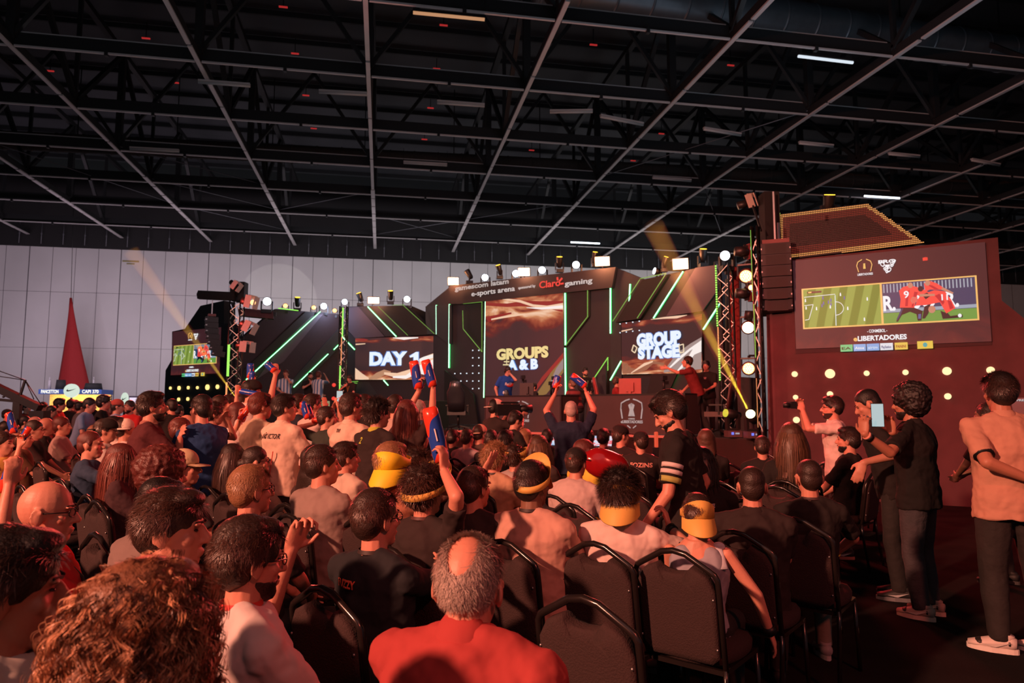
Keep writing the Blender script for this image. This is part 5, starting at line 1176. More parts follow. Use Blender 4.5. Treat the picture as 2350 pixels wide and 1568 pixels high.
    pa.loft([(X(up*-.09+V((0, 0, -.02))), .12*k*b, .09*k*b), (X(up*-.03), .168*k*b, .118*k*b), (X(up*.07), .162*k*b, .114*k*b)], xax=(1, 0, 0))
    bo = body.build('body', SKIN[sk], o, raw=True); bake_later(bo, vox*k, 0, .1, 2 if near < 2 else 3)
    # shirt
    rg = torso_rings(Pv, up*k, fw, b*k, .016*k, hem=(-.10 if not sit else -.03), fem=fem)
    rg = [(p, rx if i < 7 else rx, ry) for i, (p, rx, ry) in enumerate(rg)]
    rg[0] = (rg[0][0], rg[0][1]*1.04, rg[0][2]*1.04)
    rg[-1] = (rg[-1][0]-up*.012*k, .070*k, .068*k)
    if sleeve == 'none': rg = [(p, rx*.96, ry*.98) for p, rx, ry in rg[:-3]]+[(rg[-3][0]-up*.03, rg[-3][1]*.86, rg[-3][2]*.9)]
    sh.loft(rg, n=22, xax=(1, 0, 0))
    for s_ in (-1, 1):
        if sleeve != 'none': sh.caps(X(up*.520+V((s_*.050, -.012, 0))), X(up*.466+V((s_*(sw-.01), -.005, 0))), .048*k, .058*k, 12)
        sh.ell(X(up*.40+V((s_*.08, -.055, 0))), (.08*k*b, .055*k*b, .10*k), None, 12, 10)
    so = sh.build('shirt', cloth(shirt) if not isinstance(shirt, str) else MATS[shirt], o, raw=True); bake_later(so, max(.009, vox*1.3)*k, .032 if near else .014, .10 if near else .14, 3)
    po = pa.build('trousers', {'dark': M_DARKP, 'denim': M_DENIM}.get(pants) or cloth(pants), o, raw=True); bake_later(po, max(.012, vox*1.5)*k, .012, .1, 3)
    if coll: MB().loft([(X(up*.525), .082*k, .080*k), (X(up*.555)+V((0, -.004, 0)), .070*k, .069*k), (X(up*.556), .055*k, .055*k)], n=20, cap=False, xax=(1, 0, 0)).build('collar', cloth(coll), o, raw=True)
    # hair
    hm = hairm(hc); hb = MB(); hn = 'hair'; dv = .010; ds = .03
    if hair in ('short', 'curly', 'afro', 'long', 'bun', 'pony', 'thick', 'quiff', 'braids', 'bob', 'buzz'):
        e = {'short': .006, 'buzz': .0, 'quiff': .008, 'thick': .011, 'curly': .020, 'afro': .040, 'long': .012, 'bun': .004, 'pony': .005, 'braids': .010, 'bob': .014}[hair]
        hb.ell(H(0, -.016-e*.3, .046+e*.35), ((.0785+e)*k, (.097+e)*k, (.086+e)*k), hdR, 20, 14)
        hb.ell(H(0, -.052, .002), ((.071+e)*k, (.058+e)*k, (.078+e*.6)*k), hdR, 18, 12)
        if hair in ('quiff', 'thick', 'curly', 'afro'): hb.ell(H(0, .030, .100+e*.4), ((.062+e*.5)*k, (.06+e*.3)*k, (.030+e*.4)*k), hdR, 16, 10)
        for s_ in (-1, 1): hb.ell(H(s_*(.070+e*.3), .008, .022), (.012*k, .022*k, .034*k), hdR, 10, 8)
        if hair in ('long', 'bob'):
            Lh = (hair_len or .36) if hair == 'long' else .15
            zz = V((0, 0, -1)); c0 = H(0, -.045, .02)
            hb.loft([(c0, .088*k, .060*k), (c0+zz*.10*k+V((0, -.01, 0)), .098*k, .062*k), (c0+zz*(.10+Lh*.45)*k+V((0, -.035, 0)), .105*k, .050*k), (c0+zz*(.10+Lh)*k+V((0, -.055, 0)), .085*k, .030*k)], n=18, xax=hdR @ V((1, 0, 0)))
            for s_ in (-1, 1): hb.caps(H(s_*.080, .01, .05), H(s_*.088, .0, -.11), .022*k, .026*k)
        if hair == 'bun': hb.ell(H(-.01, -.120, -.01), (.040*k, .036*k, .038*k), hdR)
        if hair == 'pony': hb.caps(H(0, -.105, .0), H(0, -.14, -.16), .026*k, .012*k)
        if hair == 'braids':
            for i in range(14): q = (i-6.5)/6.5; hb.tube([H(q*.075, -.04-.05*(1-q*q), .05), H(q*.10, -.075-.03*(1-q*q), -.08), H(q*.12, -.085, -.22), H(q*.13, -.09, -.40)], .0085*k, 6)
        ho = hb.build('hair', hm, o, raw=True); bake_later(ho, (.0065 if near == 2 else .009 if near else .013)*k, {'curly': .030, 'afro': .028, 'thick': .007, 'long': .006, 'braids': .001, 'buzz': .0}.get(hair, .004), {'curly': .028, 'afro': .022, 'long': .02}.get(hair, .03), 1)
        if hair == 'long' and D < 7.2:
            strands('hair_strands', mat('strandl_glint_'+hc, {'black': (.03, .02, .018), 'dark': (.07, .035, .028), 'brown': (.15, .075, .045), 'blond': (.42, .24, .13), 'red': (.2, .05, .035)}.get(hc, (.1, .05, .03)), .35, nz=.3, nscale=40), ho, hc_, hdR, k, 900, .10+(hair_len or .36), .0022, 0, lambda u: reg_all(u) and u.z > -.3, rad=(.094, .112, .10), long=1, seg=6)  # painted highlights: these strands are lighter than the hair under them
        if (near or D < 9.5) and hair in ('short', 'thick', 'quiff', 'curly'):
            n_ = 6500 if near == 2 else 2600 if near else 700
            st = strands('hair_strands', mat('strand_glint_'+hc, {'black': (.05, .028, .024), 'dark': (.085, .04, .03), 'brown': (.16, .08, .05), 'blond': (.42, .24, .13), 'red': (.2, .05, .035), 'grey': (.5, .42, .38), 'wood': (.3, .14, .07)}[hc], .35, nz=.3, nscale=40), ho, hc_, hdR, k, n_, {'short': .018, 'quiff': .026, 'thick': .024, 'curly': .040}[hair], .0013 if near == 2 else .0017 if near else .003, .004 if hair == 'curly' else 0, reg_all, rad=(.080+e*.8, .100+e*.8, .090+e*.8), lift={'short': .26, 'quiff': .30, 'thick': .26, 'curly': .6}[hair])  # strands lighter than the base hair: highlights painted into their colour
    elif hair == 'fringe':
        hb = None
        st = strands('hair', hm, o, hc_, hdR, k, 9000, .019, .0010, .001, reg_fringe, rad=(.0765, .0970, .098), lift=.30, cz=(0, -.010, .030), seg=4)
    if beard:
        bb = MB(); bb.ell(H(0, .029, -.031), (.0628*k, .0690*k, .0915*k), hdR, 18, 14, fn=lambda u, q: V((q.x, max(q.y, -.035*k), min(q.z, -.020*k)))); bb.ell(H(0, .060, -.090), (.039*k, .036*k, .031*k), hdR, 14, 10); bb.ell(H(0, .096, -.048), (.024*k, .010*k, .006*k), hdR, 10, 6)
        bake_later(bb.build('beard', hairm(beard), o, raw=True), .008*k, .006, .02, 1)
    rel = (a+hy) % 360
    if 50 < rel < 310 or near == 2:
        for s_ in (-1, 1):
            MB().ell(H(s_*.030, .081, .011), (.0100*k, .0070*k, .0038*k), hdR, 10, 8).build('eye', M_EYE, o, raw=True)
            MB().caps(H(s_*.016, .094, .034), H(s_*.046, .082, .036), .0045*k, .0030*k, 6).build('eyebrow', M_BROW, o, raw=True)
    if gl:
        q = MB()
        for s_ in (-1, 1):
            q.tube([H(s_*.032+.024*math.cos(t*math.pi/6), .104-abs(s_*.032+.024*math.cos(t*math.pi/6))*.18, .010+.017*math.sin(t*math.pi/6)) for t in range(13)], .0022*k, 6)
            q.tube([H(s_*.056, .094, .014), H(s_*.079, .04, .012), H(s_*.083, -.010, .010)], .0024*k, 6)
        q.bar(H(-.009, .106, .012), H(.009, .106, .012), .004*k); q.build('spectacles', M_LENS, o, raw=True)
    if cap:
        cm = cloth(cap[0]); ry_ = math.radians(cap[1]) if len(cap) > 1 else 0; CR = hdR @ Matrix.Rotation(-ry_, 3, 'Z')
        Hc = lambda x, y, z: hc_+CR @ (V((x, y, z))*k)
        q = MB(); q.ell(Hc(0, -.010, .052), (.090*k, .108*k, .092*k), CR, 22, 14, fn=lambda u, p: V((p.x, p.y, max(p.z, -.022*k)))); co = q.build('cap', cm, o, raw=True)
        q = MB(); vs = []; 
        for j, (rr_, dz) in enumerate(((.95, .030), (1.0, .028))): pass
        n_ = 11; top_ = [Hc(.072*math.sin(t), .075*math.cos(t)+.012, .036) for t in [(-1+2*i/(n_-1))*1.25 for i in range(n_)]]; out_ = [Hc(.080*math.sin(t), .075+.105*max(0, math.cos(t))**.7, .022) for t in [(-1+2*i/(n_-1))*1.35 for i in range(n_)]]
        P_ = top_+out_; lo = [p-(CR @ V((0, 0, .006*k))) for p in P_]; m_ = len(P_); fs = []
        for i in range(n_-1): fs += [(i, i+1, n_+i+1, n_+i), (m_+i, m_+n_+i, m_+n_+i+1, m_+i+1), (n_+i, n_+i+1, m_+n_+i+1, m_+n_+i)]
        q.add(P_+lo, fs, True); q.build('brim', cm, co, raw=True)
        if len(cap) > 2 and cap[2]: MB().ell(Hc(0, (.097 if len(cap) < 4 else -.108), .050 if len(cap) > 3 else .075), (.022*k, .012*k, .022*k), CR, 10, 8).build('badge', cloth(cap[2]), co, raw=True)
    if lan:
        q = MB(); c_ = X(up*.54)
        q.loft([(c_+V((0, .0, .010*k)), .066*k, .066*k), (c_+V((0, .0, .026*k)), .062*k, .062*k)], n=24, cap=False, xax=(1, 0, 0))
        q.tube([c_+V((-.06*k, .05*k, 0)), X(up*.42+V((-.04, .125*b, 0))), X(up*.25+V((0, .145*b, 0))), X(up*.42+V((.04, .125*b, 0))), c_+V((.06*k, .05*k, 0))], .006*k, 6); q.build('lanyard', mat('lanyard_%.2f_%.2f' % lan[:2], lan, .6, nz=.1), o, raw=True)
    if headphones:
        q = MB(); q.tube([H(.088*math.cos(t), -.005, .03+.085*math.sin(t)) for t in [math.pi*i/12 for i in range(13)]], .008*k, 8)
        for s_ in (-1, 1): q.ell(H(s_*.088, .0, .0), (.020*k, .034*k, .040*k), hdR, 12, 8)
        q.build('headphones', M_BLACK, o, raw=True)
    M4 = Matrix.Translation(loc) @ Matrix.Rotation(rz, 4, 'Z')
    info = dict(o=o, M=M4, loc=loc, k=k, D=D, H=H, hdR=hdR, wr={s_: (M4 @ w_[0], M4.to_3x3() @ w_[1]) for s_, w_ in wr.items()}, wl=wr, X=X, up=up, short=short, sit=sit, a=a, face=face, b=b, kn=kn, sw=sw, px=px, hc=hc_)
    PEOPLE.append(info)
    return info
def on_back(I, body_, z, cap, m, x=0, width=None, name='shirt_print', bold=.03, side=-1):
    """print on the back of a shirt, standing just proud of the cloth"""
    k = I['k']; up = I['up']; P = I['X'](up*z+V((x, side*(.128*I['b']+.030), 0)))
    text(body_, name, m, I['o'], P-V((width or 0, 0, 0))*.5*(1 if side < 0 else -1), (1 if side < 0 else -1, 0, 0), up, cap, width, bold=bold, ext=.006)
def wrist_band(I, s_, m, t=.92, r=.031, w_=.03, name='wristband'):
    W_, d, S, E = I['wl'][s_]; q = E.lerp(W_, t); MB().loft([(q-d*w_/2, r, r), (q+d*w_/2, r, r)], n=16).build(name, m, I['o'], raw=True)
# things that people hold
def stick(A, B, label, r=.042, grp='inflated thunder sticks'):
    d = (B-A).normalized(); o = thing('thunder_stick', label, 'thunder stick', A if A.z < B.z else B, 0, grp); L = (B-A).length
    m = MATS.get('stick_print')
    if not m:
        m = bpy.data.materials.new('stick_print'); MATS['stick_print'] = m; m.use_nodes = True; nt = m.node_tree; bs = nt.nodes['Principled BSDF']
        n = nt.nodes.new('ShaderNodeTexNoise'); n.inputs['Scale'].default_value = 8; n.inputs['Detail'].default_value = 0; tc = nt.nodes.new('ShaderNodeTexCoord'); nt.links.new(tc.outputs['Object'], n.inputs['Vector']); r_ = nt.nodes.new('ShaderNodeValToRGB'); r_.color_ramp.interpolation = 'CONSTANT'
        r_.color_ramp.elements[0].color = (.02, .07, .42, 1); r_.color_ramp.elements[1].position = .50; r_.color_ramp.elements[1].color = (.75, .06, .03, 1); nt.links.new(n.outputs['Fac'], r_.inputs[0]); nt.links.new(r_.outputs[0], bs.inputs['Base Color']); bs.inputs['Roughness'].default_value = .25
    n_ = 9; MB().loft([(A, r*.75, r*.2), (A+d*L*.05, r*.95, r*.9)]+[(A.lerp(B, .05+.9*i/n_), r*(1+.03*(i % 2)), r) for i in range(1, n_)]+[(B-d*L*.05, r*.95, r*.9), (B, r*.75, r*.2)], n=14).build('tube', m, o)
    u = d; side = (C0-A).cross(d).normalized(); f = d.cross(side); f = f if f.dot(C0-A) > 0 else -f
    MB().box(A.lerp(B, .5)+f*r, (.010, L*.22, .006), aim_mat(d)).build('print_line', cloth((.85, .8, .8)), o)
    return o
def phone(P, nrm_, upv, label, m=None, sz=(.075, .155)):
    n_ = V(nrm_).normalized(); u = V(upv); x = u.cross(n_).normalized(); u = n_.cross(x); R = Matrix((x, n_, u)).transposed(); o = thing('phone', label, 'phone', P)
    MB().box(P, (sz[0], .009, sz[1]), R).build('case', M_BLACK, o); MB().box(P+n_*.0055, (sz[0]*.92, .002, sz[1]*.94), R).build('display', m or glow('phone_display', (.45, .6, .62), .9), o); return o

# ---------------------------------------------------------------- chairs
def make_chair():
    o = thing('banquet_chair', 'x', 'chair', (0, 0, 0)); W_ = .205; tilt = .16
    def bp(x, z): return V((x, -.20-(z-.44)*tilt, z))            # the back plane
    prof = [(-W_, .30), (-W_, .72)]+[(-W_+.045*(1-math.cos(t)), .76+.045*math.sin(t)) for t in (.3, .8, 1.3)]+[(-.06, .862), (0, .872), (.06, .862)]+[(W_-.045*(1-math.cos(t)), .76+.045*math.sin(t)) for t in (1.3, .8, .3)]+[(W_, .72), (W_, .30)]
    b = MB(); b.tube([bp(x, z) for x, z in prof], .0135, 8); b.build('back_frame', M_CHAIRF, o, raw=True)
    # padded back with the hand slot under the top rail
    inner = [(-W_+.015, .46), (-W_+.014, .73), (-W_+.05, .785), (-.085, .815), (-.075, .80), (-.045, .787), (0, .782), (.045, .787), (.075, .80), (.085, .815), (W_-.05, .785), (W_-.014, .73), (W_-.015, .46), (W_-.05, .43), (-W_+.05, .43)]
    f = MB(); P = [bp(x, z) for x, z in inner]; n_ = V((0, 1, tilt)).normalized(); nn = len(P)
    c = sum(P, V((0, 0, 0)))/nn
    rings = [[p-n_*.012 for p in P], [c.lerp(p, .99)-n_*.020 for p in P], [c.lerp(p, .90)-n_*.026 for p in P], [c.lerp(p, .55)-n_*.028 for p in P]]
    rf_ = [[p+n_*.020 for p in P], [c.lerp(p, .97)+n_*.034 for p in P], [c.lerp(p, .6)+n_*.042 for p in P]]
    vs = []; fs = []
    allr = list(reversed(rings))+rf_
    for r in allr: vs += r
    for i in range(len(allr)-1):
        for k in range(nn): a = i*nn+k; b_ = i*nn+(k+1) % nn; fs.append((a, b_, b_+nn, a+nn))
    fs.append(tuple(reversed(range(nn)))); fs.append(tuple(range((len(allr)-1)*nn, len(allr)*nn)))
    f.add(vs, fs, True); f.build('backrest', M_CHAIRC, o, raw=True)
    s = MB(); s.loft([((0, .02, .405), .195, .205), ((0, .02, .42), .212, .222), ((0, .02, .45), .215, .225), ((0, .02, .475), .195, .205), ((0, .02, .482), .12, .13)], n=24, xax=(1, 0, 0)); so = s.build('seat', M_CHAIRC, o, raw=True)
    for v_ in so.data.vertices:                                  # squared round cushion
        x, y = v_.co.x, v_.co.y-.02; r = math.hypot(x, y)
        if r > .01: m_ = max(abs(x), abs(y)); q = .62+.38*(r/m_)/1.0; v_.co.x = x*min(q, 1.22); v_.co.y = y*min(q, 1.22)+.02
    b = MB(); 
    for y in (-.18, .21): b.bar((-.19, y, .395), (.19, y, .395), .02)
    for x in (-.19, .19): b.bar((x, -.18, .395), (x, .21, .395), .02)
    b.build('seat_frame', M_CHAIRF, o, raw=True)
    for sx in (-1, 1):
        MB().tube([(sx*.19, .20, .40), (sx*.20, .235, 0.0)], .0125, 8).build('leg', M_CHAIRF, o, raw=True)
        MB().tube([bp(sx*W_, .42), (sx*.205, -.20, .32), (sx*.205, -.25, 0.0)], .0125, 8).build('leg', M_CHAIRF, o, raw=True)
    b = MB()
    for x, z in ((-.185, .70), (.185, .70), (-.185, .50), (.185, .50)): b.ell(bp(x, z)-n_*.024, (.006, .005, .006), n=6, m=4)
    b.build('screws', M_STEEL, o, raw=True)
    return o
CH0 = make_chair(); CH0['used'] = 0
CHAIRS = []
def put_chair(loc, face, label):
    global CH0
    o = CH0 if not CH0['used'] else copy_tree(CH0)
    if o is CH0: CH0['used'] = 1
    o.location = (loc.x, loc.y, 0); o.rotation_euler = (0, 0, -face); o.scale = (.96, 1, 1.06); o['label'] = label; o['group'] = 'banquet chairs of the audience'
    CHAIRS.append((V((loc.x, loc.y, 0)), label)); return o
def chair_behind(I, label=None):
    d = Matrix.Rotation(-I['chf'], 3, 'Z') @ V((0, -.02, 0)) if False else V((0, 0, 0))
    return put_chair(I['loc']+d, I.get('chf', I['face']), label or ('banquet chair under the '+I['short']))
# ---------------------------------------------------------------- the crowd
def stripes(key, c1, c2, sc_, d='X'):
    m = bpy.data.materials.new(key); MATS[key] = m; m.use_nodes = True; nt = m.node_tree; bs = nt.nodes['Principled BSDF']; tc = nt.nodes.new('ShaderNodeTexCoord'); w_ = nt.nodes.new('ShaderNodeTexWave'); w_.bands_direction = d; w_.inputs['Scale'].default_value = sc_; w_.inputs['Distortion'].default_value = .2
    nt.links.new(tc.outputs['Object'], w_.inputs['Vector']); r = nt.nodes.new('ShaderNodeValToRGB'); r.color_ramp.interpolation = 'CONSTANT'; r.color_ramp.elements[0].color = (*c1, 1); r.color_ramp.elements[1].position = .5; r.color_ramp.elements[1].color = (*c2, 1)
    nt.links.new(w_.outputs['Fac'], r.inputs[0]); nt.links.new(r.outputs[0], bs.inputs['Base Color']); bs.inputs['Roughness'].default_value = .85
stripes('stripe_sky', (.75, .75, .75), (.12, .22, .40), 3.2); stripes('stripe_bw', (.62, .58, .55), (.02, .02, .02), 1.6, 'DIAGONAL'); stripes('stripe_wine', (.06, .012, .018), (.30, .04, .04), 2.2, 'Z')
WHT = (.72, .66, .62); TAN = (.50, .42, .36); BEI = (.55, .44, .34); BLK = (.022, .018, .018); NAV = (.022, .030, .060); GRY = (.16, .13, .12)
def visor(I, yaw_, label=None, col_=(.72, .44, .10), dz=.018, tl=-.015, sc_=1.0):
    k = I['k']; R = I['hdR'] @ Matrix.Rotation(-math.radians(yaw_), 3, 'Z'); c = I['hc']; o = I['o']
    Q = lambda x, y, z: c+R @ (V((x*sc_, (y-.006)*sc_, z))*k)
    m = mat('visor_card_%.2f' % col_[1], col_, .6, nz=.06)
    b = MB(); n = 28; vs = []; fs = []
    for i in range(n):
        t = 2*math.pi*i/n; s_, c_ = math.sin(t), math.cos(t)
        h0 = dz+tl*c_; w_ = .034
        hh = w_ + (.075*max(0, c_)**1.2 if c_ > 0 else 0)         # the card is tall over the brim
        for z in (h0, h0+hh): vs += [Q(s_*(.091+.10*max(0, z-.05)), c_*(.110+.18*max(0, z-.05)), z), Q(s_*(.088+.10*max(0, z-.05)), c_*(.107+.18*max(0, z-.05)), z)]
    for i in range(n):
        a = 4*i; d = 4*((i+1) % n); fs += [(a, d, d+2, a+2), (a+1, a+3, d+3, d+1), (a, a+1, d+1, d), (a+2, d+2, d+3, a+3)]
    b.add(vs, fs, True); dz2 = dz+tl-.003; vo = b.build('visor', m, o, raw=True)
    b = MB(); n_ = 13; ts = [(-1+2*i/(n_-1))*1.35 for i in range(n_)]; a_ = [Q(.089*math.sin(t), .106*math.cos(t), dz2+.004) for t in ts]; z_ = [Q(.095*math.sin(t), .106*math.cos(t)+.085*max(.02, math.cos(t))**.6, dz2-.045-.050*max(0, math.cos(t))) for t in ts]
    P_ = a_+z_; lo = [p-(R @ V((0, .002, .005)))*k for p in P_]; m_ = len(P_); fs = []
    for i in range(n_-1): fs += [(i, n_+i, n_+i+1, i+1), (m_+i, m_+i+1, m_+n_+i+1, m_+n_+i), (n_+i, m_+n_+i, m_+n_+i+1, n_+i+1)]
    b.add(P_+lo, fs, True); b.build('brim', m, vo, raw=True)
p = person
# --- closest row
def curly_woman():
    I = p(345, 1290, 'woman seen from behind with big frizzy light brown curls, lower left', 'woman with big frizzy curls', D=1.22, a=30, hc='wood', hair='thick', shirt=(.05, .03, .03), near=1, fem=True, sk='l')
    k = I['k']; base = [c for c in I['o'].children if c.name.startswith('hair')][0]; rr = random.Random(31)
    m1 = hairm('wood'); m2 = mat('hair_highlight_curl', (.60, .30, .17), .38, nz=.35, nscale=30); m3 = mat('hair_shaded_curl', (.10, .035, .022), .4, nz=.3, nscale=30)  # highlights and shaded depth of the hair are put into the curl colours
    mb = {0: MB(), 1: MB(), 2: MB()}; c = I['hc']; R = I['hdR']
    made = 0
    while made < 820:                                           # ringlets: each a lock of several coiled ribbons falling from the scalp
        u = V((rr.gauss(0, 1), rr.gauss(0, 1), rr.gauss(0, 1))).normalized()
        if (u.y > .35 and u.z < .35) or u.z < -.55: continue
        made += 1
        p0 = V((u.x*.080, u.y*.098-.012, u.z*.094+.035)); out = V((u.x, u.y, 0)); out = out.normalized() if out.length > .05 else V((0, -1, 0))
        reach = rr.uniform(.020, .050); fall = rr.uniform(.10, .42)*(1 if u.y < .2 else .7); turns = rr.uniform(2.6, 4.2)*(fall/.22); rad = rr.uniform(.007, .012); ph = rr.random()*6.28; hand = rr.choice((-1, 1))
        side = out.cross(V((0, 0, 1))); which = rr.choice((0, 0, 1, 1, 1, 2)); seg = int(8+turns*10)
        for r_ in range(9):
            vs = []; fs = []; dp = ph+r_*.16+rr.uniform(-.1, .1); ra = rad*rr.uniform(.8, 1.15); wv_ = rr.uniform(.0005, .0010); jit = V((rr.gauss(0, .002), rr.gauss(0, .002), 0))
            for i in range(seg+1):
                t = i/seg; g_ = min(1, t*2.5)
                q = p0+u*(reach*math.sin(min(1.57, t*3.2)))+out*(.022*t)+V((0, 0, -fall*max(0, t-.10)**1.15))+jit*g_*3
                an = dp+hand*turns*6.28*t
                q += (side*math.cos(an)+V((0, 0, 1))*math.sin(an)*.55+out*math.sin(an)*.8)*ra*g_
                w2 = (side*math.sin(an)+out*math.cos(an)+V((0, 0, .5)))*wv_
                vs += [c+(R @ ((q-w2)*k)), c+(R @ ((q+w2)*k))]
                if i: a_ = 2*(i-1); fs.append((a_, a_+1, a_+3, a_+2))
            mb[which].add(vs, fs, True)
    for q, m in ((0, m1), (1, m2), (2, m3)): mb[q].build('hair_curls', m, base, raw=True)
    return I
curly_woman()
I = p(30, 1213, 'black haired person in a white and black striped top at the left edge', 'striped top person at left edge', D=1.45, a=62, hc='black', hair='thick', shirt='stripe_bw', near=2, sk='m', hp=4)
I = p(1078, 1220, 'balding grey haired man in a plain red shirt, front centre', 'balding man in the red shirt', D=1.66, a=22, hc='grey', hair='fringe', shirt=(.36, .050, .048), near=2, b=1.2, nk=.035, coll=(.36, .050, .048), sk='l', hp=9, hy=-8)
I = p(577, 1186, 'bearded man with glasses, pale tee and red lanyard, front left', 'bearded man with the red lanyard', D=1.95, a=48, hc='dark', hair='thick', shirt=(.62, .55, .54), near=2, gl=True, beard='dark', b=1.04, hp=6, sk='l', lan=(.75, .05, .04), L=('px', (668, 1262, 2.3), (-.2, -.3, -1), (.25, .25, .9), 1.0))
I = p(400, 1120, 'young man with swept dark hair in a white shirt, looking right', 'dark haired man in white looking right', D=2.15, a=52, hy=30, hc='dark', hair='quiff', shirt=(.70, .62, .58), near=2, sk='l', hp=3)
I = p(113, 1100, 'bald man with glasses in a bright red jacket with dark lanyard, left', 'bald man in the red jacket', D=2.62, a=52, hy=22, hair='none', shirt=(.72, .035, .04), near=2, gl=True, lan=(.03, .03, .03), coll=(.06, .02, .02), sk='l', sleeve='long', b=1.1, hp=3)
I = p(866, 1120, 'man with a short fade haircut in a black satin jersey printed FUZZY', 'man in the FUZZY jersey', D=2.65, a=30, hy=12, hc='dark', hair='short', shirt=(.020, .022, .026), near=2, gl=True, lan=(.03, .02, .02), R=('px', (1010, 1310, 3.0), (.6, -.4, -.3)), sk='l')
on_back(I, 'FUZZY', .42, .028, cloth((.75, .16, .09)), x=-.05, width=.10)
I = p(372, 1096, 'dark haired person in a grey tee half hidden by the man in white', 'grey tee person behind the man in white', D=3.1, a=30, hc='black', hair='thick', shirt=(.20, .15, .14), near=1, lean=10, hp=14, b=1.12)
I = p(580, 1066, 'fair haired young man with glasses, black shirt and lanyard, left of centre', 'fair haired man with lanyard', D=3.3, a=32, hy=10, hc='blond', hair='short', shirt=BLK, near=2, gl=True, lan=(.04, .02, .02), sk='l')
I = p(1090, 1069, 'man with neat dark hair in a plain dark tee, centre', 'man with neat dark hair', D=3.65, a=28, hy=14, hc='dark', hair='short', shirt=(.035, .024, .024), near=2, sk='l', b=1.05)
I = p(1222, 1056, 'man in a salmon long sleeved tee with a card visor band round his head', 'man with the visor band', D=3.5, a=32, hy=6, hc='black', hair='short', shirt=(.52, .30, .24), near=2, b=1.18, sk='d', lan=(.03, .02, .02), sleeve='short', R='lap'); visor(I, -20, dz=.015, tl=.045, sc_=1.04)
I = p(1424, 1084, 'curly haired man in a pale tee wearing a card visor backwards, hand raised', 'curly haired man with the backward visor', D=3.45, a=24, hc='black', hair='curly', shirt=(.66, .52, .48), near=2, R=((.21, .26, .47), (1, -.2, -.6), (-.3, .2, 1), .9), sk='l', b=1.08); visor(I, 172, dz=-.01, tl=-.02, sc_=1.22)
wrist_band(I, 1, M_BLACK)
I = p(1599, 1130, 'girl in a strappy top with bare shoulders and a backward card visor', 'girl with bare shoulders', D=3.3, a=20, hc='dark', hair='short', shirt=(.30, .30, .36), near=2, fem=True, sleeve='none', R=((.44, .10, -.10), (.8, -.2, -.3)), sk='l', L='lap', hp=5); visor(I, 165, dz=-.005, tl=-.01, sc_=1.12)
k = I['k']; MB().tube([I['X'](V((-.10, -.115, .36))), I['X'](V((-.105, -.05, .505))), I['X'](V((-.10, .06, .48)))], .006, 6).build('strap', M_BLACK, I['o'], raw=True)
MB().ell(I['X'](V((.12, -.06, .50))), (.03, .02, .02)).loft([(I['X'](V((.12, -.07, .49))), .018, .012), (I['X'](V((.14, -.125, .38))), .030, .010)], n=10).build('shoulder_knot', cloth((.55, .55, .62)), I['o'], raw=True)
wrist_band(I, 1, M_BLACK, .94, .030, .035, 'wristwatch')
I = p(1724, 1068, 'broad man with cropped dark hair in a black shirt, right of the visor girl', 'broad man in the black shirt', D=3.75, a=16, hc='dark', hair='buzz', shirt=(.030, .021, .021), near=2, b=1.14, sk='l', coll=(.03, .02, .02))
I = p(1854, 1052, 'man with a lanyard and yellow wristband, hand on his thigh, row end', 'man with the yellow wristband', D=4.15, a=6, hc='dark', hair='buzz', shirt=BLK, near=2, lan=(.06, .03, .03), sk='l', pants=(.22, .20, .17), R=((.25, .30, .12), (1, -.4, .1), (-.6, .8, -.2), .6), shoes='grey', lower=(.05, .02))
wrist_band(I, 1, mat('band_yellow', (.75, .75, .06), .5, nz=.05), .9, .030, .02)
I = p(-62, 1085, 'person at the left edge whose raised fist grips a blurred blue stick', 'person gripping the left edge stick', D=3.3, a=45, hc='dark', shirt=(.4, .04, .04), near=1, R=('px', (22, 1112, 3.15), (.3, -.2, -1), (.1, .1, 1), .9))
FI = I
# --- middle rows
I = p(742, 1020, 'man with short wavy hair in a tight brown grey tee, left of centre', 'man in the brown grey tee', D=4.3, a=36, hy=22, hc='dark', hair='short', shirt=(.27, .20, .18), near=1, b=1.2, sk='l')
I = p(795, 1014, 'man with gelled hair, pale tee and thin lanyard behind the brown grey tee', 'man with gelled hair', D=5.3, a=40, hy=20, hc='dark', hair='quiff', shirt=(.55, .44, .36), near=1, sk='l', lan=(.03, .02, .02), b=1.1)
I = p(901, 1016, 'fair haired person in rust shirt with a bright yellow card visor worn backwards', 'person with the bright yellow visor', D=4.25, a=36, hc='blond', hair='thick', shirt=(.32, .13, .08), near=1, b=1.12, sk='l'); visor(I, 155, col_=(.95, .72, .03), dz=.0, tl=-.02, sc_=1.2)
I = p(978, 1072, 'man with a card visor and raised forearm gripping an inflated stick', 'man gripping the centre stick', D=3.35, a=30, hy=5, hc='dark', hair='curly', shirt=(.035, .024, .024), near=1, sk='l', lan=(.08, .03, .03), R=('px', (1019, 1082, 3.3), (.5, -.3, -1), (-.05, .05, 1), .9)); visor(I, -10, dz=.015, tl=.045, sc_=1.32)
I = p(379, 1040, 'person with a big mop of dark reddish hair, left of centre', 'person with the dark reddish mop', D=3.75, a=40, hy=10, hc='red', hair='afro', shirt=(.05, .03, .03), near=1, lean=4)
I = p(425, 1032, 'person in a beige cap looking right behind the reddish mop', 'person in the beige cap looking right', D=4.6, a=52, hy=25, hc='dark', hair='short', shirt=(.05, .04, .04), cap=((.62, .48, .30), 10), near=1)
I = p(283, 1020, 'girl with long straight auburn hair seen from the side, left', 'girl with long auburn hair', D=5.2, a=66, hy=12, hc='red', hair='long', shirt=(.06, .03, .035), fem=True, near=1, hair_len=.28)
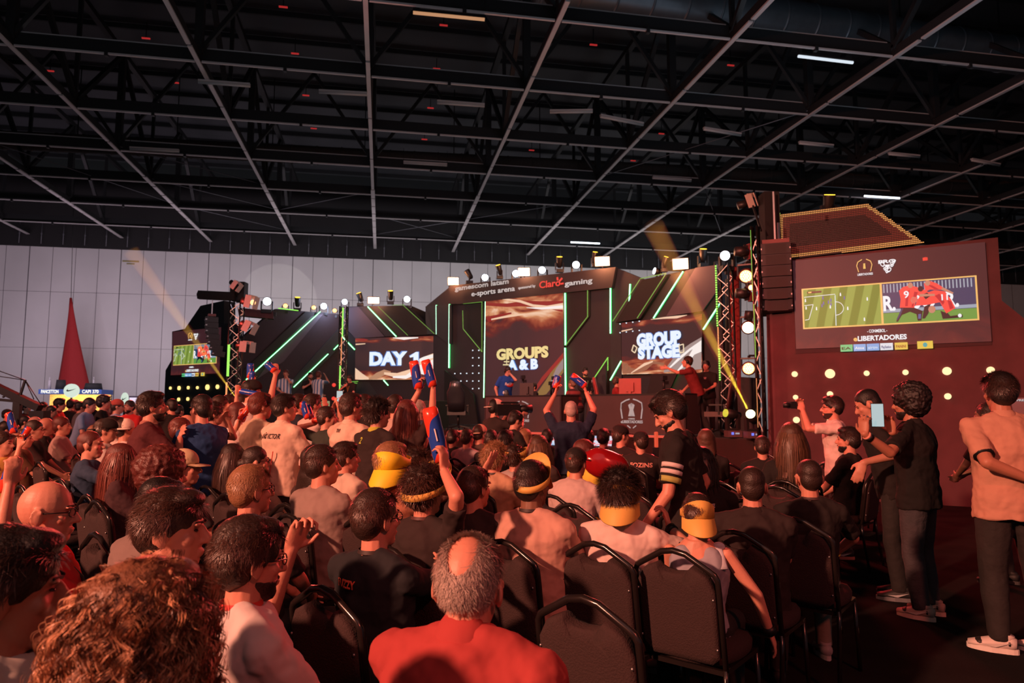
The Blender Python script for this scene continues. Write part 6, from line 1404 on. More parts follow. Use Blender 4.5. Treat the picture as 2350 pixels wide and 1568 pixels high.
I = p(210, 988, 'young man in a dark blue tee leaning his forearm over a chair back', 'young man in dark blue leaning over', D=6.3, a=66, hy=10, hc='red', hair='buzz', shirt=(.025, .045, .085), b=1.05, R=((.24, .36, .30), (1, -.2, .1)), near=1, sk='l')
I = p(538, 1020, 'girl with long dark hair and a cream top, left of the bun', 'girl with long dark hair', D=5.8, a=40, hc='dark', hair='long', shirt=(.6, .45, .36), fem=True, near=1)
I = p(590, 1024, 'girl with a low hair bun and glasses in front of the polo back', 'girl with the low bun', D=5.3, a=42, hy=25, hc='dark', hair='bun', shirt=(.4, .3, .25), fem=True, gl=True, near=1)
I = p(727, 1022, 'person with many long thin dark braids', 'person with long braids', D=4.75, a=35, hc='dark', hair='braids', shirt=(.05, .03, .03), fem=True, near=1, hair_len=.4)
I = p(1135, 1021, 'man with curly fair hair and a tan tee, centre', 'man with curly fair hair', D=5.7, a=30, hc='blond', hair='curly', shirt=(.46, .28, .18), near=1, lan=(.04, .03, .03))
I = p(1182, 1024, 'dark haired person with a flat beige visor, centre', 'person with the flat beige visor', D=6.3, a=35, hc='dark', hair='curly', shirt=(.45, .38, .36)); visor(I, 30, dz=.03, sc_=1.2)
I = p(1323, 1028, 'man in a black cap with a red crest and a pale tee, bent forward', 'man in the black cap with red crest', D=5.3, a=34, lean=8, hc='dark', hair='short', shirt=(.55, .42, .40), cap=(BLK, 0, (.8, .12, .08), 1), near=1, b=1.12)
I = p(1342, 1010, 'woman with bobbed dark red hair and a yellow tee looking right', 'woman in the yellow tee', D=6.2, a=55, hy=25, hc='red', hair='bob', shirt=(.85, .58, .08), fem=True, near=1, hp=10)
I = p(1238, 1000, 'woman with long wavy brown hair, back turned, centre', 'woman with long wavy brown hair', D=6.6, a=35, hc='brown', hair='long', shirt=(.06, .04, .04), fem=True)
I = p(1206, 985, 'woman with long straight fair streaked hair, centre', 'woman with fair streaked hair', D=8.9, a=30, hc='blond', hair='long', shirt=(.05, .03, .03), fem=True)
I = p(1162, 988, 'person with plain black hair in a dark top, left of the fair streaked hair', 'person with plain black hair', D=7.5, a=30, hc='black', hair='thick', shirt=BLK)
I = p(1128, 986, 'dark haired person beside the beige cap worn backwards', 'person beside the beige cap', D=8.4, a=25, hc='black', hair='short', shirt=BLK)
I = p(1101, 975, 'person in a pale beige cap worn backwards, rubbing the neck', 'person in the pale beige cap', D=9.4, a=35, hc='dark', hair='short', shirt=(.12, .08, .07), cap=((.62, .44, .32), 180), R='face')
I = p(1073, 984, 'man with a fade haircut and headset band in a pale pink tee', 'man with the pale pink tee', D=8.8, a=30, hc='dark', hair='short', shirt=(.46, .34, .36), b=1.1)
I = p(1040, 985, 'dark haired person left of the pale pink tee', 'person left of the pink tee', D=9.2, a=30, hc='black', hair='short', shirt=BLK)
I = p(1257, 984, 'dark haired man just left of the navy tee cheering man', 'man left of the navy tee', D=9.4, a=20, hc='black', hair='short', shirt=BLK)
I = p(1385, 984, 'person in black with a hood between the tilted blue monitors', 'person in black by the monitors', D=9.0, a=25, hc='black', hair='thick', shirt=BLK)
I = p(1352, 986, 'small dark head left of the tilted right monitor', 'small dark head by the monitor', D=9.4, a=25, hc='black', hair='short', shirt=BLK)
I = p(1425, 975, 'man in a black cap and black team jersey turning right', 'man in black cap turning right', D=8.4, a=35, hy=35, hc='dark', hair='short', shirt=(.028, .022, .022), cap=(BLK, 0))
on_back(I, 'FUZZY', .44, .03, cloth((.5, .1, .08)), width=.16)
I = p(1470, 990, 'man in a flat black cap and black jersey printed I FOZINS', 'man in the FOZINS jersey', D=7.8, a=20, hy=-30, hc='dark', hair='short', shirt=(.028, .022, .022), cap=(BLK, 0))
on_back(I, 'I FOZINS', .40, .045, cloth((.75, .35, .28)), width=.28)
I = p(1620, 986, 'person with long wavy auburn hair near the stage, right', 'person with wavy auburn hair', D=7.6, a=20, hc='brown', hair='long', shirt=BLK, hair_len=.12)
I = p(1611, 1028, 'person with black hair and a black top printed REE, behind the walking man', 'person in the REE top', D=4.6, a=25, hc='black', hair='long', shirt=BLK, near=1, hair_len=.05)
on_back(I, 'REE', .42, .022, cloth((.7, .6, .6)), x=.06, width=.07)
I = p(1748, 1000, 'man with neat short hair low by the stage front, right', 'man low by the stage front', D=7.2, a=15, hc='dark', hair='short', shirt=BLK)
I = p(1814, 972, 'woman with long loose hair and a printed black tee sitting tall', 'woman with the printed black tee', D=6.2, a=12, hc='brown', hair='long', shirt=(.022, .018, .018), near=1, fem=True, L='down', hair_len=.24)
b = MB(); k = I['k']; rr = random.Random(4)
for q in range(34): c = I['X'](I['up']*rr.uniform(.08, .42)+V((rr.uniform(-.09, .10), -.155, 0))); b.box(c, (rr.uniform(.01, .035), .006, rr.uniform(.012, .05)), Matrix.Rotation(rr.uniform(-.6, .6), 3, 'Y'))
q = b.build('shirt_print', cloth((.65, .42, .38)), I['o'], raw=True)
I = p(1945, 980, 'bearded man with a quiff in a black tee, facing left near the side wall', 'bearded man near the side wall', D=7.0, a=-45, hy=-10, hc='black', hair='quiff', shirt=(.022, .02, .02), beard='black', near=1)
# --- far left seats
for a in [(82, 964, 9.5, 'man with glasses and dark hair leaning right, far left row', 'man with glasses, far left', 'dark', 'short', (.05, .03, .03), 70, None),
          (108, 958, 10.6, 'bald man in a black shirt, far left row', 'bald man in black, far left', 'dark', 'none', BLK, 60, None),
          (82, 955, 12.0, 'further bald man in dark clothes behind the far left row', 'further bald man', 'dark', 'none', BLK, 60, None),
          (144, 956, 10.2, 'young man in a grey pink tee turned right, far left row', 'young man in the grey pink tee', 'red', 'short', (.40, .28, .26), 70, None),
          (244, 961, 8.2, 'man in a dark cap and glasses with a white tee, left', 'man in dark cap and white tee', 'dark', 'short', (.68, .56, .52), 60, (BLK, 180)),
          (266, 956, 9.2, 'black haired man behind the two caps, left', 'black haired man behind caps', 'black', 'thick', (.5, .4, .36), 40, None),
          (289, 962, 8.8, 'person in a white cap worn backwards and a white top', 'person in the white cap', 'dark', 'short', (.66, .54, .50), 40, ((.75, .62, .55), 120)),
          (222, 975, 9.6, 'ginger haired person low between the dark cap and the booth', 'ginger haired person, left', 'wood', 'short', (.3, .1, .08), 50, None),
          (418, 958, 7.8, 'girl with glasses looking right beside the dark jersey man', 'girl with glasses looking right', 'red', 'short', BLK, 66, None),
          (432, 948, 9.0, 'bald headed man in grey seen past the blue jersey', 'bald man in grey', 'dark', 'none', (.25, .22, .22), 60, None),
          (8, 990, 7.0, 'person at the left edge with a yellow gold scarf holding a stick', 'person at the left edge with yellow scarf', 'dark', 'short', (.65, .40, .10), 80, None)]:
    I = p(a[0], a[1], a[3], a[4], D=a[2], a=a[8], hc=a[5], hair=a[6], shirt=a[7], gl='glasses' in a[3], cap=a[9], hy=6, **({'R': ('px', (27, 1006, 7.1), (.3, -.2, -1), (0, .1, 1), .9), 'L': ('px', (45, 1025, 7.5), (-.3, -.2, -1), (0, .1, 1), .9)} if 'scarf' in a[3] else {}))
    if 'scarf' in a[3]: SCF = I
# more heads deeper in the left block
for px, py, D, lab, sh, hc, st in [(20, 968, 10.5, 'dark haired person at the left edge behind the raised stick', BLK, 'black', 'short'), (55, 985, 8.6, 'person in brown low beside the man with glasses', (.12, .05, .03), 'brown', 'short'),
        (560, 905, 9.2, 'dark haired fan under the raised sticks', BLK, 'dark', 'short'), (585, 905, 10.1, 'fan in white sunglasses under the raised sticks', (.6, .5, .5), 'dark', 'short')]:
    I = p(px, py, lab, lab.split(' with')[0][:40], D=D, a=60, hc=hc, hair=st, shirt=sh, sit=py > 950, gl='sunglasses' in lab)
# --- people standing
I = p(352, 899, 'standing man in a wine dark team jersey with arms folded, left', 'standing man in the wine jersey', D=5.7, a=62, sit=False, hc='black', hair='quiff', shirt=(.085, .022, .026), near=1, b=1.12, hp=-2, L='chest', R='chest', coll=(.30, .12, .10), beard='dark')
on_back(I, 'V-tuner', .27, .045, cloth((.8, .6, .55)), x=-.03, width=.20); on_back(I, 'KiHEO', .15, .045, cloth((.8, .6, .55)), x=-.05, width=.16)
I = p(462, 906, 'standing man in a shiny blue jersey turned left, tattooed forearm', 'man in the shiny blue jersey', D=6.0, a=-62, sit=False, hc='black', hair='short', shirt=(.020, .055, .16), near=1, b=1.15, lean=8, hp=6, L='lap', R='lap')
I = p(600, 903, 'standing man in a dark cap and a beige denim jacket', 'man in the beige denim jacket', D=6.6, a=34, sit=False, hc='red', hair='thick', shirt=(.44, .34, .25), near=1, sleeve='long', cap=(BLK, 20), b=1.1, hy=15, coll=(.44, .34, .25))
I = p(655, 905, 'standing man in a cream polo with a name printed on the back', 'man in the named cream polo', D=6.25, a=34, sit=False, hc='black', hair='quiff', shirt=(.66, .48, .38), near=1, hy=25, b=1.14, coll=(.7, .5, .4))
on_back(I, 'JOÃO VICTOR', .41, .042, cloth((.05, .03, .03)), width=.24, bold=.02)
MB().tube([I['X'](V((.10, -.155, .30))), I['X'](V((.07, -.158, .10))), I['X'](V((.02, -.16, -.08)))], .004, 6).tube([I['X'](V((.06, -.16, .05))), I['X'](V((.13, -.15, -.09)))], .004, 6).build('piping', cloth((.5, .05, .04)), I['o'], raw=True)
I = p(688, 905, 'man with fair quiff in a dark navy shirt with glasses, standing further back', 'man in dark navy further back', D=8.8, a=55, sit=False, hc='dark', hair='quiff', shirt=(.02, .022, .035), gl=True, R='phone')
I = p(719, 905, 'young man in a pale pink tee filming the stage with a phone', 'young man filming the stage', D=8.0, a=45, sit=False, hc='dark', hair='quiff', shirt=(.6, .46, .42), R='phone', L='phone', hy=5)
W_ = I['wr'][1][0]; phone(W_+V((0, 0, .12))+HD*.03, -HD, (0, 0, 1), 'phone held up by the young man filming the stage')
I = p(752, 933, 'teenager in a dark green tee looking right', 'teenager in the dark green tee', D=7.0, a=50, hy=20, sit=False, L=('px', (724, 972, 7.1), (-.4, -.4, -1), (0, .2, 1), .9), hc='dark', hair='short', shirt=(.035, .045, .038), b=.95)
I = p(808, 904, 'standing man in a cream polo with thin red piping, no name', 'man in the piped cream polo', D=6.3, a=34, hy=15, sit=False, hc='dark', hair='thick', shirt=(.66, .48, .38), near=1, b=1.14, coll=(.7, .5, .4))
on_back(I, 'THI', .46, .03, cloth((.05, .03, .03)), x=-.02, width=.05)
MB().tube([I['X'](V((.14, -.14, .32))), I['X'](V((.08, -.158, .12))), I['X'](V((.06, -.16, -.06)))], .004, 6).build('piping', cloth((.5, .05, .04)), I['o'], raw=True)
I = p(839, 905, 'dark haired man behind the piped cream polo', 'man behind the piped polo', D=8.2, a=25, sit=False, hc='dark', hair='short', shirt=BLK)
I = p(868, 919, 'standing person in a black jersey with lime green collar', 'person with the lime collar', D=5.9, a=34, hy=20, sit=False, hc='black', hair='curly', shirt=(.030, .024, .022), near=1, b=1.08, coll=(.45, .45, .06))
on_back(I, '2', .43, .05, cloth((.5, .55, .08)), x=-.05, width=.03)
I = p(891, 916, 'man with a fade looking at the stage beside the lime collar', 'man with a fade by the stage', D=8.6, a=50, sit=False, hc='dark', hair='short', shirt=(.05, .05, .06))
I = p(910, 906, 'man in a pale tee with a black bag strap', 'man with the bag strap', D=7.6, a=36, sit=False, hc='dark', hair='short', shirt=(.5, .36, .32), b=1.1)
MB().tube([I['X'](V((-.16, -.11, .12))), I['X'](V((0, -.155, .32))), I['X'](V((.13, -.08, .51)))], .012, 6).build('bag_strap', M_BLACK, I['o'], raw=True)
I = p(936, 920, 'woman with straight auburn hair cheering with both arms up', 'auburn woman cheering', D=6.2, a=24, sit=False, hc='red', hair='long', shirt=(.045, .025, .024), near=1, fem=True, hair_len=.12, L=((.02, .28, .98), (-.4, .5, -.6), (.05, 0, 1), .9), R=((.14, .30, 1.0), (1, .3, -.5), (0, 0, 1), .9))
for s_, (tx, ty), lab in ((-1, (949, 828), 'left of the two crossed sticks held by the auburn woman'), (1, (976, 826), 'right of the two crossed sticks held by the auburn woman')):
    A = I['wr'][s_][0]+V((0, 0, .07)); Dd = (A-C0).dot(HD); stick(A-V((0, 0, .05)), at(tx, ty, Dd), lab, .045)
I = p(962, 918, 'man with greying hair right of the auburn woman', 'man with greying hair', D=8.4, a=30, sit=False, hc='grey', hair='short', shirt=(.05, .06, .09), b=1.08, hy=20)
I = p(962, 975, 'seated man with glasses below the cheering woman', 'seated man below the cheering woman', D=7.4, a=60, hc='dark', hair='short', shirt=BLK, gl=True)
I = p(1310, 920, 'stocky grey cropped man in a navy tee with both arms raised', 'stocky man in the navy tee', D=8.4, a=4, sit=False, hc='grey', hair='buzz', shirt=(.020, .028, .055), near=1, b=1.22, L=((-.20, .20, .90), (-1, .1, -.35), (.25, 0, 1), .9), R=((.20, .20, .92), (1, .1, -.35), (-.25, 0, 1), .9))
for s_, (tx, ty), lab in ((-1, (1281, 862), 'inflated stick in the left hand of the navy tee man'), (1, (1311, 861), 'inflated stick in the right hand of the navy tee man')):
    A = I['wr'][s_][0]+V((0, 0, .07)); Dd = (A-C0).dot(HD); stick(A, at(tx, ty, Dd), lab, .045)
I = p(1137, 917, 'camera operator in a white backward cap with a shoulder camera', 'camera operator in the white cap', D=9.9, a=55, sit=False, hc='black', hair='short', shirt=(.035, .022, .024), cap=((.75, .55, .48), 190), b=1.15, R=((.26, .34, .60), (1, -.2, -1), (0, 1, .2), .9), L='phone')
P = I['M'] @ I['H'](.17, .10, -.02); o = thing('video_camera', 'shoulder video camera carried by the operator in the white cap', 'video camera', P)
R_ = Matrix.Rotation(-(YAW+math.radians(70)), 3, 'Z'); MB().box(P, (.12, .34, .16), R_).build('camera_body', M_BLACK, o); MB().cyl(P+R_ @ V((0, .17, .01)), P+R_ @ V((0, .36, .02)), .05, .065).build('lens', M_BLACK, o); MB().bar(P+R_ @ V((0, -.1, .10)), P+R_ @ V((0, .16, .10)), .03).build('handle', M_BLACK, o)
I = p(1183, 941, 'dark haired man in a black tee looking down right by the camera operator', 'man looking down by the operator', D=8.1, a=60, sit=False, hc='black', hair='short', shirt=BLK, hp=25, lean=6)
I = p(1536, 893, 'bearded man in a black jersey walking left with head bowed', 'walking man with bowed head', D=4.3, a=-68, sit=False, hc='black', hair='thick', shirt=(.024, .018, .018), near=2, lean=5, hp=34, beard='black', L=((-.26, .22, -.02), (-.3, -.8, 0)), R=((.25, .02, -.02), (.3, -.7, 0)), legs=((-.0, .12), (.0, -.12)), pants='dark')
wl = I['wl'][-1]
k = I['k']; S = wl[2]; E_ = wl[3]; q = S.lerp(E_, .72); d = (E_-S).normalized()
for t, m, h in ((.42, cloth((.7, .6, .6)), .012), (.56, cloth((.7, .6, .6)), .012), (.72, cloth((.42, .42, .12)), .016)):
    q = S.lerp(E_, t); MB().loft([(q-d*h, .066*k, .066*k), (q+d*h, .0655*k, .0655*k)], n=16).build('sleeve_stripe', m, I['o'], raw=True)
# right aisle
I = p(1908, 909, 'man in a white tee filming left with a dark camera, near the side wall', 'man in the white tee filming left', D=7.4, a=-72, sit=False, hc='black', hair='quiff', shirt=(.72, .58, .54), near=1, gl=True, beard='dark', L='phone', R='phone', hp=2, shoes='redsole')
P = (I['wr'][-1][0]+I['wr'][1][0])/2+(Matrix.Rotation(-I['face'], 3, 'Z') @ V((0, .10, .05))); o = thing('camera', 'dark compact camera held out by the man in the white tee', 'camera', P); MB().box(P, (.06, .12, .075), Matrix.Rotation(-YAW, 3, 'Z')).build('camera_body', M_BLACK, o); MB().cyl(P-RGT*.02, P-RGT*.09, .028).build('lens', M_BLACK, o)
I = p(1990, 889, 'man with cropped hair in a printed black tee looking down left', 'cropped man looking down left', D=5.9, a=-62, sit=False, hc='black', hair='buzz', shirt=(.020, .018, .018), near=1, hp=28, lean=12, L=('px', (1982, 1062, 5.5), (-.2, -.8, -.3), (-.15, .35, -.9)), R='down', shoes='nike', pants='dark')
on_back(I, 'SOS', .36, .05, cloth((.7, .5, .48)), x=.02, width=.09, side=1)
I = p(2083, 890, 'man with a flat topped afro in a black tee and jeans filming upright', 'man with the flat topped afro', D=5.35, a=-40, sit=False, hc='black', hair='afro', shirt=(.016, .014, .014), near=2, beard='black', pants='denim', shoes='mix', b=1.08, L=('px', (1984, 996, 5.0), (-.4, -.3, -1), (.15, .1, 1), .8), R=('px', (2014, 992, 5.0), (.5, -.2, -1), (-.2, .1, 1), .8), coll=(.02, .018, .018), sk='m')
wrist_band(I, -1, cloth((.8, .35, .28)), .9, .032, .018); wrist_band(I, -1, M_BLACK, .82, .033, .03, 'wristwatch')
Pm = (I['wr'][-1][0]+I['wr'][1][0])/2+V((0, 0, .13)); phone(Pm, (C0-Pm), (0, 0, 1), 'bright phone held upright by the man with the afro', None, (.085, .175))
I = p(2290, 856, 'tall man in a salmon polo with a hand behind his back, right edge', 'tall man in the salmon polo', D=4.6, a=8, sit=False, hc='black', hair='quiff', shirt=(.54, .28, .20), near=2, b=1.16, L=((.02, -.20, .16), (-1, -.5, -.1), (.9, 0, .1), .5), R='down', shoes='bw', coll=(.54, .28, .20), lan=(.03, .02, .02), sk='m', legs=((-.02, 0), (.08, 0), math.radians(60)))
wl = I['wl'][-1]; S, E_ = wl[2], wl[3]; k = I['k']; d = (E_-S).normalized(); q = S.lerp(E_, .79); MB().loft([(q-d*.010, .0585*k, .0585*k), (q+d*.010, .0580*k, .0580*k)], n=18).build('sleeve_band', M_BLACK, I['o'], raw=True)
I = p(2262, 924, 'person in black half hidden behind the salmon polo', 'person half hidden at right edge', D=6.3, a=-30, sit=False, hc='black', hair='short', shirt=BLK, sk='d')
# fans near the left wing
I = p(578, 873, 'fan in a black cap lifting two sticks high above the crowd', 'fan lifting two sticks', D=8.9, a=50, sit=False, hc='black', hair='short', shirt=(.62, .5, .48), cap=(BLK, 200), L=((-.30, .12, .80), (-1, .1, -.6), (.2, 0, 1), .9), R=((.34, .18, .86), (1, .1, -.6), (0, 0, 1), .9), hy=10)
for s_, (tx, ty), lab in ((-1, (575, 834), 'tilted stick in the left hand of the capped fan'), (1, (611, 834), 'upright stick in the right hand of the capped fan')):
    A = I['wr'][s_][0]+V((0, 0, .05)); Dd = (A-C0).dot(HD); stick(A, at(tx, ty, Dd), lab, .045)
for px, py, D, lab, sh, aa in [(508, 908, 8.6, 'man with a hand on his head left of the raised sticks', (.5, .25, .2), 60), (492, 926, 7.5, 'curly haired boy below the hand on head man', (.04, .03, .03), 60), (528, 906, 9.6, 'man with thick dark hair deeper in the left crowd', (.1, .06, .06), 40), (548, 925, 8.2, 'woman with auburn hair in the left crowd', (.62, .48, .44), 50)]:
    I = p(px, py, lab, lab[:34], D=D, a=aa, sit=False, hc='dark' if 'auburn' not in lab else 'red', hair='curly' if 'curly' in lab else 'short' if 'woman' not in lab else 'long', shirt=sh, R=('px', (543, 905, 8.3), (.3, -.2, -1), (.1, .1, 1), .9) if 'woman' in lab else 'lap', **({'L': 'face'} if 'hand' in lab else {'L': ('px', (552, 962, 7.95), (-.3, -.2, -1), (.1, .1, 1), .9)} if 'woman' in lab else {}), fem='woman' in lab)
    if 'woman' in lab: WO = I
for x1, y1, x2, y2, D, lab in [(540, 896, 590, 905, 8.4, 'stick held level across the left crowd'), (549, 964, 578, 926, 7.9, 'blue stick tilted up between the blue jersey and beige jacket'), (694, 922, 706, 962, 7.6, 'left stick of the pair beside the named polo'), (704, 930, 716, 962, 7.7, 'right stick of the pair beside the named polo'), (575, 889, 580, 852, 9.0, 'thin stick behind the capped fan'),
        (625, 895, 624, 945, 8.8, 'upright stick left of the named polo'), (13, 955, 27, 1003, 7.2, 'stick gripped at the far left edge'), (64, 989, 44, 1022, 7.6, 'shiny tilted stick in the far left row'), (32, 1086, 5, 1150, 3.2, 'blurred blue stick at the lower left edge'), (716, 967, 752, 958, 7.1, 'blue stick level above the dark green tee')]:
    hold = {'stick held level': (WO, 1), 'blurred blue': (FI, 1), 'stick gripped at': (SCF, 1), 'shiny tilted': (SCF, -1)}; A_ = at(x1, y1, D); B_ = at(x2, y2, D)
    for kk, (ii, ss) in hold.items():
        if lab.startswith(kk): h_ = ii['wr'][ss][0]+ii['wr'][ss][1]*.07; (A_, B_) = (h_, h_+(B_-A_)) if 'gripped' not in kk and 'blurred' not in kk and 'shiny' not in kk else (h_+(A_-B_)*.9, h_-(A_-B_)*.1) if 'blurred' not in kk else (h_+(A_-B_)*.15, h_-(A_-B_)*.85)
    stick(A_, B_, lab, .030 if 'blurred' in lab else .036)
for px, py, D, dx, dy, lab, sp in [(22, 1010, 7.2, -6, 40, 'hand', 1)]: pass
def forearm(P, Q, label, skin='l', d=None):
    o = None
# stick in the middle with its gripping hand
I = [q for q in PEOPLE if q['short'] == 'man gripping the centre stick'][0]
A = I['wr'][1][0]+I['wr'][1][1]*.06; Dd = (A-C0).dot(HD); stick(at(1016, 1062, Dd), at(985, 935, Dd), 'long blurred stick held up in the centre of the crowd', .040)
# a reaching neighbour with an open hand
I = p(955, 1036, 'dark curly haired person reaching an open hand up beside the centre stick', 'person reaching an open hand', D=4.9, a=40, hc='dark', hair='curly', shirt=(.20, .12, .09), near=1, R=((.33, .42, .66), (.5, -.2, -1), (.45, .3, .8), .15))
# glossy red inflatable
P = at(1392, 1068, 5.9); o = MB().ell(P, (.22, .10, .13), Matrix.Rotation(-YAW, 3, 'Z') @ Matrix.Rotation(.35, 3, 'Y'), 24, 16, fn=lambda u, q: q*(1+.03*math.cos(6*math.atan2(u.z, u.x)))).build('inflatable', mat('red_gloss', (.30, .008, .012), .15, nz=.1, spec=.9)); tag(o, 'glossy dark red inflatable held beside the woman in yellow', 'inflatable')
# --- people on the stage
S = dict(z0=ZD)
I = p(1165, 840, 'heavy player in a blue and red jersey with headphones, hand at his face', 'player in the blue jersey', D=18.0, a=140, sit=False, hc='black', hair='short', shirt=(.02, .07, .32), headphones=True, hp=22, lean=10, b=1.25, gl=True, L='face', R='down', **S)
on_back(I, 'Red Bull', .28, .07, cloth((.85, .75, .75)), width=.26, side=1); MB().ell(I['X'](V((-.02, .155*I['b'], .30))), (.13, .02, .07)).ell(I['X'](V((0, .0, -.04))), (.215, .165, .03)).build('red_panel', cloth((.6, .03, .02)), I['o'], raw=True)
I = p(1224, 879, 'seated man in black behind the dark monitor, facing left', 'man behind the dark monitor', D=18.4, a=-120, hc='black', hair='thick', shirt=BLK, feet=False, lan=(.8, .2, .1), **S); I['chf'] = I['face']
I = p(1343, 844, 'bearded man in a black jacket with lanyard, standing centre stage', 'bearded man centre stage', D=19.4, a=165, sit=False, hc='black', hair='quiff', shirt=BLK, beard='dark', sleeve='long', lan=(.5, .8, .2), L='lap', R='lap', **S)
I = p(1312, 871, 'person in a wine striped shirt bent over the desk end', 'person bent over the desk end', D=16.9, a=-40, hc='wood', hair='bun', shirt='stripe_wine', lean=22, feet=False, **S)
I = p(1416, 865, 'player in red with headphones seated at the red monitor', 'player at the red monitor', D=16.7, a=98, hc='brown', hair='short', shirt=(.35, .03, .03), headphones=True, feet=False, **S)
I = p(1577, 817, 'player in a wine red jersey lunging left with one arm stretched out', 'player stretching his arm', D=14.9, a=-78, sit=False, hc='dark', hair='short', shirt=(.16, .02, .022), headphones=True, lean=20, hp=-6, L=((.02, .62, .52), (0, 0, -1), (0, 1, .05)), R=((.16, .30, .02), (.6, -.4, -.3)), shoes='dark', legs=((0, .12), (0, -.2)), near=1, **S)
I = p(1620, 828, 'man in a black tee and headset sitting back beside the lunging player', 'man in headset by the lunging player', D=15.7, a=-150, sit=False, hc='black', hair='thick', shirt=BLK, headphones=True, L='lap', R='lap', b=1.12, **S)
on_back(I, 'W', .36, .05, cloth((.6, .4, .38)), width=.06, side=1)
I = p(803, 860, 'headset man in a black tee with an orange lanyard by the light pole', 'headset man by the light pole', D=20.2, a=-155, sit=False, hc='dark', hair='short', shirt=BLK, headphones=True, hp=20, lan=(.9, .35, .05), L='lap', R='chest', **S)
I = p(657, 849, 'man in a white and sky blue striped shirt covering his mouth on the left wing', 'man in the striped football shirt', D=21.6, a=165, sit=False, hc='red', hair='quiff', shirt='stripe_sky', L='face', R='lap', **S)
I = p(713, 854, 'bearded man in a black tee behind the black console', 'bearded man behind the console', D=22.2, a=150, sit=False, hc='dark', hair='short', shirt=BLK, beard='dark', L='chest', R='chest', b=1.1, **S)
I = p(732, 852, 'man in a striped shirt with his back turned behind the black console', 'man with back turned at the console', D=22.0, a=15, sit=False, hc='red', hair='short', shirt='stripe_sky', R='phone', **S)
# --- people by the booth, far left
for px, py, D, lab, sh, hc, hr_, aa, cap in [(207, 913, 12.5, 'man in a light blue shirt bending forward by the booth', (.20, .30, .48), 'black', 'short', 80, None), (240, 909, 13.0, 'person in a dark beanie and black clothes by the booth', BLK, 'black', 'curly', 70, None),
        (271, 917, 12.2, 'man in a red cap and a white light blue football shirt', (.35, .45, .62), 'dark', 'short', 60, ((.45, .08, .06), 0)), (297, 919, 12.8, 'bearded man in a red tee by the narrow round sign', (.62, .03, .03), 'dark', 'short', 190, None),
        (313, 927, 14.5, 'person in dark red beside the lit menu panel', (.2, .03, .03), 'dark', 'short', 150, None), (139, 916, 15.5, 'person in red with dark hair facing the booth, left half', (.3, .03, .03), 'black', 'curly', 70, None), (165, 917, 16.5, 'person with a ponytail facing the booth counter', BLK, 'black', 'thick', 10, None),
        (175, 918, 17.5, 'person in grey camouflage facing the booth', (.12, .12, .11), 'dark', 'short', 30, None), (186, 922, 15.5, 'dark haired person in a grey hoodie near the booth', (.12, .11, .12), 'black', 'thick', 40, None), (205, 914, 19, 'person behind the light blue shirt at the booth end', BLK, 'dark', 'short', 0, None),
        (101, 923, 16.0, 'person with black hair at the left end of the booth', BLK, 'black', 'short', 60, None), (120, 931, 15.0, 'stooped person in dark blue at the booth', (.05, .05, .08), 'black', 'short', 60, None), (62, 925, 17.0, 'person under the crane arm, far left', BLK, 'black', 'short', 90, None),
        (18, 940, 14.0, 'crane operator in a dark cap at the far left', BLK, 'black', 'short', 80, (BLK, 0)), (255, 922, 14.2, 'woman with auburn hair between the beanie and the red cap', (.3, .1, .1), 'red', 'long', 60, None), (394, 916, 11.5, 'man rubbing his chin in front of the left tower', BLK, 'black', 'short', -60, None),
        (412, 930, 13.0, 'person in black low before the left tower', BLK, 'black', 'short', 20, None), (60, 955, 12.2, 'person in yellow green low by the crane tripod', (.35, .35, .08), 'black', 'short', 60, None)]:
    I = p(px, py, lab, lab[:30], D=D, a=aa, sit=False, hc=hc, hair=hr_, shirt=sh, cap=cap, hp=12 if 'bending' in lab or 'stooped' in lab else 0, lean=14 if 'bending' in lab or 'stooped' in lab else 3, beard='dark' if 'bearded' in lab else None, L='lap', R='lap', feet=True)

# ---------------------------------------------------------------- seating
CA = math.radians(39)
for I in PEOPLE:
    if I['sit']:
        if I['loc'].z > .5: continue
        f = YAW+CA if abs(I['a']-39) < 40 else I['face']
        put_chair(I['loc'], f, 'occupied banquet chair under the '+I['short'])
def apex_chair(px, py, label, a=39):
    P = atz(px, py, .924); f = YAW+math.radians(a); back = Matrix.Rotation(-f, 3, 'Z') @ V((0, -.269, 0)); loc = V((P.x, P.y, 0))-V((back.x, back.y, 0))
    if min((c_[0]-loc).length for c_ in CHAIRS) < .34: print('APEX near', label, min((c_[0]-loc).length for c_ in CHAIRS)); return
    put_chair(loc, f, label)
for px, py, lab in [(1338, 1374, 'empty chair standing alone in front of the bottom edge, right of the red shirt'), (690, 1478, 'empty chair at the bottom edge below the red lanyard man'), (905, 1542, 'chair back at the very bottom edge under the red shirt'), (945, 1302, 'empty chair just left of the balding head'),
                    (738, 1160, 'empty chair behind the brown grey tee'), (848, 1172, 'empty chair beside the one behind the brown grey tee'), (1178, 1400, 'empty chair peeking out right of the balding man neck'), (220, 1152, 'empty chair right of the bald man in red'), (278, 1178, 'empty dark chair next to the grey tee shoulder')]: apex_chair(px, py, lab)
S39, C39 = math.sin(CA), math.cos(CA)
def to_px(P):
    d = P-C0; z = d.dot(FWD); return (CX+F*d.dot(RGT)/z, CY-F*d.dot(UPV)/z) if z > .1 else (-999, 9999)
used = set()
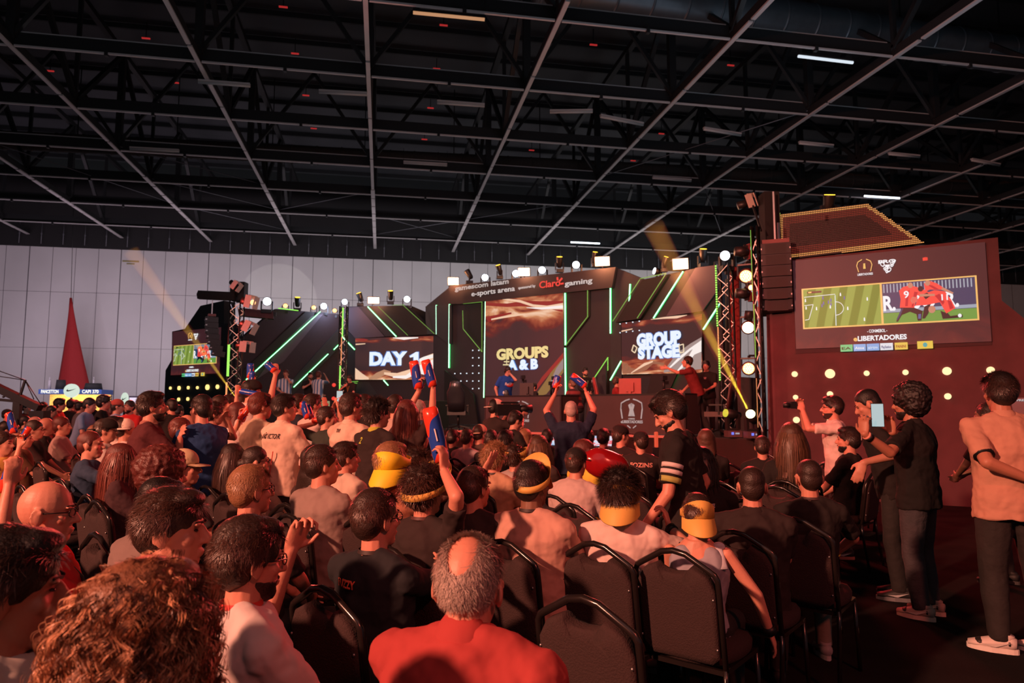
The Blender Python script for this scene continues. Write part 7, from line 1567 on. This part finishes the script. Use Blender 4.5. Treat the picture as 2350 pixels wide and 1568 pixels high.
def seat_label(P):
    best = sorted(PEOPLE, key=lambda I: (I['loc']-P).length)
    for I in best[:14]:
        if I['loc'].z > .5: continue
        d = P-I['loc']; x = d.dot(RGT); y = d.dot(HD); n = max(1, round(d.length/.5))
        w_ = ('right of' if x > 0 else 'left of') if abs(x) > abs(y) else ('beyond' if y > 0 else 'behind')
        nw = ('', 'one seat ', 'two seats ', 'three seats ', 'four seats ', 'five seats ', 'six seats ')[min(n, 6)]
        s_ = 'empty banquet chair %s%s the %s' % (nw, w_, I['short'])
        if s_ not in used: used.add(s_); return s_
    return 'empty banquet chair in the left block of seats'
import bisect
occ = [c[0] for c in CHAIRS]+[V((I['loc'].x, I['loc'].y, 0)) for I in PEOPLE if I['loc'].z < .5]
nfill = 0
for r in range(0, 11):
    t = 1.2+r*.95
    for c in range(60):
        s_ = -1.55-max(0, t-3.2)*.12-c*.46
        X = s_*C39+t*S39; Dd = -s_*S39+t*C39
        if Dd < 1.3: continue
        P = CF(X, Dd, 0); q = to_px(P+V((0, 0, .85)))
        if q[0] < -70 or q[0] > 2000 or q[1] > 1640 or t > 10.6 or Dd > 13.0: continue
        if 520 < q[0] < 1000 and Dd > 6.6: continue
        if any((P-o_).length < .46 for o_ in occ): continue
        put_chair(P, YAW+CA, seat_label(P)); occ.append(P); nfill += 1
print('filled', nfill, 'people', len(PEOPLE))
beam(at(1716, 940, 12.7), at(1500, 520, 8.4), .07, .14, (1, .62, .05), 16000, .16, 'yellow haze beam rising left from the deck mover')
beam(at(545, 918, 17.8), at(300, 575, 17.0), .06, .20, (1, .62, .06), 16000, .05, 'yellow haze beam crossing the far left screen')

_rt = [I for I in PEOPLE]
for i_, a_ in enumerate(_rt):
    for b_ in _rt[i_+1:]:
        d_ = (a_['loc']-b_['loc']); d_.z = 0
        if d_.length < .34 and abs(a_['loc'].z-b_['loc'].z) < .5: print('CLOSE %.2f' % d_.length, a_['short'], '|', b_['short'], '%.2f %.2f' % (a_['D'], b_['D']))
for I in PEOPLE:
    if I['k'] > 1.13 or I['k'] < .86: print('SCALE %.2f' % I['k'], I['short'], I['sit'], '%.2f' % I['D'])
run_text()
run_bake()
from mathutils.bvhtree import BVHTree
for o in list(col.objects):                                     # lay the prints onto the cloth
    if o.name.startswith('shirt_print') and o.parent:
        s_ = [c for c in o.parent.children if c.name.startswith('shirt') and not c.name.startswith('shirt_print')]
        if not s_: continue
        t = BVHTree.FromPolygons([v.co for v in s_[0].data.vertices], [tuple(p.vertices) for p in s_[0].data.polygons])
        ys = [v.co.y for v in o.data.vertices]; m_ = sum(ys)/len(ys); sd = 1 if m_ > 0 else -1
        for v in o.data.vertices:
            h = t.ray_cast(V((v.co.x, sd*.6, v.co.z)), V((0, -sd, 0)))
            if h[0] is not None: v.co.y = h[0].y+sd*(.004+.002*((v.co.y-m_)*sd > 0))
for o in list(col.objects):
    for k_ in ('_o', 'used'):
        if k_ in o: del o[k_]
print('OBJECTS', len(col.objects), 'VERTS', sum(len(o.data.vertices) for o in col.objects if o.type == 'MESH'))
